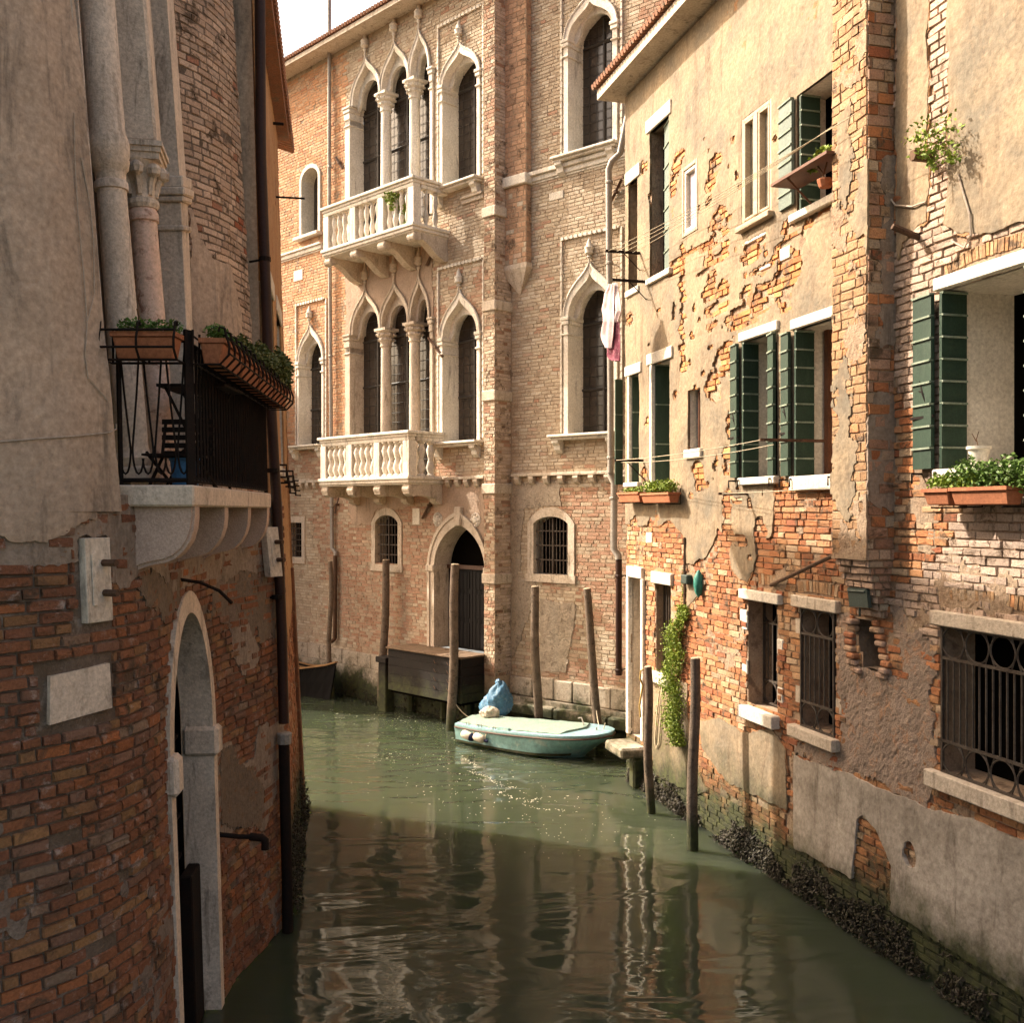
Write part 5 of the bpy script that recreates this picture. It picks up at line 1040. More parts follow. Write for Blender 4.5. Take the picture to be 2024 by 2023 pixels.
for (T, x0, x1, y0, y1) in ((T1b, 340, 530, 1170, 1815), (T1b, 1745, 1850, 1090, 1465)):
    s0, z1 = LL.uv(*T((x0+x1)/2-(x1-x0)*.5, (y0+y1)/2)); s1, _ = LL.uv(*T(x1, (y0+y1)/2)); z1 = LL.uv(*T((x0+x1)/2, y0))[1]; z0 = LL.uv(*T((x0+x1)/2, y1))[1]; plL.append((s0, s1, z0, z1)); LL.bl.append(rect(s0-.03, s1+.02, z0-.02, z1+.02))
st_ = TPX(LL, T1c, [(90, 450), (530, 350), (550, 690), (85, 820)]); LL.bl.append([(st_[0][0]-.04, st_[0][1]+.05), (st_[1][0]+.04, st_[1][1]+.05), (st_[2][0]+.04, st_[2][1]-.06), (st_[3][0]-.04, st_[3][1]-.06)])
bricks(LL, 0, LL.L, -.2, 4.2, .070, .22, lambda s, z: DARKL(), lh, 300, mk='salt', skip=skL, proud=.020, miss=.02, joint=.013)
for i, (s0, s1, z0, z1) in enumerate(plL):
    W_ = LL
    if i == 1:                                            # the farther plaque stands off the wall, turned toward the bridge
        q0, q1 = up(524, 1090, 9.80), up(548, 1090, 9.95); W_ = Plane((q0.x, q0.y), (q1.x-q0.x, q1.y-q0.y), (q1.y-q0.y, -(q1.x-q0.x)), lambda z: -.10*(z-3.75)); s0, s1 = 0, (q1-q0).xy.length; z0, z1 = H+(CY-1140)/F*9.85, H+(CY-1042)/F*9.85
    mb = MB(); mb.wbox(W_, s0, s1, z0, z1, -.03, .05); mb.wbox(W_, s0+.04, s0+.075, z0+.10, z1-.09, .05, .058); pq = part('marble_plaque', mb, 'plaque', lh, bevel=.012, label=('nearer' if i == 0 else 'farther')+' white marble plaque with two iron bolts')
    for k in (.34, .70):
        mb = MB(); mb.tube([W_.P(s0+(s1-s0)*.68, z0+(z1-z0)*k, .03), W_.P(s0+(s1-s0)*.68, z0+(z1-z0)*k, .14)], .022, 7); part('bolt', mb, 'rust', pq)
mb = MB(); mb.prism(st_, lambda a, z: LL.P(a, z, .035), lambda a, z: LL.P(a, z, -.02)); part('stone_block', mb, 'stone_l', lh, bevel=.01, label='large pale stone block set in the brick wall')
# upper plaster pier
base_wall(LU, 0, LU.L, 4.2, 10.6, 'wall', 'undercoat', lh, d=.0)
fW = lambda S, Z: np.full(np.shape(S), .5)
plaster(LU, 0, LU.L, 4.2, 10.5, .05, fW, .034, 'plaster_coat', 'plaster_l', lh, .012, 2.2)
# columned window recess
def shaft(p0, p1, prof, n, name, m, root, smooth=True):
    ax = (p1-p0); L_ = ax.length; mb = MB(); mb.lathe(p0, ax, [(h*L_, r) for h, r in prof], n); return part(name, mb, m, root, smooth=smooth)
rc = MB(); bk = [Vector((-3.35, 6.1, 0)), Vector((-3.55, 9.3, 0))]
for (a, b_) in ((bk[0], bk[1]), (Vector((-2.46, 6.22, 0)), bk[0]), (bk[1], Vector((-2.83, 8.95, 0)))):
    rc.quad([Vector((a.x-.0, a.y, 4.2)), Vector((b_.x, b_.y, 4.2)), Vector((b_.x-.5, b_.y, 10.6)), Vector((a.x-.5, a.y, 10.6))])
cwin = part('columned_window', rc, 'stone_l', lh, label='tall window recess with grey and pink marble columns')
mb = MB(); A_, B_ = Vector((-3.1, 6.45, 0)), Vector((-3.35, 8.9, 0)); mb.quad([Vector((A_.x, A_.y, 4.4)), Vector((B_.x, B_.y, 4.4)), Vector((B_.x-.4, B_.y, 9)), Vector((A_.x-.4, A_.y, 9))]); part('pane', mb, 'glass', cwin)
# jamb stone beside the plaster pier
j0, j1 = up(229, 960, 6.55), up(178, 290, 6.55); wv = Vector((.10, 0, 0)); dv = Vector((-.02, .05, 0)); mb = MB()
t_ = (10.4-j0.z)/(j1.z-j0.z); jt = j0+(j1-j0)*t_; mb.box8([j0-wv*1.2, j0, j0+dv, j0-wv*1.2+dv, jt-wv*1.2, jt, jt+dv, jt-wv*1.2+dv]); part('jamb', mb, 'stone_l', cwin, bevel=.01)
b1, t1 = up(266, 948, 7.0), up(216, 318, 7.0)
shaft(b1, t1, [(0, .165), (.03, .165), (.04, .13), (.065, .145), (.08, .118), (.1, .108), (.55, .104), (.905, .098), (.907, .112), (.93, .112), (.935, .10), (.965, .104), (.975, .125), (1, .135)], 20, 'column', 'stone_l', cwin)['label'] = 'grey stone column'
ax = (t1-b1).normalized(); shaft(t1, t1+ax*2.2, [(0, .125), (.02, .14), (.06, .14), (.09, .12), (1, .12)], 16, 'impost', 'stone_l', cwin)
b2, t2 = up(324, 948, 7.7), up(282, 415, 7.7)
shaft(b2, t2, [(0, .165), (.04, .165), (.05, .13), (.08, .145), (.1, .115), (.12, .105), (.5, .104), (.95, .097), (.955, .112), (.985, .112), (1, .098)], 20, 'column', 'marble_pink', cwin)['label'] = 'pink veined marble column'
ax2 = (t2-b2).normalized(); capb = t2; mb = MB(); mb.lathe(capb, ax2, [(0, .11), (.03, .125), (.06, .125), (.075, .10), (.16, .105), (.25, .13), (.32, .165), (.345, .18)], 16)
ptop = capb+ax2*.345; e1, e2 = Vector((.98, .2, 0)), Vector((-.2, .98, 0))
for (hz0, hz1, hw) in ((0, .05, .17), (.05, .09, .185), (.09, .13, .20)):
    q = [ptop+ax2*hz0+e1*x*hw+e2*y*hw for x, y in ((-1, -1), (1, -1), (1, 1), (-1, 1))]; mb.box8(q+[x+ax2*(hz1-hz0) for x in q])
for (x, y) in ((1, -1), (-1, -1), (1, 1), (0, -1), (1, 0)):   # volutes, leaves and small heads
    c = capb+ax2*.27+(e1*x+e2*y).normalized()*.165; mb.lathe(c-ax2*.05, ax2, [(0, .012), (.02, .045), (.06, .055), (.09, .04), (.11, .01)], 8)
    mb.tube([capb+ax2*.10+(e1*x+e2*y).normalized()*.10, capb+ax2*.2+(e1*x+e2*y).normalized()*.125, c], .022, 6, .03)
part('capital', mb, 'stone_l', cwin, smooth=False, label='carved leaf capital')
ab = ptop+ax2*.13; q = [ab+e1*x*.16+e2*y*.16 for x, y in ((-1, -1), (1, -1), (1, 1), (-1, 1))]; mb = MB(); mb.box8(q+[x+ax2*2.5 for x in q]); part('impost', mb, 'stone_l', cwin, bevel=.02)
# end pilaster
YP = 8.45; f0, f1, r1 = up(336, 960, YP), up(383, 960, YP), up(393, 960, YP+.35); g0_, g1_, h1_ = up(311, 398, YP), up(358, 398, YP), up(371, 398, YP+.35)
bkp = lambda p: Vector((p.x-.05, p.y+.4, p.z)); mb = MB(); mb.box8([f0, f1, r1, bkp(f0), g0_, g1_, h1_, bkp(g0_)]); pil = part('pilaster', mb, 'stone_l', cwin, bevel=.006)
for (v_, h_, e_) in ((400, .05, .03), (388, .07, .045), (372, .10, .03), (457, .05, .02), (945, .10, .03)):
    t_ = (960-v_)/(960-398); c = [f0+(g0_-f0)*t_, f1+(g1_-f1)*t_, r1+(h1_-r1)*t_, bkp(f0)+(bkp(g0_)-bkp(f0))*t_]
    c = [c[0]+Vector((-e_, -e_, 0)), c[1]+Vector((e_, -e_, 0)), c[2]+Vector((e_, e_, 0)), c[3]]; mb = MB(); mb.box8(c+[x+Vector((0, 0, h_)) for x in c]); part('pilaster_band', mb, 'stone_l', pil, bevel=.012)
ptp = [x+(y-x)*1.02 for x, y in ((f0, g0_), (f1, g1_), (r1, h1_), (bkp(f0), bkp(g0_)))]; mb = MB(); mb.box8(ptp+[x+Vector((-.25, 0, 3.5)) for x in ptp]); part('arch_springer', mb, 'stone_l', pil)
# round brick corner
base_wall(LR, 0, LR.L, 4.2, 10.6, 'wall', 'mortar_l', lh)
fRd = polyfield([TPX(LR, T1, [(1170, 1700), (1180, 40), (1195, 480), (1235, 640), (1340, 820), (1480, 860), (1510, 1000), (1560, 1200), (1570, 1450), (1600, 1750)])], .03, 5, 121)
plaster(LR, 0, LR.L, 4.25, 8, .022, fRd, .018, 'plaster_coat', 'plaster_l', lh, .006, 4)
bricks(LR, 0, LR.L, 4.25, 10.5, .0685, .20, lambda s, z: ROUNDL() if not (6.7 < z < 7.3 and random.random() < .08) else (.30, .10, .05), lh, 0, mk='brick', skip=lambda S, Z: fRd(S, Z) > .05, proud=.010, joint=.010, name='round_brick')
mb = MB()
p0, p1 = Vector((-2.95, 10.15, 0)), Vector((-2.50, 10.22, 0)); lean = lambda x, z: Vector((x.x-.026*(z-4.2), x.y, z)); mb.quad([lean(p0, -.5), lean(p1, -.5), lean(p1, 10.6), lean(p0, 10.6)]); part('end_strip', mb, 'plaster_l', lh)
# roof and back
mb = MB(); mb.box8([(-9, 0, 10.6), (-3.2, 0, 10.6), (-2.75, 10.3, 10.6), (-9, 10.3, 10.6), (-9, 0, 10.75), (-3.0, 0, 10.75), (-2.55, 10.3, 10.75), (-9, 10.3, 10.75)]); rf = part('roof', mb, 'rooftile', lh)
mb = MB(); mb.quad([(-2.7, 10.3, -.6), (-9, 10.3, -.6), (-9, 10.3, 10.6), (-3, 10.3, 10.6)]); part('party_wall', mb, 'undercoat', lh)
# balcony
BA, BB, BC, BD = Vector((-2.62, 6.38, 0)), Vector((-2.012, 6.40, 0)), Vector((-2.238, 9.40, 0)), Vector((-2.75, 9.40, 0)); BD0 = Vector((-3.4, 9.3, 0)); BA0 = Vector((-3.2, 6.4, 0))
def poly_slab(pts, z0, z1): return [Vector((p.x, p.y, z0)) for p in pts]+[Vector((p.x, p.y, z1)) for p in pts]
mb = MB(); mb.box8(poly_slab([BA, BB, BC, BD0], 4.232, 4.368)); balc = part('balcony', mb, 'stone_l', lh, bevel=.012, label='stone balcony on scrolled corbels with black iron railing')
edge = (BC-BB); el = edge.length; ed = edge.normalized(); en = Vector((ed.y, -ed.x, 0))
for i, u_ in enumerate((388, 447, 493, 530)):
    Yb = 6.47+i*.97; tipx = (u_-CX)/F*Yb-.01; rootx = -2.55-.06*i; th = .13; mb = MB(); Lb = tipx-rootx
    prof = [(0, 0), (Lb, 0), (Lb, -.06), (Lb*.985, -.125), (Lb*.94, -.19), (Lb*.86, -.245), (Lb*.76, -.285), (Lb*.66, -.305), (Lb*.5, -.318), (Lb*.36, -.335), (Lb*.22, -.365), (Lb*.12, -.395), (Lb*.05, -.415), (-.1, -.42)]
    prof = [(x_, z_*1.17) for x_, z_ in prof]
    mb.prism(prof, lambda x, z: Vector((rootx+x, Yb, 4.232+z)), lambda x, z: Vector((rootx+x-.01, Yb+th, 4.232+z)))
    mb.prism([(x*.97+.0, z) if k < 8 else (x, z) for k, (x, z) in enumerate(prof)], lambda x, z: Vector((rootx+x, Yb-.02, 4.232+z*.93)), lambda x, z: Vector((rootx+x, Yb, 4.232+z*.93))) if i == 0 else None
    part('corbel', mb, 'corbel', balc, bevel=.008)
# railing
rail = MB(); zr0, zr1 = 4.40, 5.29; pL, pC_, pE = Vector((-2.50, 6.47, 0)), Vector((-2.06, 6.45, 0)), Vector((-2.275, 9.36, 0)); V3 = lambda p, z: Vector((p.x-.022*(z-4.4), p.y, z))
for p in (pL, pC_, pE): rail.tube([V3(p, 4.36), V3(p, 5.36)], .017, 4)
rail.tube([V3(pC_+Vector((.012, .02, 0)), 4.36), V3(pC_+Vector((.012, .02, 0)), 5.36)], .020, 4)
for (a, b_) in ((pL, pC_), (pC_, pE)):
    for z in (zr0, zr1): rail.tube([V3(a, z), V3(b_, z)], .014, 4)
nv = 3; seg = (pC_-pL)
for k in range(nv):
    m0 = pL+seg*((k+.5)/nv); hw = seg*(.34/nv)
    for sg in (-1, 1):
        pts = [V3(m0+hw*sg*1.35, 5.29), V3(m0+hw*sg*.8, 4.95), V3(m0+hw*sg*.12, 4.60)]; rail.tube(pts, .007, 4)
        rail.tube([V3(m0+hw*sg*.12, 4.60)]+[V3(m0+seg*(sg*(.25/nv)*(1-math.cos(q*math.pi/8)))+hw*sg*.12, 4.60-.16*math.sin(q*math.pi/8)) for q in range(1, 8)], .007, 4)
for k in range(30):
    p = pC_+(pE-pC_)*((k+.6)/30); rail.tube([V3(p, zr0), V3(p, zr1)], .011, 4); rail.lathe(V3(p, zr0), (0, 0, 1), [(0, .022), (.05, .006)], 4)
rl = part('railing', rail, 'iron', balc)
mb = MB(); mb.quad([V3(pC_-en*.03, 4.62), V3(pE-en*.03, 4.62), V3(pE-en*.03, 5.27), V3(pC_-en*.03, 5.27)]) if False else None
# planter racks hung on the railing
def rack(P0, ax, out, L_, name, n):
    mb = MB(); h0, h1, dp = 5.14, 5.32, .21; Q = lambda a, d, z: P0+ax*a+out*d+Vector((0, 0, z))
    for z, d in ((h0, 0.02), (h0, dp-.04), (h1, 0), (h1, dp)): mb.tube([Q(0, d, z), Q(L_, d, z)], .008, 4)
    mb.tube([Q(0, dp+.02, h0+.07), Q(L_, dp+.02, h0+.07)], .008, 4)
    for i in range(n+1):
        a = L_*i/n; mb.tube([Q(a, 0, h1+.04), Q(a, 0, h0), Q(a, dp-.04, h0), Q(a, dp+.015, h0+.06), Q(a, dp+.02, h0+.12), Q(a, dp, h1), Q(a, dp-.01, h1+.05), Q(a, dp-.04, h1+.06), Q(a, dp-.05, h1+.03)], .008, 4)
    return part(name, mb, 'iron', rl)
rack(Vector((-2.535, 6.43, 0)), Vector((1, 0, 0)), Vector((0, -1, 0)), .46, 'planter_rack', 2)
rack(Vector((-2.035, 6.45, 0)), ed, en, 2.90, 'planter_rack', 16)
def trough(P0, ax, out, L_, label, z0=5.15, h=.165, w0=.12, w1=.165, m='terracotta', group=None):
    mid = P0+ax*L_/2+Vector((0, 0, z0)); r = thing('planter_trough', label, 'planter', mid, group); mb = MB()
    Q = lambda a, d, z: P0+ax*a+out*d+Vector((0, 0, z)); o_ = .02
    mb.box8([Q(.02, o_+.02, z0), Q(L_-.02, o_+.02, z0), Q(L_-.02, o_+w0, z0), Q(.02, o_+w0, z0), Q(0, o_, z0+h-.03), Q(L_, o_, z0+h-.03), Q(L_, o_+w1-.015, z0+h-.03), Q(0, o_+w1-.015, z0+h-.03)]); part('body', mb, m, r, bevel=.008)
    mb = MB()
    for (a0, a1, d0, d1) in ((-.01, L_+.01, o_-.01, o_+.012), (-.01, L_+.01, o_+w1-.02, o_+w1), (-.01, .015, o_+.013, o_+w1-.021), (L_-.015, L_+.01, o_+.013, o_+w1-.021)):
        mb.box8([Q(a0, d0, z0+h-.03), Q(a1, d0, z0+h-.03), Q(a1, d1, z0+h-.03), Q(a0, d1, z0+h-.03), Q(a0, d0, z0+h), Q(a1, d0, z0+h), Q(a1, d1, z0+h), Q(a0, d1, z0+h)])
    part('rim', mb, m, r)
    mb = MB(); mb.quad([Q(.0, o_, z0+h-.02), Q(L_, o_, z0+h-.02), Q(L_, o_+w1-.01, z0+h-.02), Q(0, o_+w1-.01, z0+h-.02)]); part('soil', mb, 'soil', r); return Q
X1, Y1 = Vector((1, 0, 0)), Vector((0, -1, 0))
Q = trough(Vector((-2.475, 6.43, 0)), X1, Y1, .385, 'short terracotta trough hung on the end of the left balcony railing')
plant('trough_plant', 'low green plants filling the short trough at the end of the left balcony', 'leaf', [(Q(.06+.075*k, .10, 5.355+random.uniform(-.01, .02)), (.06, .065, .055), 130) for k in range(5)], .028, [[Q(.13, .1, 5.3), Q(.14, .1, 5.42), Q(.13, .1, 5.47)]])
lbl = ['nearest terracotta trough on the long side of the left balcony', 'second terracotta trough from the front on the long side of the left balcony', 'third terracotta trough from the front on the long side of the left balcony', 'farthest terracotta trough on the long side of the left balcony']
for k in range(4):
    P0 = Vector((-2.02, 6.47, 0))+ed*(.02+k*.72); Q = trough(P0, ed, en, .66, lbl[k])
    nm = ['small bright green plants in the nearest long-side balcony trough', 'low green plants in the second long-side balcony trough', 'trailing olive succulents in the third long-side balcony trough', 'bushy olive succulents spilling from the farthest balcony trough'][k]
    hh = (.05, .085, .125, .17)[k]; plant('trough_plant', nm, 'leaf' if k == 0 else 'leaf_olive', [(Q(.05+.56*j/6, .10+.02*k, 5.335+hh*.7), (.07, .08+.012*k, hh), 110+60*k) for j in range(7)], .030+.004*k, [[Q(.3, .1, 5.3), Q(.32, .12, 5.36)]])
# furniture on the balcony
zf = 4.368
ch = thing('folding_chair', 'black slatted folding chair seen through the end of the left balcony railing', 'chair', (-2.32, 6.95, zf)); bx = lambda lo, hi: (lambda m__: (m__.box(lo, hi), m__)[1])(MB())
for k in range(5): part('back_slat', bx((-2.44, 7.05, zf+.22+k*.055), (-2.08, 7.065, zf+.255+k*.055)), 'iron', ch)
for x in (-2.42, -2.12):
    mb = MB(); mb.tube([(x, 7.08, zf+.47), (x, 7.0, zf+.2), (x, 6.75, zf)], .012, 5); part('leg', mb, 'iron', ch); mb = MB(); mb.tube([(x+.02, 6.65, zf+.22), (x+.02, 7.2, zf)], .012, 5); part('leg', mb, 'iron', ch)
mb = MB()
for k in range(4): mb.box((-2.44, 6.66+k*.09, zf+.20), (-2.10, 6.73+k*.09, zf+.215))
part('seat', mb, 'iron', ch)
tb = thing('folding_table', 'small black folding table with crossed legs on the left balcony', 'table', (-2.25, 7.5, zf))
mb = MB()
for k in range(5): mb.box((-2.55+k*.10, 7.25, zf+.73), (-2.46+k*.10, 7.75, zf+.75))
part('tabletop', mb, 'iron', tb)
for (x0, x1) in ((-2.5, -2.14), (-2.14, -2.5)):
    for y in (7.3, 7.7): mb = MB(); mb.tube([(x0, y, zf+.73), (x1, y, zf)], .011, 5); part('leg', mb, 'iron', tb)
bc = thing('blue_crate', 'blue plastic tub standing on the balcony floor behind the railing corner', 'tub', (-2.22, 7.0, zf))
mb = MB(); mb.lathe((-2.20, 6.82, zf), (0, 0, 1), [(0, .085), (.17, .10), (.175, .11), (.19, .11), (.19, .10), (.05, .085)], 14); part('body', mb, 'blue', bc, smooth=True); mb = MB(); mb.tube([(-2.30, 6.82, zf+.18), (-2.20, 6.82, zf+.26), (-2.10, 6.82, zf+.18)], .006, 5); part('handle', mb, 'iron', bc)
# pipes and small fittings of the left house
def pxpipe(pts, r, m, root, name, label=None, n=10):
    mb = MB(); mb.tube([up(*p) for p in pts], r, n); return part(name, mb, m, root, smooth=True, label=label)
dp = pxpipe([(513, -90, 10.05), (516, 310, 10.05), (530, 700, 10.05), (547, 1000, 10.12), (557, 1250, 10.15), (561, 1430, 10.15)], .052, 'pipe_brown', lh, 'downpipe', 'dark brown downpipe at the far edge of the shaded house')
for v_ in (512, 930, 1180):
    t_ = (v_-310)/(1430-310); mb = MB(); c = up(516+42*t_, v_, 10.05); mb.lathe(c-Vector((0, 0, .02)), (0, 0, 1), [(0, .06), (.04, .06)], 10); mb.tube([c, c+Vector((-.16, .02, -.02))], .012, 5); part('pipe_clip', mb, 'iron', dp)
pxpipe([(561, 1462, 10.1), (563, 1560, 10.1), (567, 1720, 10.1), (569, 1900, 10.1)], .055, 'iron', lh, 'lower_pipe')
mb = MB(); mb.lathe(up(562, 1470, 10.1), (0, 0, 1), [(0, .07), (.1, .075), (.11, .06)], 10); part('pipe_socket', mb, 'zinc', lh)
mb = MB(); s_, z_ = LL.uv(429, 1649); P_ = [LL.P(s_, z_, -.02), LL.P(s_+.02, z_-.03, .18), LL.P(s_+.05, z_-.04, .30)]; mb.tube(P_, .022, 8); mb.tube([P_[2]-Vector((.03, .0, 0)), P_[2]+Vector((.07, 0, -.01)), P_[2]+Vector((.10, 0, -.03)), P_[2]+Vector((.10, 0, -.11))], .034, 9); part('drain_spout', mb, 'iron', lh, smooth=True)
mb = MB(); q0 = LL.uv(*T1b(1085, 1485)); mb.tube([LL.P(*q0, -.01), LL.P(q0[0]+.05, q0[1]-.03, .15), LL.P(q0[0]+.12, q0[1]-.10, .28), LL.P(q0[0]+.18, q0[1]-.2, .36)], .014, 6); part('iron_hook', mb, 'iron', lh)
mb = MB()
for pts in ([(295, -300), (300, 40), (325, 480), (365, 900), (395, 1290)], [(350, 40), (420, 400), (470, 700), (450, 1080), (395, 1300), (380, 1550), (400, 1720), (550, 1900)]): mb.tube([LU.P(*LU.uv(*T1(x, y), .045), .045) for x, y in pts], .004, 4)
mb.tube([LU.P(*LU.uv(*T1b(x, y), .05), .05) for x, y in ((-300, 440), (30, 413), (300, 395), (560, 368))]+[up(230, 848, 6.3), up(229, 838, 6.3)], .005, 4); part('wall_cable', mb, 'cable', lh)

# ================================================================== NEXT HOUSE (raking ochre front beyond the pipe)
NX = Plane((-2.52, 10.45), (-.706, 4.05), (4.05, .706), lambda z: -.05*(z-4.2) if z < 4.2 else -.03*(z-4.2))
nh = thing('ochre_house', 'narrow ochre house front seen edge-on beyond the brown downpipe', 'house', (-5, 13, 0))
NL = 4.12
wz0, wz1 = zat(NX, 545, 900), zat(NX, 545, 560); opening(NX, rect(.75, 1.75, 4.75, 6.75)); opening(NX, rect(2.5, 3.5, 4.75, 6.75))
base_wall(NX, 0, NL, -.6, 9.6, 'wall', 'mortar_l', nh)
fN = polyfield([[(-1, 12), (-1, 2.9), (1.2, 3.3), (2.4, 2.6), (NL+1, 3.1), (NL+1, 12)]], .15, 2, 131); plaster(NX, 0, NL, .2, 9.55, .05, fN, .022, 'plaster_coat', 'ochre', nh, .01, 2)
bricks(NX, 0, NL, .05, 9.5, .070, .24, lambda s, z: REDR(), nh, 0, skip=lambda S, Z: fN(S, Z) > .08, proud=.012)
for a in (.75, 2.5):
    mb = MB(); p_ = rect(a, a+1, 4.75, 6.75); reveal(mb, NX, p_, .25); w_ = part('window', mb, 'white', nh); pane(NX, a, a+1, 4.75, 6.75, -.2, w_, 'glass'); slab(NX, a-.1, a+1.1, 4.63, 4.75, .07, w_, 'sill', 'white'); slab(NX, a-.1, a+1.1, 6.75, 6.95, .04, w_, 'lintel', 'white')
    mb = MB()
    for k in range(4): mb.tube([NX.P(a+.1+k*.25, 4.72-.06*k, 0), NX.P(a+.1+k*.25, 4.72-.06*k, .16), NX.P(a+.1+k*.25, 4.60-.06*k, .16), NX.P(a+.2+k*.25, 4.60-.06*k, .22)], .013, 4)
    part('iron_bracket', mb, 'iron', w_)
mb = MB(); mb.box8([NX.P(NL-.25, -.6, .0), NX.P(NL+.02, -.6, .0), NX.P(NL+.02, -.6, .06), NX.P(NL-.25, -.6, .06), NX.P(NL-.25, 3.4, 0), NX.P(NL+.02, 3.4, 0), NX.P(NL+.02, 3.4, .06), NX.P(NL-.25, 3.4, .06)]); part('corner_post', mb, 'post', nh, bevel=.01)
mb = MB(); far = NX.P(NL, 0, 0); mb.quad([NX.P(NL, -.6), NX.P(NL, -.6, -7), NX.P(NL, 9.6, -7), NX.P(NL, 9.6)]); part('end_wall', mb, 'ochre', nh)
mb = MB(); mb.wbox(NX, 0, NL+.2, 9.6, 9.72, -6, .18); rf = part('roof', mb, 'rooftile', nh)
mb = MB()
for i in range(50): mb.lathe(NX.P(i*.105, 9.75, .22), -NX.n+Vector((0, 0, .28)), [(0, .046), (1.2, .042)], 6)
part('eave_tiles', mb, 'rooftile', rf, kind='stuff')
mb = MB(); mb.tube([NX.P(3.3, zat(NX, 550, 426), -.02), NX.P(3.3, zat(NX, 550, 426), .40)], .015, 5); mb.tube([NX.P(3.0, zat(NX, 550, 326), -.02), NX.P(3.0, zat(NX, 550, 326), .16)], .02, 4); part('clothes_rod', mb, 'iron', nh)

# ================================================================== MOORING POLES
def on_water(u, v): Y = F*H/(v-CY); return Vector(((u-CX)/F*Y, Y, 0))
def pole(base, u_top, v_top, r, label, m='pole', kink=.03, bend=0):
    Y = base.y; top = Vector(((u_top-CX)/F*Y, Y, H+(CY-v_top)/F*Y)); th = thing('mooring_pole', label, 'mooring pole', base, 'mooring poles in the canal'); mb = MB(); n = 9; pts = []
    for i in range(n+1):
        t_ = i/n; p = base+(top-base)*t_; p.x += kink*math.sin(t_*7+base.x)*.6+bend*math.sin(t_*math.pi); p.y += kink*.5*math.cos(t_*5); pts.append(p)
    pts = [base+(base-top)*.35]+pts; mb.tube(pts, r*1.08, 10, r*.92)
    part('shaft', mb, m, th, smooth=True); mb = MB(); d = (pts[-1]-pts[-2]).normalized(); mb.lathe(pts[-1]-d*.004, d, [(0, r*.9), (.012, r*.86), (.02, r*.6)], 10); part('cut_top', mb, 'wood_pale', th); return th, pts
pole(Vector((-4.05, 22.6, 0)), 652, 1110, .055, 'thin leaning pole by the cast iron downpipe at the left of the palazzo', kink=.06)
pole(on_water(754, 1396), 764.5, 1107, .085, 'thick grey pole at the left end of the wooden landing')
pole(on_water(892, 1443), 900.5, 1116, .09, 'thick grey pole in front of the water gate')
pole(on_water(1064, 1456), 1056, 1160, .082, 'slim upright pole behind the middle of the green boat')
pole(on_water(1184, 1477), 1160, 1164, .075, 'leaning pole behind the bow of the green boat', kink=.01)
pole(on_water(1285, 1608), 1279.5, 1319, .060, 'short dark pole by the landing step of the right house', kink=.03)
pole(on_water(1368, 1681), 1374, 1302, .066, 'tall dark pole beside the climbing vine', kink=.02)
def rope(pts, r, m, label, cat='rope'): mb = MB(); mb.tube(pts, r, 5); return tag(part('rope', mb, m), label, cat)
pb = on_water(1285, 1608)
rp = lambda x, y, dY=-.08: up(*T3c(x, y), pb.y+dY)
rope([rp(1130, 400), rp(1108, 410), rp(1102, 470), rp(1122, 520), rp(1110, 600), rp(1098, 680), rp(1105, 765)], .014, 'rope_y', 'yellow rope end hanging from the short pole by the landing step')
rope([RW.P(*RW.uv(*T3c(x, y), .06), .06) for x, y in ((1330, 430), (1265, 470), (1245, 600), (1225, 800), (1215, 960), (1225, 1000), (1245, 960), (1265, 700), (1270, 500))], .011, 'rope', 'pale mooring rope looped on the plaster below the barred window by the vine')

# ================================================================== GREEN BOAT
bo = Vector((-.77, 18.74, 0)); bd = Vector((.82, -.572, 0)).normalized(); bn = Vector((.572, .82, 0)).normalized(); BL = 3.0
boat = thing('motor_boat', 'small teal motor boat with a pale cover moored in the middle of the canal', 'boat', bo)
BP = lambda x, y, z: bo+bd*x+bn*y+Vector((0, 0, z))
N_ = 26; tt = [i/N_ for i in range(N_+1)]
hw = lambda t_: (.47+.15*math.sin(min(t_/.5, 1)*math.pi/2)) if t_ < .62 else .62*max(0., 1-((t_-.62)/.38)**2.7)**.55
zs_ = lambda t_: .33+.13*t_**1.6
def ring(t_): w1 = hw(t_); xg = BL*t_; k = 1-.16*t_**3; return xg, w1
hull = MB(); secs = []
for t_ in tt:
    xg, w1 = ring(t_); z1 = zs_(t_); wc = w1*(.93-.5*max(0, t_-.6)/.4); xc = xg-.50*max(0, (t_-.45)/.55)**2; zc = .03+.03*t_**3; xk = xg-.62*max(0, (t_-.45)/.55)**2
    secs.append([BP(xg, -w1, z1), BP(xg-.01, -w1*.995, z1-.06), BP((xg+xc)/2, -(w1*.5+wc*.5), (z1+zc)/2-.01), BP(xc, -wc, zc), BP(xk, 0, -.12), BP(xc, wc, zc), BP((xg+xc)/2, (w1*.5+wc*.5), (z1+zc)/2-.01), BP(xg-.01, w1*.995, z1-.06), BP(xg, w1, z1)])
for i in range(N_):
    for k in range(8): hull.quad([secs[i][k], secs[i+1][k], secs[i+1][k+1], secs[i][k+1]])
hull.quad([p for p in secs[0]]); part('hull', hull, 'hull', boat, smooth=True)
mb = MB()
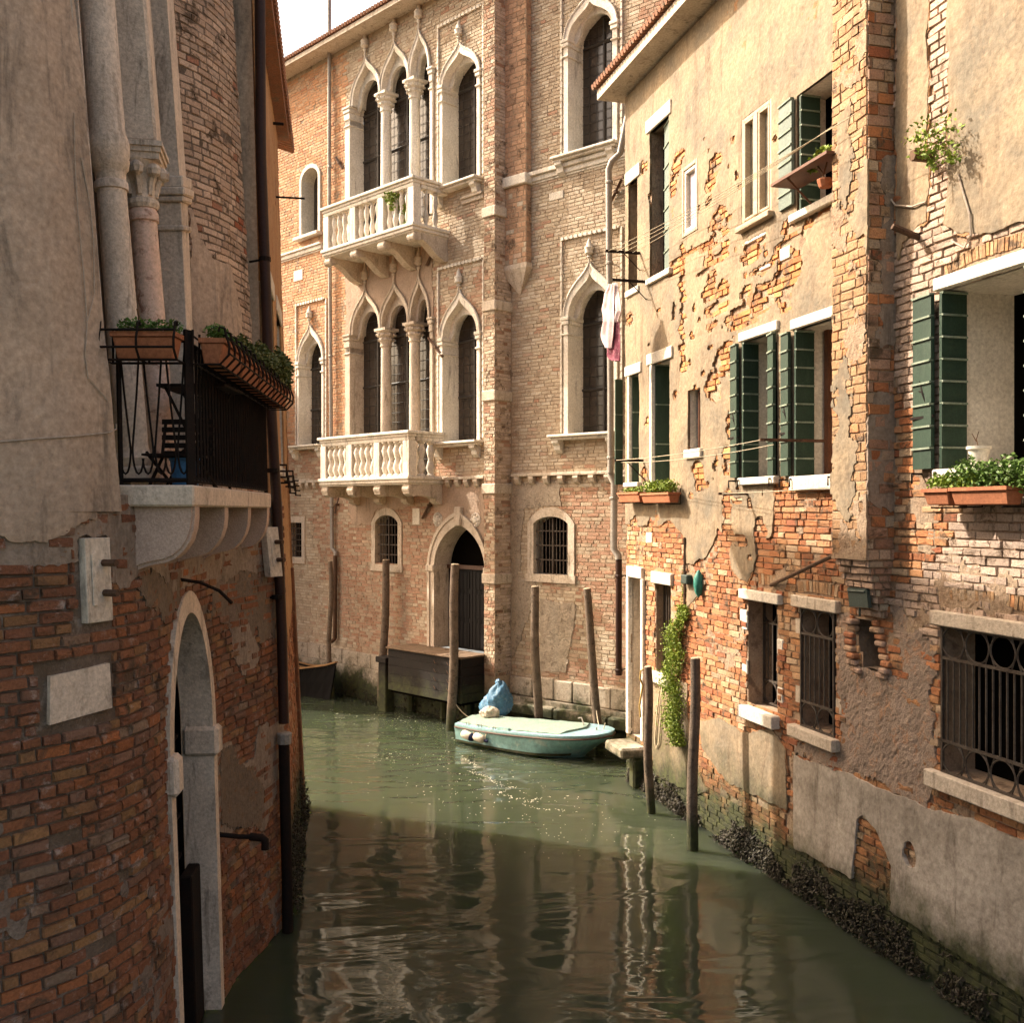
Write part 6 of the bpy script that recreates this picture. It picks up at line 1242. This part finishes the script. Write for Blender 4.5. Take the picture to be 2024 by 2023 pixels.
for i in range(N_):
    for sg in (-1, 1):
        (x0, w0), (x1, w1) = ring(tt[i]), ring(tt[i+1]); z0, z1 = zs_(tt[i]), zs_(tt[i+1]); q0, q1 = max(w0-.11, 0), max(w1-.11, 0)
        mb.quad([BP(x0, sg*w0, z0), BP(x1, sg*w1, z1), BP(x1, sg*w1*.995, z1+.025), BP(x0, sg*w0*.995, z0+.025)]); mb.quad([BP(x0, sg*w0*.995, z0+.025), BP(x1, sg*w1*.995, z1+.025), BP(x1, sg*q1, z1+.035), BP(x0, sg*q0, z0+.035)])
        if tt[i] > .70: mb.quad([BP(x0, sg*q0, z0+.035), BP(x1, sg*q1, z1+.035), BP(x1, 0, z1+.055), BP(x0, 0, z0+.055)])
part('deck', mb, 'deck', boat, smooth=True)
mb = MB()
for sg in (-1, 1): mb.tube([BP(ring(t_)[0], sg*(ring(t_)[1]+.006), zs_(t_)-.035) for t_ in tt], .016, 6)
part('rub_rail', mb, 'rubrail', boat, smooth=True)
mb = MB()                                                 # brown growth line just above the water
for i in range(N_-3):
    for k0, k1 in ((3, 2), (5, 6)):
        A_, B_ = secs[i], secs[i+1]; out_ = bn*(-.004 if k0 == 3 else .004); mb.quad([A_[k0]+out_, B_[k0]+out_, B_[k0]+(B_[k1]-B_[k0])*.28+out_, A_[k0]+(A_[k1]-A_[k0])*.28+out_])
part('waterline_stain', mb, 'pole', boat, kind='stuff')
mb = MB()
for k in range(11): x_ = .12+k*.19; mb.lathe(BP(x_, -(hw(x_/BL)-.10), zs_(x_/BL)+.045), (0, 0, 1), [(0, .013), (.008, .013)], 6)
part('snap_button', mb, 'zinc', boat, kind='stuff')
mb = MB(); nc = 18; rows_ = []
for i in range(nc+1):
    t_ = .015+.74*i/nc; row = []
    for k in range(9):
        f_ = k/4-1; t2_ = t_+(.075*(1-abs(f_)) if i == nc else .03*(1-abs(f_))*i/nc); x, w1 = ring(min(t2_, .86)); q = max(w1-.09, .02); row.append(BP(x, f_*q, zs_(t_)+.045+.055*(1-f_*f_)+.008*math.sin(i*1.7+k*2.1)))
    rows_.append(row)
for i in range(nc):
    for k in range(8): mb.quad([rows_[i][k], rows_[i+1][k], rows_[i+1][k+1], rows_[i][k+1]])
for k in range(8): a, b_ = rows_[nc][k], rows_[nc][k+1]; dz = Vector((0, 0, -.07)); mb.quad([a, b_, b_+dz, a+dz])
for sg in (0, 8):
    for i in range(nc): a, b_ = rows_[i][sg], rows_[i+1][sg]; dz = Vector((0, 0, -.03)); mb.quad([a, b_, b_+dz, a+dz])
part('cover', mb, 'tarp', boat, smooth=True)
mb = MB()
for (x, y) in ((.30, -.48), (.62, -.53), (.95, -.56), (1.6, .5)): mb.tube([BP(x-.03, y, .36), BP(x-.03, y, .42), BP(x+.03, y, .42), BP(x+.03, y, .36)], .008, 5)
mb.tube([BP(2.38, .10, .52), BP(2.30, .16, .62), BP(2.22, .18, .60)], .012, 5); mb.tube([BP(2.75, -.1, .51), BP(2.75, -.1, .55)], .015, 5); part('cleat', mb, 'zinc', boat)
mb = MB(); mb.box8([BP(1.02, -.60, .36), BP(1.30, -.60, .37), BP(1.30, -.50, .37), BP(1.02, -.50, .36), BP(1.06, -.585, .43), BP(1.26, -.585, .43), BP(1.26, -.52, .43), BP(1.06, -.52, .43)]); part('rowlock_block', mb, 'hull', boat)
for (x, lb, navy) in ((.36, 'white fender with a navy cap tied to the stern quarter of the green boat', True), (.66, 'plain off-white fender hanging amidships on the near side of the green boat', False)):
    f_ = thing('boat_fender', lb, 'fender', BP(x, -.66, .2)); mb = MB(); c = BP(x-.10, -(hw(x/BL)+.07), .235); ax = bd*.94+Vector((0, 0, -.22)); mb.lathe(c, ax, [(0, .02), (.02, .06), (.05, .075), (.19, .075), (.22, .06), (.25, .02)], 12); part('body', mb, 'fender', f_, smooth=True)
    mb = MB(); e_ = c+ax.normalized()*(.21 if navy else .23); mb.lathe(e_, ax, [(0, .078 if navy else .03), (.05, .066 if navy else .03), (.08, .02)], 12); part('cap', mb, 'navy', f_, smooth=True)
    mb = MB(); mb.tube([c+ax*.24, BP(x+.14, -hw(x/BL), .34), BP(x+.14, -hw(x/BL)+.06, .40)], .006, 4); part('tie', mb, 'rope', f_)
om = thing('outboard_motor', 'outboard motor wrapped in crumpled blue tarpaulin at the stern of the green boat', 'motor', BP(.05, .2, .3))
bw = BP(2.86, 0, .62); pt_ = pole_tip = on_water(1184, 1477)+Vector((-.06, 0, .75)); mb = MB(); mb.tube([bw+(pt_-bw)*(i/8)+Vector((0, 0, -.28*4*(i/8)*(1-i/8))) for i in range(9)], .009, 5); tag(part('mooring_rope', mb, 'rope'), 'slack mooring rope from the bow of the green boat to the leaning pole', 'rope')
sw = BP(.1, .4, .4); ps_ = on_water(892, 1443)+Vector((.05, 0, .55)); mb = MB(); mb.tube([sw+(ps_-sw)*(i/8)+Vector((0, 0, -.2*4*(i/8)*(1-i/8))) for i in range(9)], .008, 5); tag(part('mooring_rope', mb, 'rope'), 'stern mooring rope from the green boat to the pole in front of the water gate', 'rope')
def crumple(c, rad, seed, n=30, m=44, sh=None):
    mb = MB(); G = []
    for i in range(n+1):
        th = math.pi*i/n; row = []
        for k in range(m):
            ph = 2*math.pi*k/m; r = 1+.40*float(fbm(np.array(math.cos(ph)*1.6+seed), np.array(math.sin(ph)*1.6+th*1.9+seed), seed))*2*math.sin(th)+.07*math.sin(ph*5+th*3)+.16*(abs(float(fbm(np.array(math.cos(ph)*4+seed), np.array(math.sin(ph)*4+th*2.2), seed+9))*4)**.7-.45)*math.sin(th)
            p = Vector((math.sin(th)*math.cos(ph)*rad[0]*r, math.sin(th)*math.sin(ph)*rad[1]*r, math.cos(th)*rad[2]*(1+.08*math.sin(ph*3+seed))))
            if sh: p = sh(p)
            row.append(Vector(c)+p)
        G.append(row)
    for i in range(n):
        for k in range(m): mb.quad([G[i][k], G[i+1][k], G[i+1][(k+1) % m], G[i][(k+1) % m]])
    return mb
def msh(p): f_ = (p.z+.34)/.68; return Vector((p.x*(1.0-.35*f_)+.16*f_-.04, p.y, p.z))
cm = up(978, 1386, 18.95); part('blue_cover', crumple(cm, (.31, .22, .36), 3, sh=msh), 'bluetarp', om, smooth=True)
part('knotted_top', crumple(cm+Vector((.07, 0, .33)), (.06, .06, .09), 5, 10, 14), 'bluetarp', om, smooth=True)
mb = MB(); mb.box8([cm+Vector((-.08, -.06, -.75)), cm+Vector((.06, -.06, -.75)), cm+Vector((.06, .06, -.75)), cm+Vector((-.08, .06, -.75)), cm+Vector((-.1, -.08, -.2)), cm+Vector((.1, -.08, -.2)), cm+Vector((.1, .08, -.2)), cm+Vector((-.1, .08, -.2))]); part('leg', mb, 'iron', om)
cb = up(968, 1410, 18.55); tag(part('cloth_bundle', crumple(cb, (.17, .13, .12), 8), 'cloth', smooth=True), 'crumpled dirty white cloth bundle lying at the foot of the blue tarpaulin', 'cloth')

# ================================================================== WOODEN BOAT at the left
wb = thing('wooden_rowing_boat', 'dark rowing boat with varnished wooden deck whose pointed bow shows at the far left', 'boat', (-5, 22.6, 0))
tipb = up(665, 1310, 22.4); wd = Vector((-.72, .69, 0)); wn = Vector((.69, .72, 0)); Wp = lambda x, y, z: Vector((tipb.x, tipb.y, 0))+wd*x+wn*y+Vector((0, 0, z)); mb = MB(); S_ = []
for i in range(15):
    t_ = i/14; x = t_*3.6; w1 = .60*math.sin(min(1, t_*1.25+.02)*math.pi/2); z1 = tipb.z-.30*min(1, t_*2.2)**.7; S_.append([Wp(x, -w1, z1), Wp(x+.12*(1-t_), -w1*.8, z1*.5), Wp(x+.25*(1-t_), -w1*.55, -.05), Wp(x+.25*(1-t_), w1*.55, -.05), Wp(x+.12*(1-t_), w1*.8, z1*.5), Wp(x, w1, z1)])
for i in range(14):
    for k in range(5): mb.quad([S_[i][k], S_[i+1][k], S_[i+1][k+1], S_[i][k+1]])
part('hull', mb, 'blackhull', wb)
mb = MB()
for sg in (0, 5): mb.tube([s_[sg]+Vector((0, 0, .012)) for s_ in S_], .022, 5)
part('gunwale', mb, 'boatwood', wb)
mb = MB()
for i in range(14): mb.quad([S_[i][0]-Vector((0, 0, .05)), S_[i+1][0]-Vector((0, 0, .05)), S_[i+1][5]-Vector((0, 0, .05)), S_[i][5]-Vector((0, 0, .05))])
part('foredeck', mb, 'boatwood', wb); mb = MB(); mb.box8([Wp(1.5, -.1, .42), Wp(1.6, -.1, .42), Wp(1.6, .1, .42), Wp(1.5, .1, .42), Wp(1.52, -.06, .62), Wp(1.58, -.06, .62), Wp(1.58, .06, .62), Wp(1.52, .06, .62)]); part('thwart', mb, 'boatwood', wb)

# ================================================================== FLOWERS, VINE, POTS on the right house
def wtrough(u0, u1, vt, vb, d, label, sgn=0):
    s0, zt_ = RW.uv(u0, vt, d); s1, _ = RW.uv(u1, vt, d); zb2 = RW.uv((u0+u1)/2, vb, d)[1]; zt_ = RW.uv((u0+u1)/2, vt, d)[1]; P0 = RW.P(s0, 0, d-.19)
    trough(P0, RW.e, RW.n, s1-s0, label, zb2, zt_-zb2, .14, .185); return s0, s1, zt_
q1 = wtrough(1221, 1262, 973, 993, .26, 'left of the two small terracotta troughs below the narrow green shutters')
q2 = wtrough(1267, 1322, 974, 994, .26, 'right of the two small terracotta troughs below the narrow green shutters')
plant('trough_plant', 'sparse yellow-green sprigs in the left small trough', 'leaf_bright', [(RW.P(q1[0]+.15+.15*k, q1[2]+.03, .17), (.08, .08, .05), 60) for k in range(4)], .04, [[RW.P(q1[0]+.3, q1[2]-.03, .17), RW.P(q1[0]+.3, q1[2]+.06, .17)]])
plant('trough_plant', 'dense bright green leafy plant in the right small trough', 'leaf_bright', [(RW.P(q2[0]+.05+.16*k, q2[2]+.09, .17), (.12, .11, .10), 170) for k in range(6)], .045, [[RW.P(q2[0]+.4, q2[2]-.03, .17), RW.P(q2[0]+.4, q2[2]+.1, .17)]])
q3 = wtrough(1824, 1873, 966, 998, .30, 'wire-wrapped terracotta trough at the left under the nearest green shutters'); q4 = wtrough(1878, 1990, 962, 998, .30, 'long terracotta trough with lush plants under the nearest window')
plant('trough_plant', 'small yellow-green lettuce-like plants in the wire-wrapped trough', 'leaf_bright', [(RW.P(q3[0]+.08+.13*k, q3[2]+.05, .20), (.10, .11, .09), 170) for k in range(4)], .04, [[RW.P(q3[0]+.2, q3[2]-.03, .2), RW.P(q3[0]+.2, q3[2]+.05, .2)]])
plant('trough_plant', 'lush dark green bush in the long trough at the right edge', 'leaf', [(RW.P(q4[0]+.02+.13*k, q4[2]+.10+.03*math.sin(k*2), .20), (.11, .14, .14), 300) for k in range(8)], .04, [[RW.P(q4[0]+.4, q4[2]-.03, .2), RW.P(q4[0]+.4, q4[2]+.1, .2)]])
for (q, k) in ((q1, .0), (q2, .0), (q3, .02), (q4, .02)):
    mb = MB()
    for a in (q[0]+.08, q[1]-.08): mb.tube([RW.P(a, q[2]+.06, 0), RW.P(a, q[2]+.06, .05), RW.P(a, q[2]-.16, .05), RW.P(a, q[2]-.16, .28)], .008, 4)
    part('trough_bracket', mb, 'iron', rh)
pt = thing('flower_pot', 'white flower pot with a dry twig on the nearest window sill', 'flower pot', RW.P(sat(RW, 1935), z08, -.05)); sp = RW.uv(1935, 890, -.02)
mb = MB(); mb.lathe(RW.P(sp[0], z08+.0, -.02), (0, 0, 1), [(0, .06), (.15, .085), (.155, .10), (.18, .10), (.18, .085)], 14); part('pot', mb, 'white', pt, smooth=True); mb = MB(); mb.tube([RW.P(sp[0], z08+.15, -.02), RW.P(sp[0]-.03, z08+.24, -.02), RW.P(sp[0]+.02, z08+.30, 0)], .004, 4); mb.tube([RW.P(sp[0]-.03, z08+.22, -.02), RW.P(sp[0]-.06, z08+.29, 0)], .004, 4); part('twig', mb, 'leaf_red', pt)
sb, zb3 = RW.uv(*T4(700, 240), .25); ps = thing('potted_shrub', 'small leafy shrub in a shallow pot on the window shelf beside the chimney breast', 'plant', RW.P(sb, zb3, .25)); mb = MB(); mb.lathe(RW.P(sb, zb3-.04, .25), (0, 0, 1), [(0, .06), (.07, .085), (.08, .085)], 10); part('pot', mb, 'terracotta', ps)
mb = MB(); mb.tube([RW.P(sb, zb3+.02, .25), RW.P(sb-.05, zb3+.14, .26), RW.P(sb-.12, zb3+.24, .28)], .011, 5, .006); mb.tube([RW.P(sb-.03, zb3+.10, .25), RW.P(sb+.06, zb3+.26, .25)], .008, 5); part('stem', mb, 'leaf_red', ps)
mb = MB()
for (a, z, r_) in ((-.16, .27, .09), (-.05, .33, .09), (.07, .31, .08), (-.22, .22, .06)): mb.leaves(RW.P(sb+a, zb3+z, .26), (r_, r_, r_*.7), 55, .055)
part('foliage', mb, 'leaf_bright', ps)
mb = MB()
for _ in range(11500):
    t_ = random.random(); v_ = 1195+t_*280; wv_ = (14+13*math.sin(min(1, t_*1.6)*math.pi/2)*(1-max(0, t_-.75)*3.2)); cu = 1357-20*math.sin(t_*2.0)*(1 if t_ < .6 else 1)+14*max(0, t_-.55)*2+4*math.sin(t_*21)
    s_, z_ = RW.uv(cu+random.gauss(0, .29)*wv_, v_); mb.leaf(RW.P(s_, z_, .05+abs(random.gauss(0, .05))*(1.5 if t_ > .1 else .6)), random.uniform(.014, .042))
for _ in range(160): v_ = random.uniform(1125, 1200); s_, z_ = RW.uv(1355+random.gauss(0, 1.8), v_); mb.leaf(RW.P(s_, z_, .05), .025)
vn = thing('climbing_vine', 'bright green climbing vine trailing down the wall behind the tall dark pole', 'vine', RW.P(sat(RW, 1350), 1.8, .05)); part('foliage', mb, 'leaf_bright', vn); mb = MB(); mb.tube([RW.P(*RW.uv(u, v), .03) for u, v in ((1355, 1120), (1356, 1200), (1345, 1290), (1345, 1380), (1358, 1460))], .012, 5); part('stem', mb, 'leaf_red', vn)
mb = MB()
for (x, y, rx, n) in ((1640, 30, .10, 70), (1620, 95, .045, 22), (1650, 140, .03, 12), (1770, 20, .11, 60), (1800, 60, .06, 22), (1700, -110, .24, 170), (1560, -80, .18, 80)):
    s_, z_ = RW.uv(*T4(x, y)); mb.leaves(RW.P(s_, z_, .16), (rx, rx, rx), n, .045)
hp = thing('hanging_plant', 'hanging leafy plant at the top right corner above the nearest window', 'plant', RW.P(sat(RW, 1880), 7.4, .1)); part('foliage', mb, 'leaf_bright', hp); mb = MB(); s_, z_ = RW.uv(*T4(1640, -100)); mb.tube([RW.P(s_, z_, .0), RW.P(s_, z_-.1, .14), RW.P(s_, z_-.45, .16)], .007, 4); s_, z_ = RW.uv(*T4(1510, 40)); mb.tube([RW.P(s_, z_, 0), RW.P(s_, z_, .2)], .05, 6); part('stem', mb, 'leaf_red', hp)
for k, (uu, vv) in enumerate(((1410, 1404), (1223, 1347))):
    pass

# ================================================================== CLOTHES LINES AND LAUNDRY
def line(p, q, sag, label, r=.0045):
    mb = MB(); p, q = Vector(p), Vector(q); mb.tube([p+(q-p)*(i/12)+Vector((0, 0, -sag*4*(i/12)*(1-i/12))) for i in range(13)], r, 4); return tag(part('clothes_line', mb, 'rope'), label, 'clothes line', 'clothes lines along the right house')
sa, za = RW.uv(*T3(1120, 775)); 
for k in range(4):
    d = .56-.13*k; e_ = RW.P(*RW.uv(1690-12*k, 225+6*k, d), d); line(RW.P(sa, za, d), e_, .05, ['outermost upper clothes line', 'second upper clothes line from the canal', 'third upper clothes line from the canal', 'innermost upper clothes line nearest the wall'][k]+' stretched above the casement window')
sa2, za2 = RW.uv(*T3b(1142, 582)); s_e, z_e = RW.uv(*T4b(765, 432))
line(RW.P(sa2, za2, .48), RW.P(s_e, z_e, .82), .03, 'outer lower clothes line crossing the middle-floor green shutters'); line(RW.P(sa2, za2-.03, .40), RW.P(s_e, z_e-.05, .70), .05, 'inner lower clothes line crossing the middle-floor green shutters')
line(RW.P(s2_, z2_, .38), RW.P(cs0, z2_+.03, .30), .01, 'short clothes line just below the window sills by the chimney breast')
def garment(px, d, m, label, name, cat, wav=.03):
    """px: outline rows (v, uL, uR) hanging in a plane d out from the wall"""
    mb = MB(); G = []; nx = 22; pv = np.array(px); vv = np.linspace(pv[0, 0], pv[-1, 0], 34); px = list(zip(vv, np.interp(vv, pv[:, 0], pv[:, 1]), np.interp(vv, pv[:, 0], pv[:, 2])))
    for j, (v, ul, ur) in enumerate(px):
        row = []
        for k in range(nx):
            f_ = k/(nx-1); u = ul+(ur-ul)*f_; s_, z_ = RW.uv(u, v, d); row.append(RW.P(s_, z_, d)+RW.n*(wav*(.4+j*.02)*math.sin(f_*11+1+j*.03))+RW.e*(wav*.3*math.sin(j*.25+f_*3)))
        G.append(row)
    for j in range(len(G)-1):
        for k in range(nx-1): mb.quad([G[j][k], G[j][k+1], G[j+1][k+1], G[j+1][k]])
    o = part(name, mb, m, smooth=True); sb_ = o.modifiers.new('smooth', 'SUBSURF'); sb_.levels = sb_.render_levels = 2; md = o.modifiers.new('thickness', 'SOLIDIFY'); md.thickness = .008; return tag(o, label, cat)
g = lambda rows: [(300+.2589*y, 980+.2589*a, 980+.2589*b_) for y, a, b_ in rows]
garment(g([(1010, 868, 905), (1040, 860, 905), (1080, 838, 905), (1150, 830, 905), (1200, 820, 902), (1240, 830, 902), (1290, 835, 903), (1340, 825, 900), (1400, 815, 900), (1450, 825, 895), (1500, 850, 890)]), .62, 'pinkcloth', 'pale pink shirt hanging at the left of the laundry', 'hanging_shirt', 'laundry')
garment(g([(1000, 900, 925), (1030, 898, 930), (1080, 896, 940), (1150, 896, 950), (1220, 896, 958), (1260, 897, 945), (1300, 898, 940)]), .58, 'whitecloth', 'white shirt hanging at the right of the laundry', 'hanging_shirt', 'laundry')
garment(g([(1290, 905, 942), (1350, 895, 945), (1420, 880, 948), (1500, 868, 950), (1550, 862, 951), (1580, 870, 952), (1597, 900, 950)]), .57, 'crimson', 'crimson patterned cloth hanging lowest in the laundry', 'hanging_cloth', 'laundry')
garment(g([(1265, 905, 942), (1280, 908, 940), (1296, 915, 930)]), .555, 'yellow', 'small yellow cloth scrap above the crimson laundry', 'hanging_cloth', 'laundry', .01)

# ================================================================== MUSSELS, FOAM
def shells(W, s0, s1, n, zmax, dmax, name, label, big=1.):
    mb = MB()
    for _ in range(n):
        s_ = random.uniform(s0, s1); t_ = random.random(); z_ = -.03+zmax*t_*(.35+.95*float(vnoise(np.array(s_*1.3), np.array(3.3))))*(1+.35*random.random()**4); d = .02+dmax*(1-t_)**.8*random.random()*(.6+.7*float(vnoise(np.array(s_*2.3), np.array(7.7))))
        if float(vnoise(np.array(s_*4.1), np.array(z_*7+d*5))) < .14+.30*t_: continue
        p = W.P(s_, z_, d); L_ = random.uniform(.012, .034)*big*(1.5 if random.random() < .12 else 1); a = Vector((random.gauss(0, 1), random.gauss(0, 1), random.gauss(0, 1))).normalized(); b_ = a.cross(Vector((random.gauss(0, 1), .3, random.gauss(0, 1)))).normalized(); c = a.cross(b_)
        v = [p-a*L_, p+b_*L_*.5-a*L_*.1, p+c*L_*.32, p-b_*L_*.5-a*L_*.1, p-c*L_*.32, p+a*L_]
        for f_ in ((0, 1, 2), (0, 2, 3), (0, 3, 4), (0, 4, 1), (5, 2, 1), (5, 3, 2), (5, 4, 3), (5, 1, 4)): mb.quad([v[k] for k in f_])
    o = part(name, mb, 'shell', kind='stuff'); o['label'] = label; o['category'] = 'mussels'; return o
shells(RW, .2, 9.5, 14000, .31, .125, 'mussel_bed', 'dark mussels crusting the waterline of the right house')
shells(PB, -.1, 4.5, 3200, .45, .34, 'mussel_bed', 'dark mussels below the plinth of the palazzo wing')
shells(PA, -8.5, 0, 3600, .5, .30, 'mussel_bed', 'dark mussels along the foot of the palazzo front')
shells(NX, .0, NL, 2200, .5, .12, 'mussel_bed', 'dark mussels at the foot of the ochre house')
mb = MB()
def fleck(u, v, rx, rz):
    c = on_water(u, v); k = c.y/F; n = 6; ph = random.random()*6; mb.quad([(c.x+rx*k*math.cos(2*math.pi*i/n+ph)*random.uniform(.6, 1.2), c.y+rz*k*3.2*math.sin(2*math.pi*i/n+ph)*random.uniform(.6, 1.2), .004) for i in range(n)])
for (cx, cy, sx, sy, n) in ((700, 1415, 50, 6, 40), (790, 1430, 40, 10, 30), (780, 1480, 40, 14, 45), (750, 1500, 30, 8, 30), (860, 1500, 60, 20, 45), (850, 1570, 70, 16, 60), (940, 1530, 60, 30, 70), (960, 1580, 50, 25, 40), (1040, 1550, 60, 25, 50), (1100, 1570, 80, 35, 60), (1130, 1630, 90, 25, 60), (1180, 1660, 90, 25, 40), (1300, 1650, 50, 10, 12), (900, 1640, 120, 30, 20)):
    for _ in range(int(n*.62)): fleck(random.gauss(cx, sx), min(1760, max(1385, random.gauss(cy, sy))), random.uniform(.35, 1.5)*(2.2 if random.random() < .07 else 1), random.uniform(.25, .6))
pth = np.array([(912, 1497), (926, 1505), (938, 1513), (941, 1519), (928, 1526), (945, 1531), (962, 1536), (974, 1544), (988, 1552), (1004, 1558), (1016, 1556), (1003, 1562), (986, 1567), (1000, 1573), (1020, 1580), (1050, 1579), (1076, 1577), (1060, 1582), (1036, 1587), (1034, 1592), (1052, 1597), (1080, 1601), (1115, 1602), (1150, 1607)], float)
tq = np.linspace(0, len(pth)-1, 420); xq, yq = np.interp(tq, range(len(pth)), pth[:, 0]), np.interp(tq, range(len(pth)), pth[:, 1]); ker = np.ones(9)/9; xq, yq = np.convolve(xq, ker, 'valid'), np.convolve(yq, ker, 'valid')
for i in range(len(xq)):
    d_ = float(vnoise(np.array(i*.07), np.array(2.5)))
    if random.random() < .1+d_*.75: fleck(xq[i]+random.gauss(0, 2.2), yq[i]+random.gauss(0, 1.3), random.uniform(.5, 1.4)+3.2*max(0, d_-.45), random.uniform(.25, .5)+.5*max(0, d_-.5))
o = part('foam_flecks', mb, 'foam', kind='stuff'); o['label'] = 'pale foam flecks and a curling foam streak drifting on the canal'; o['category'] = 'foam'
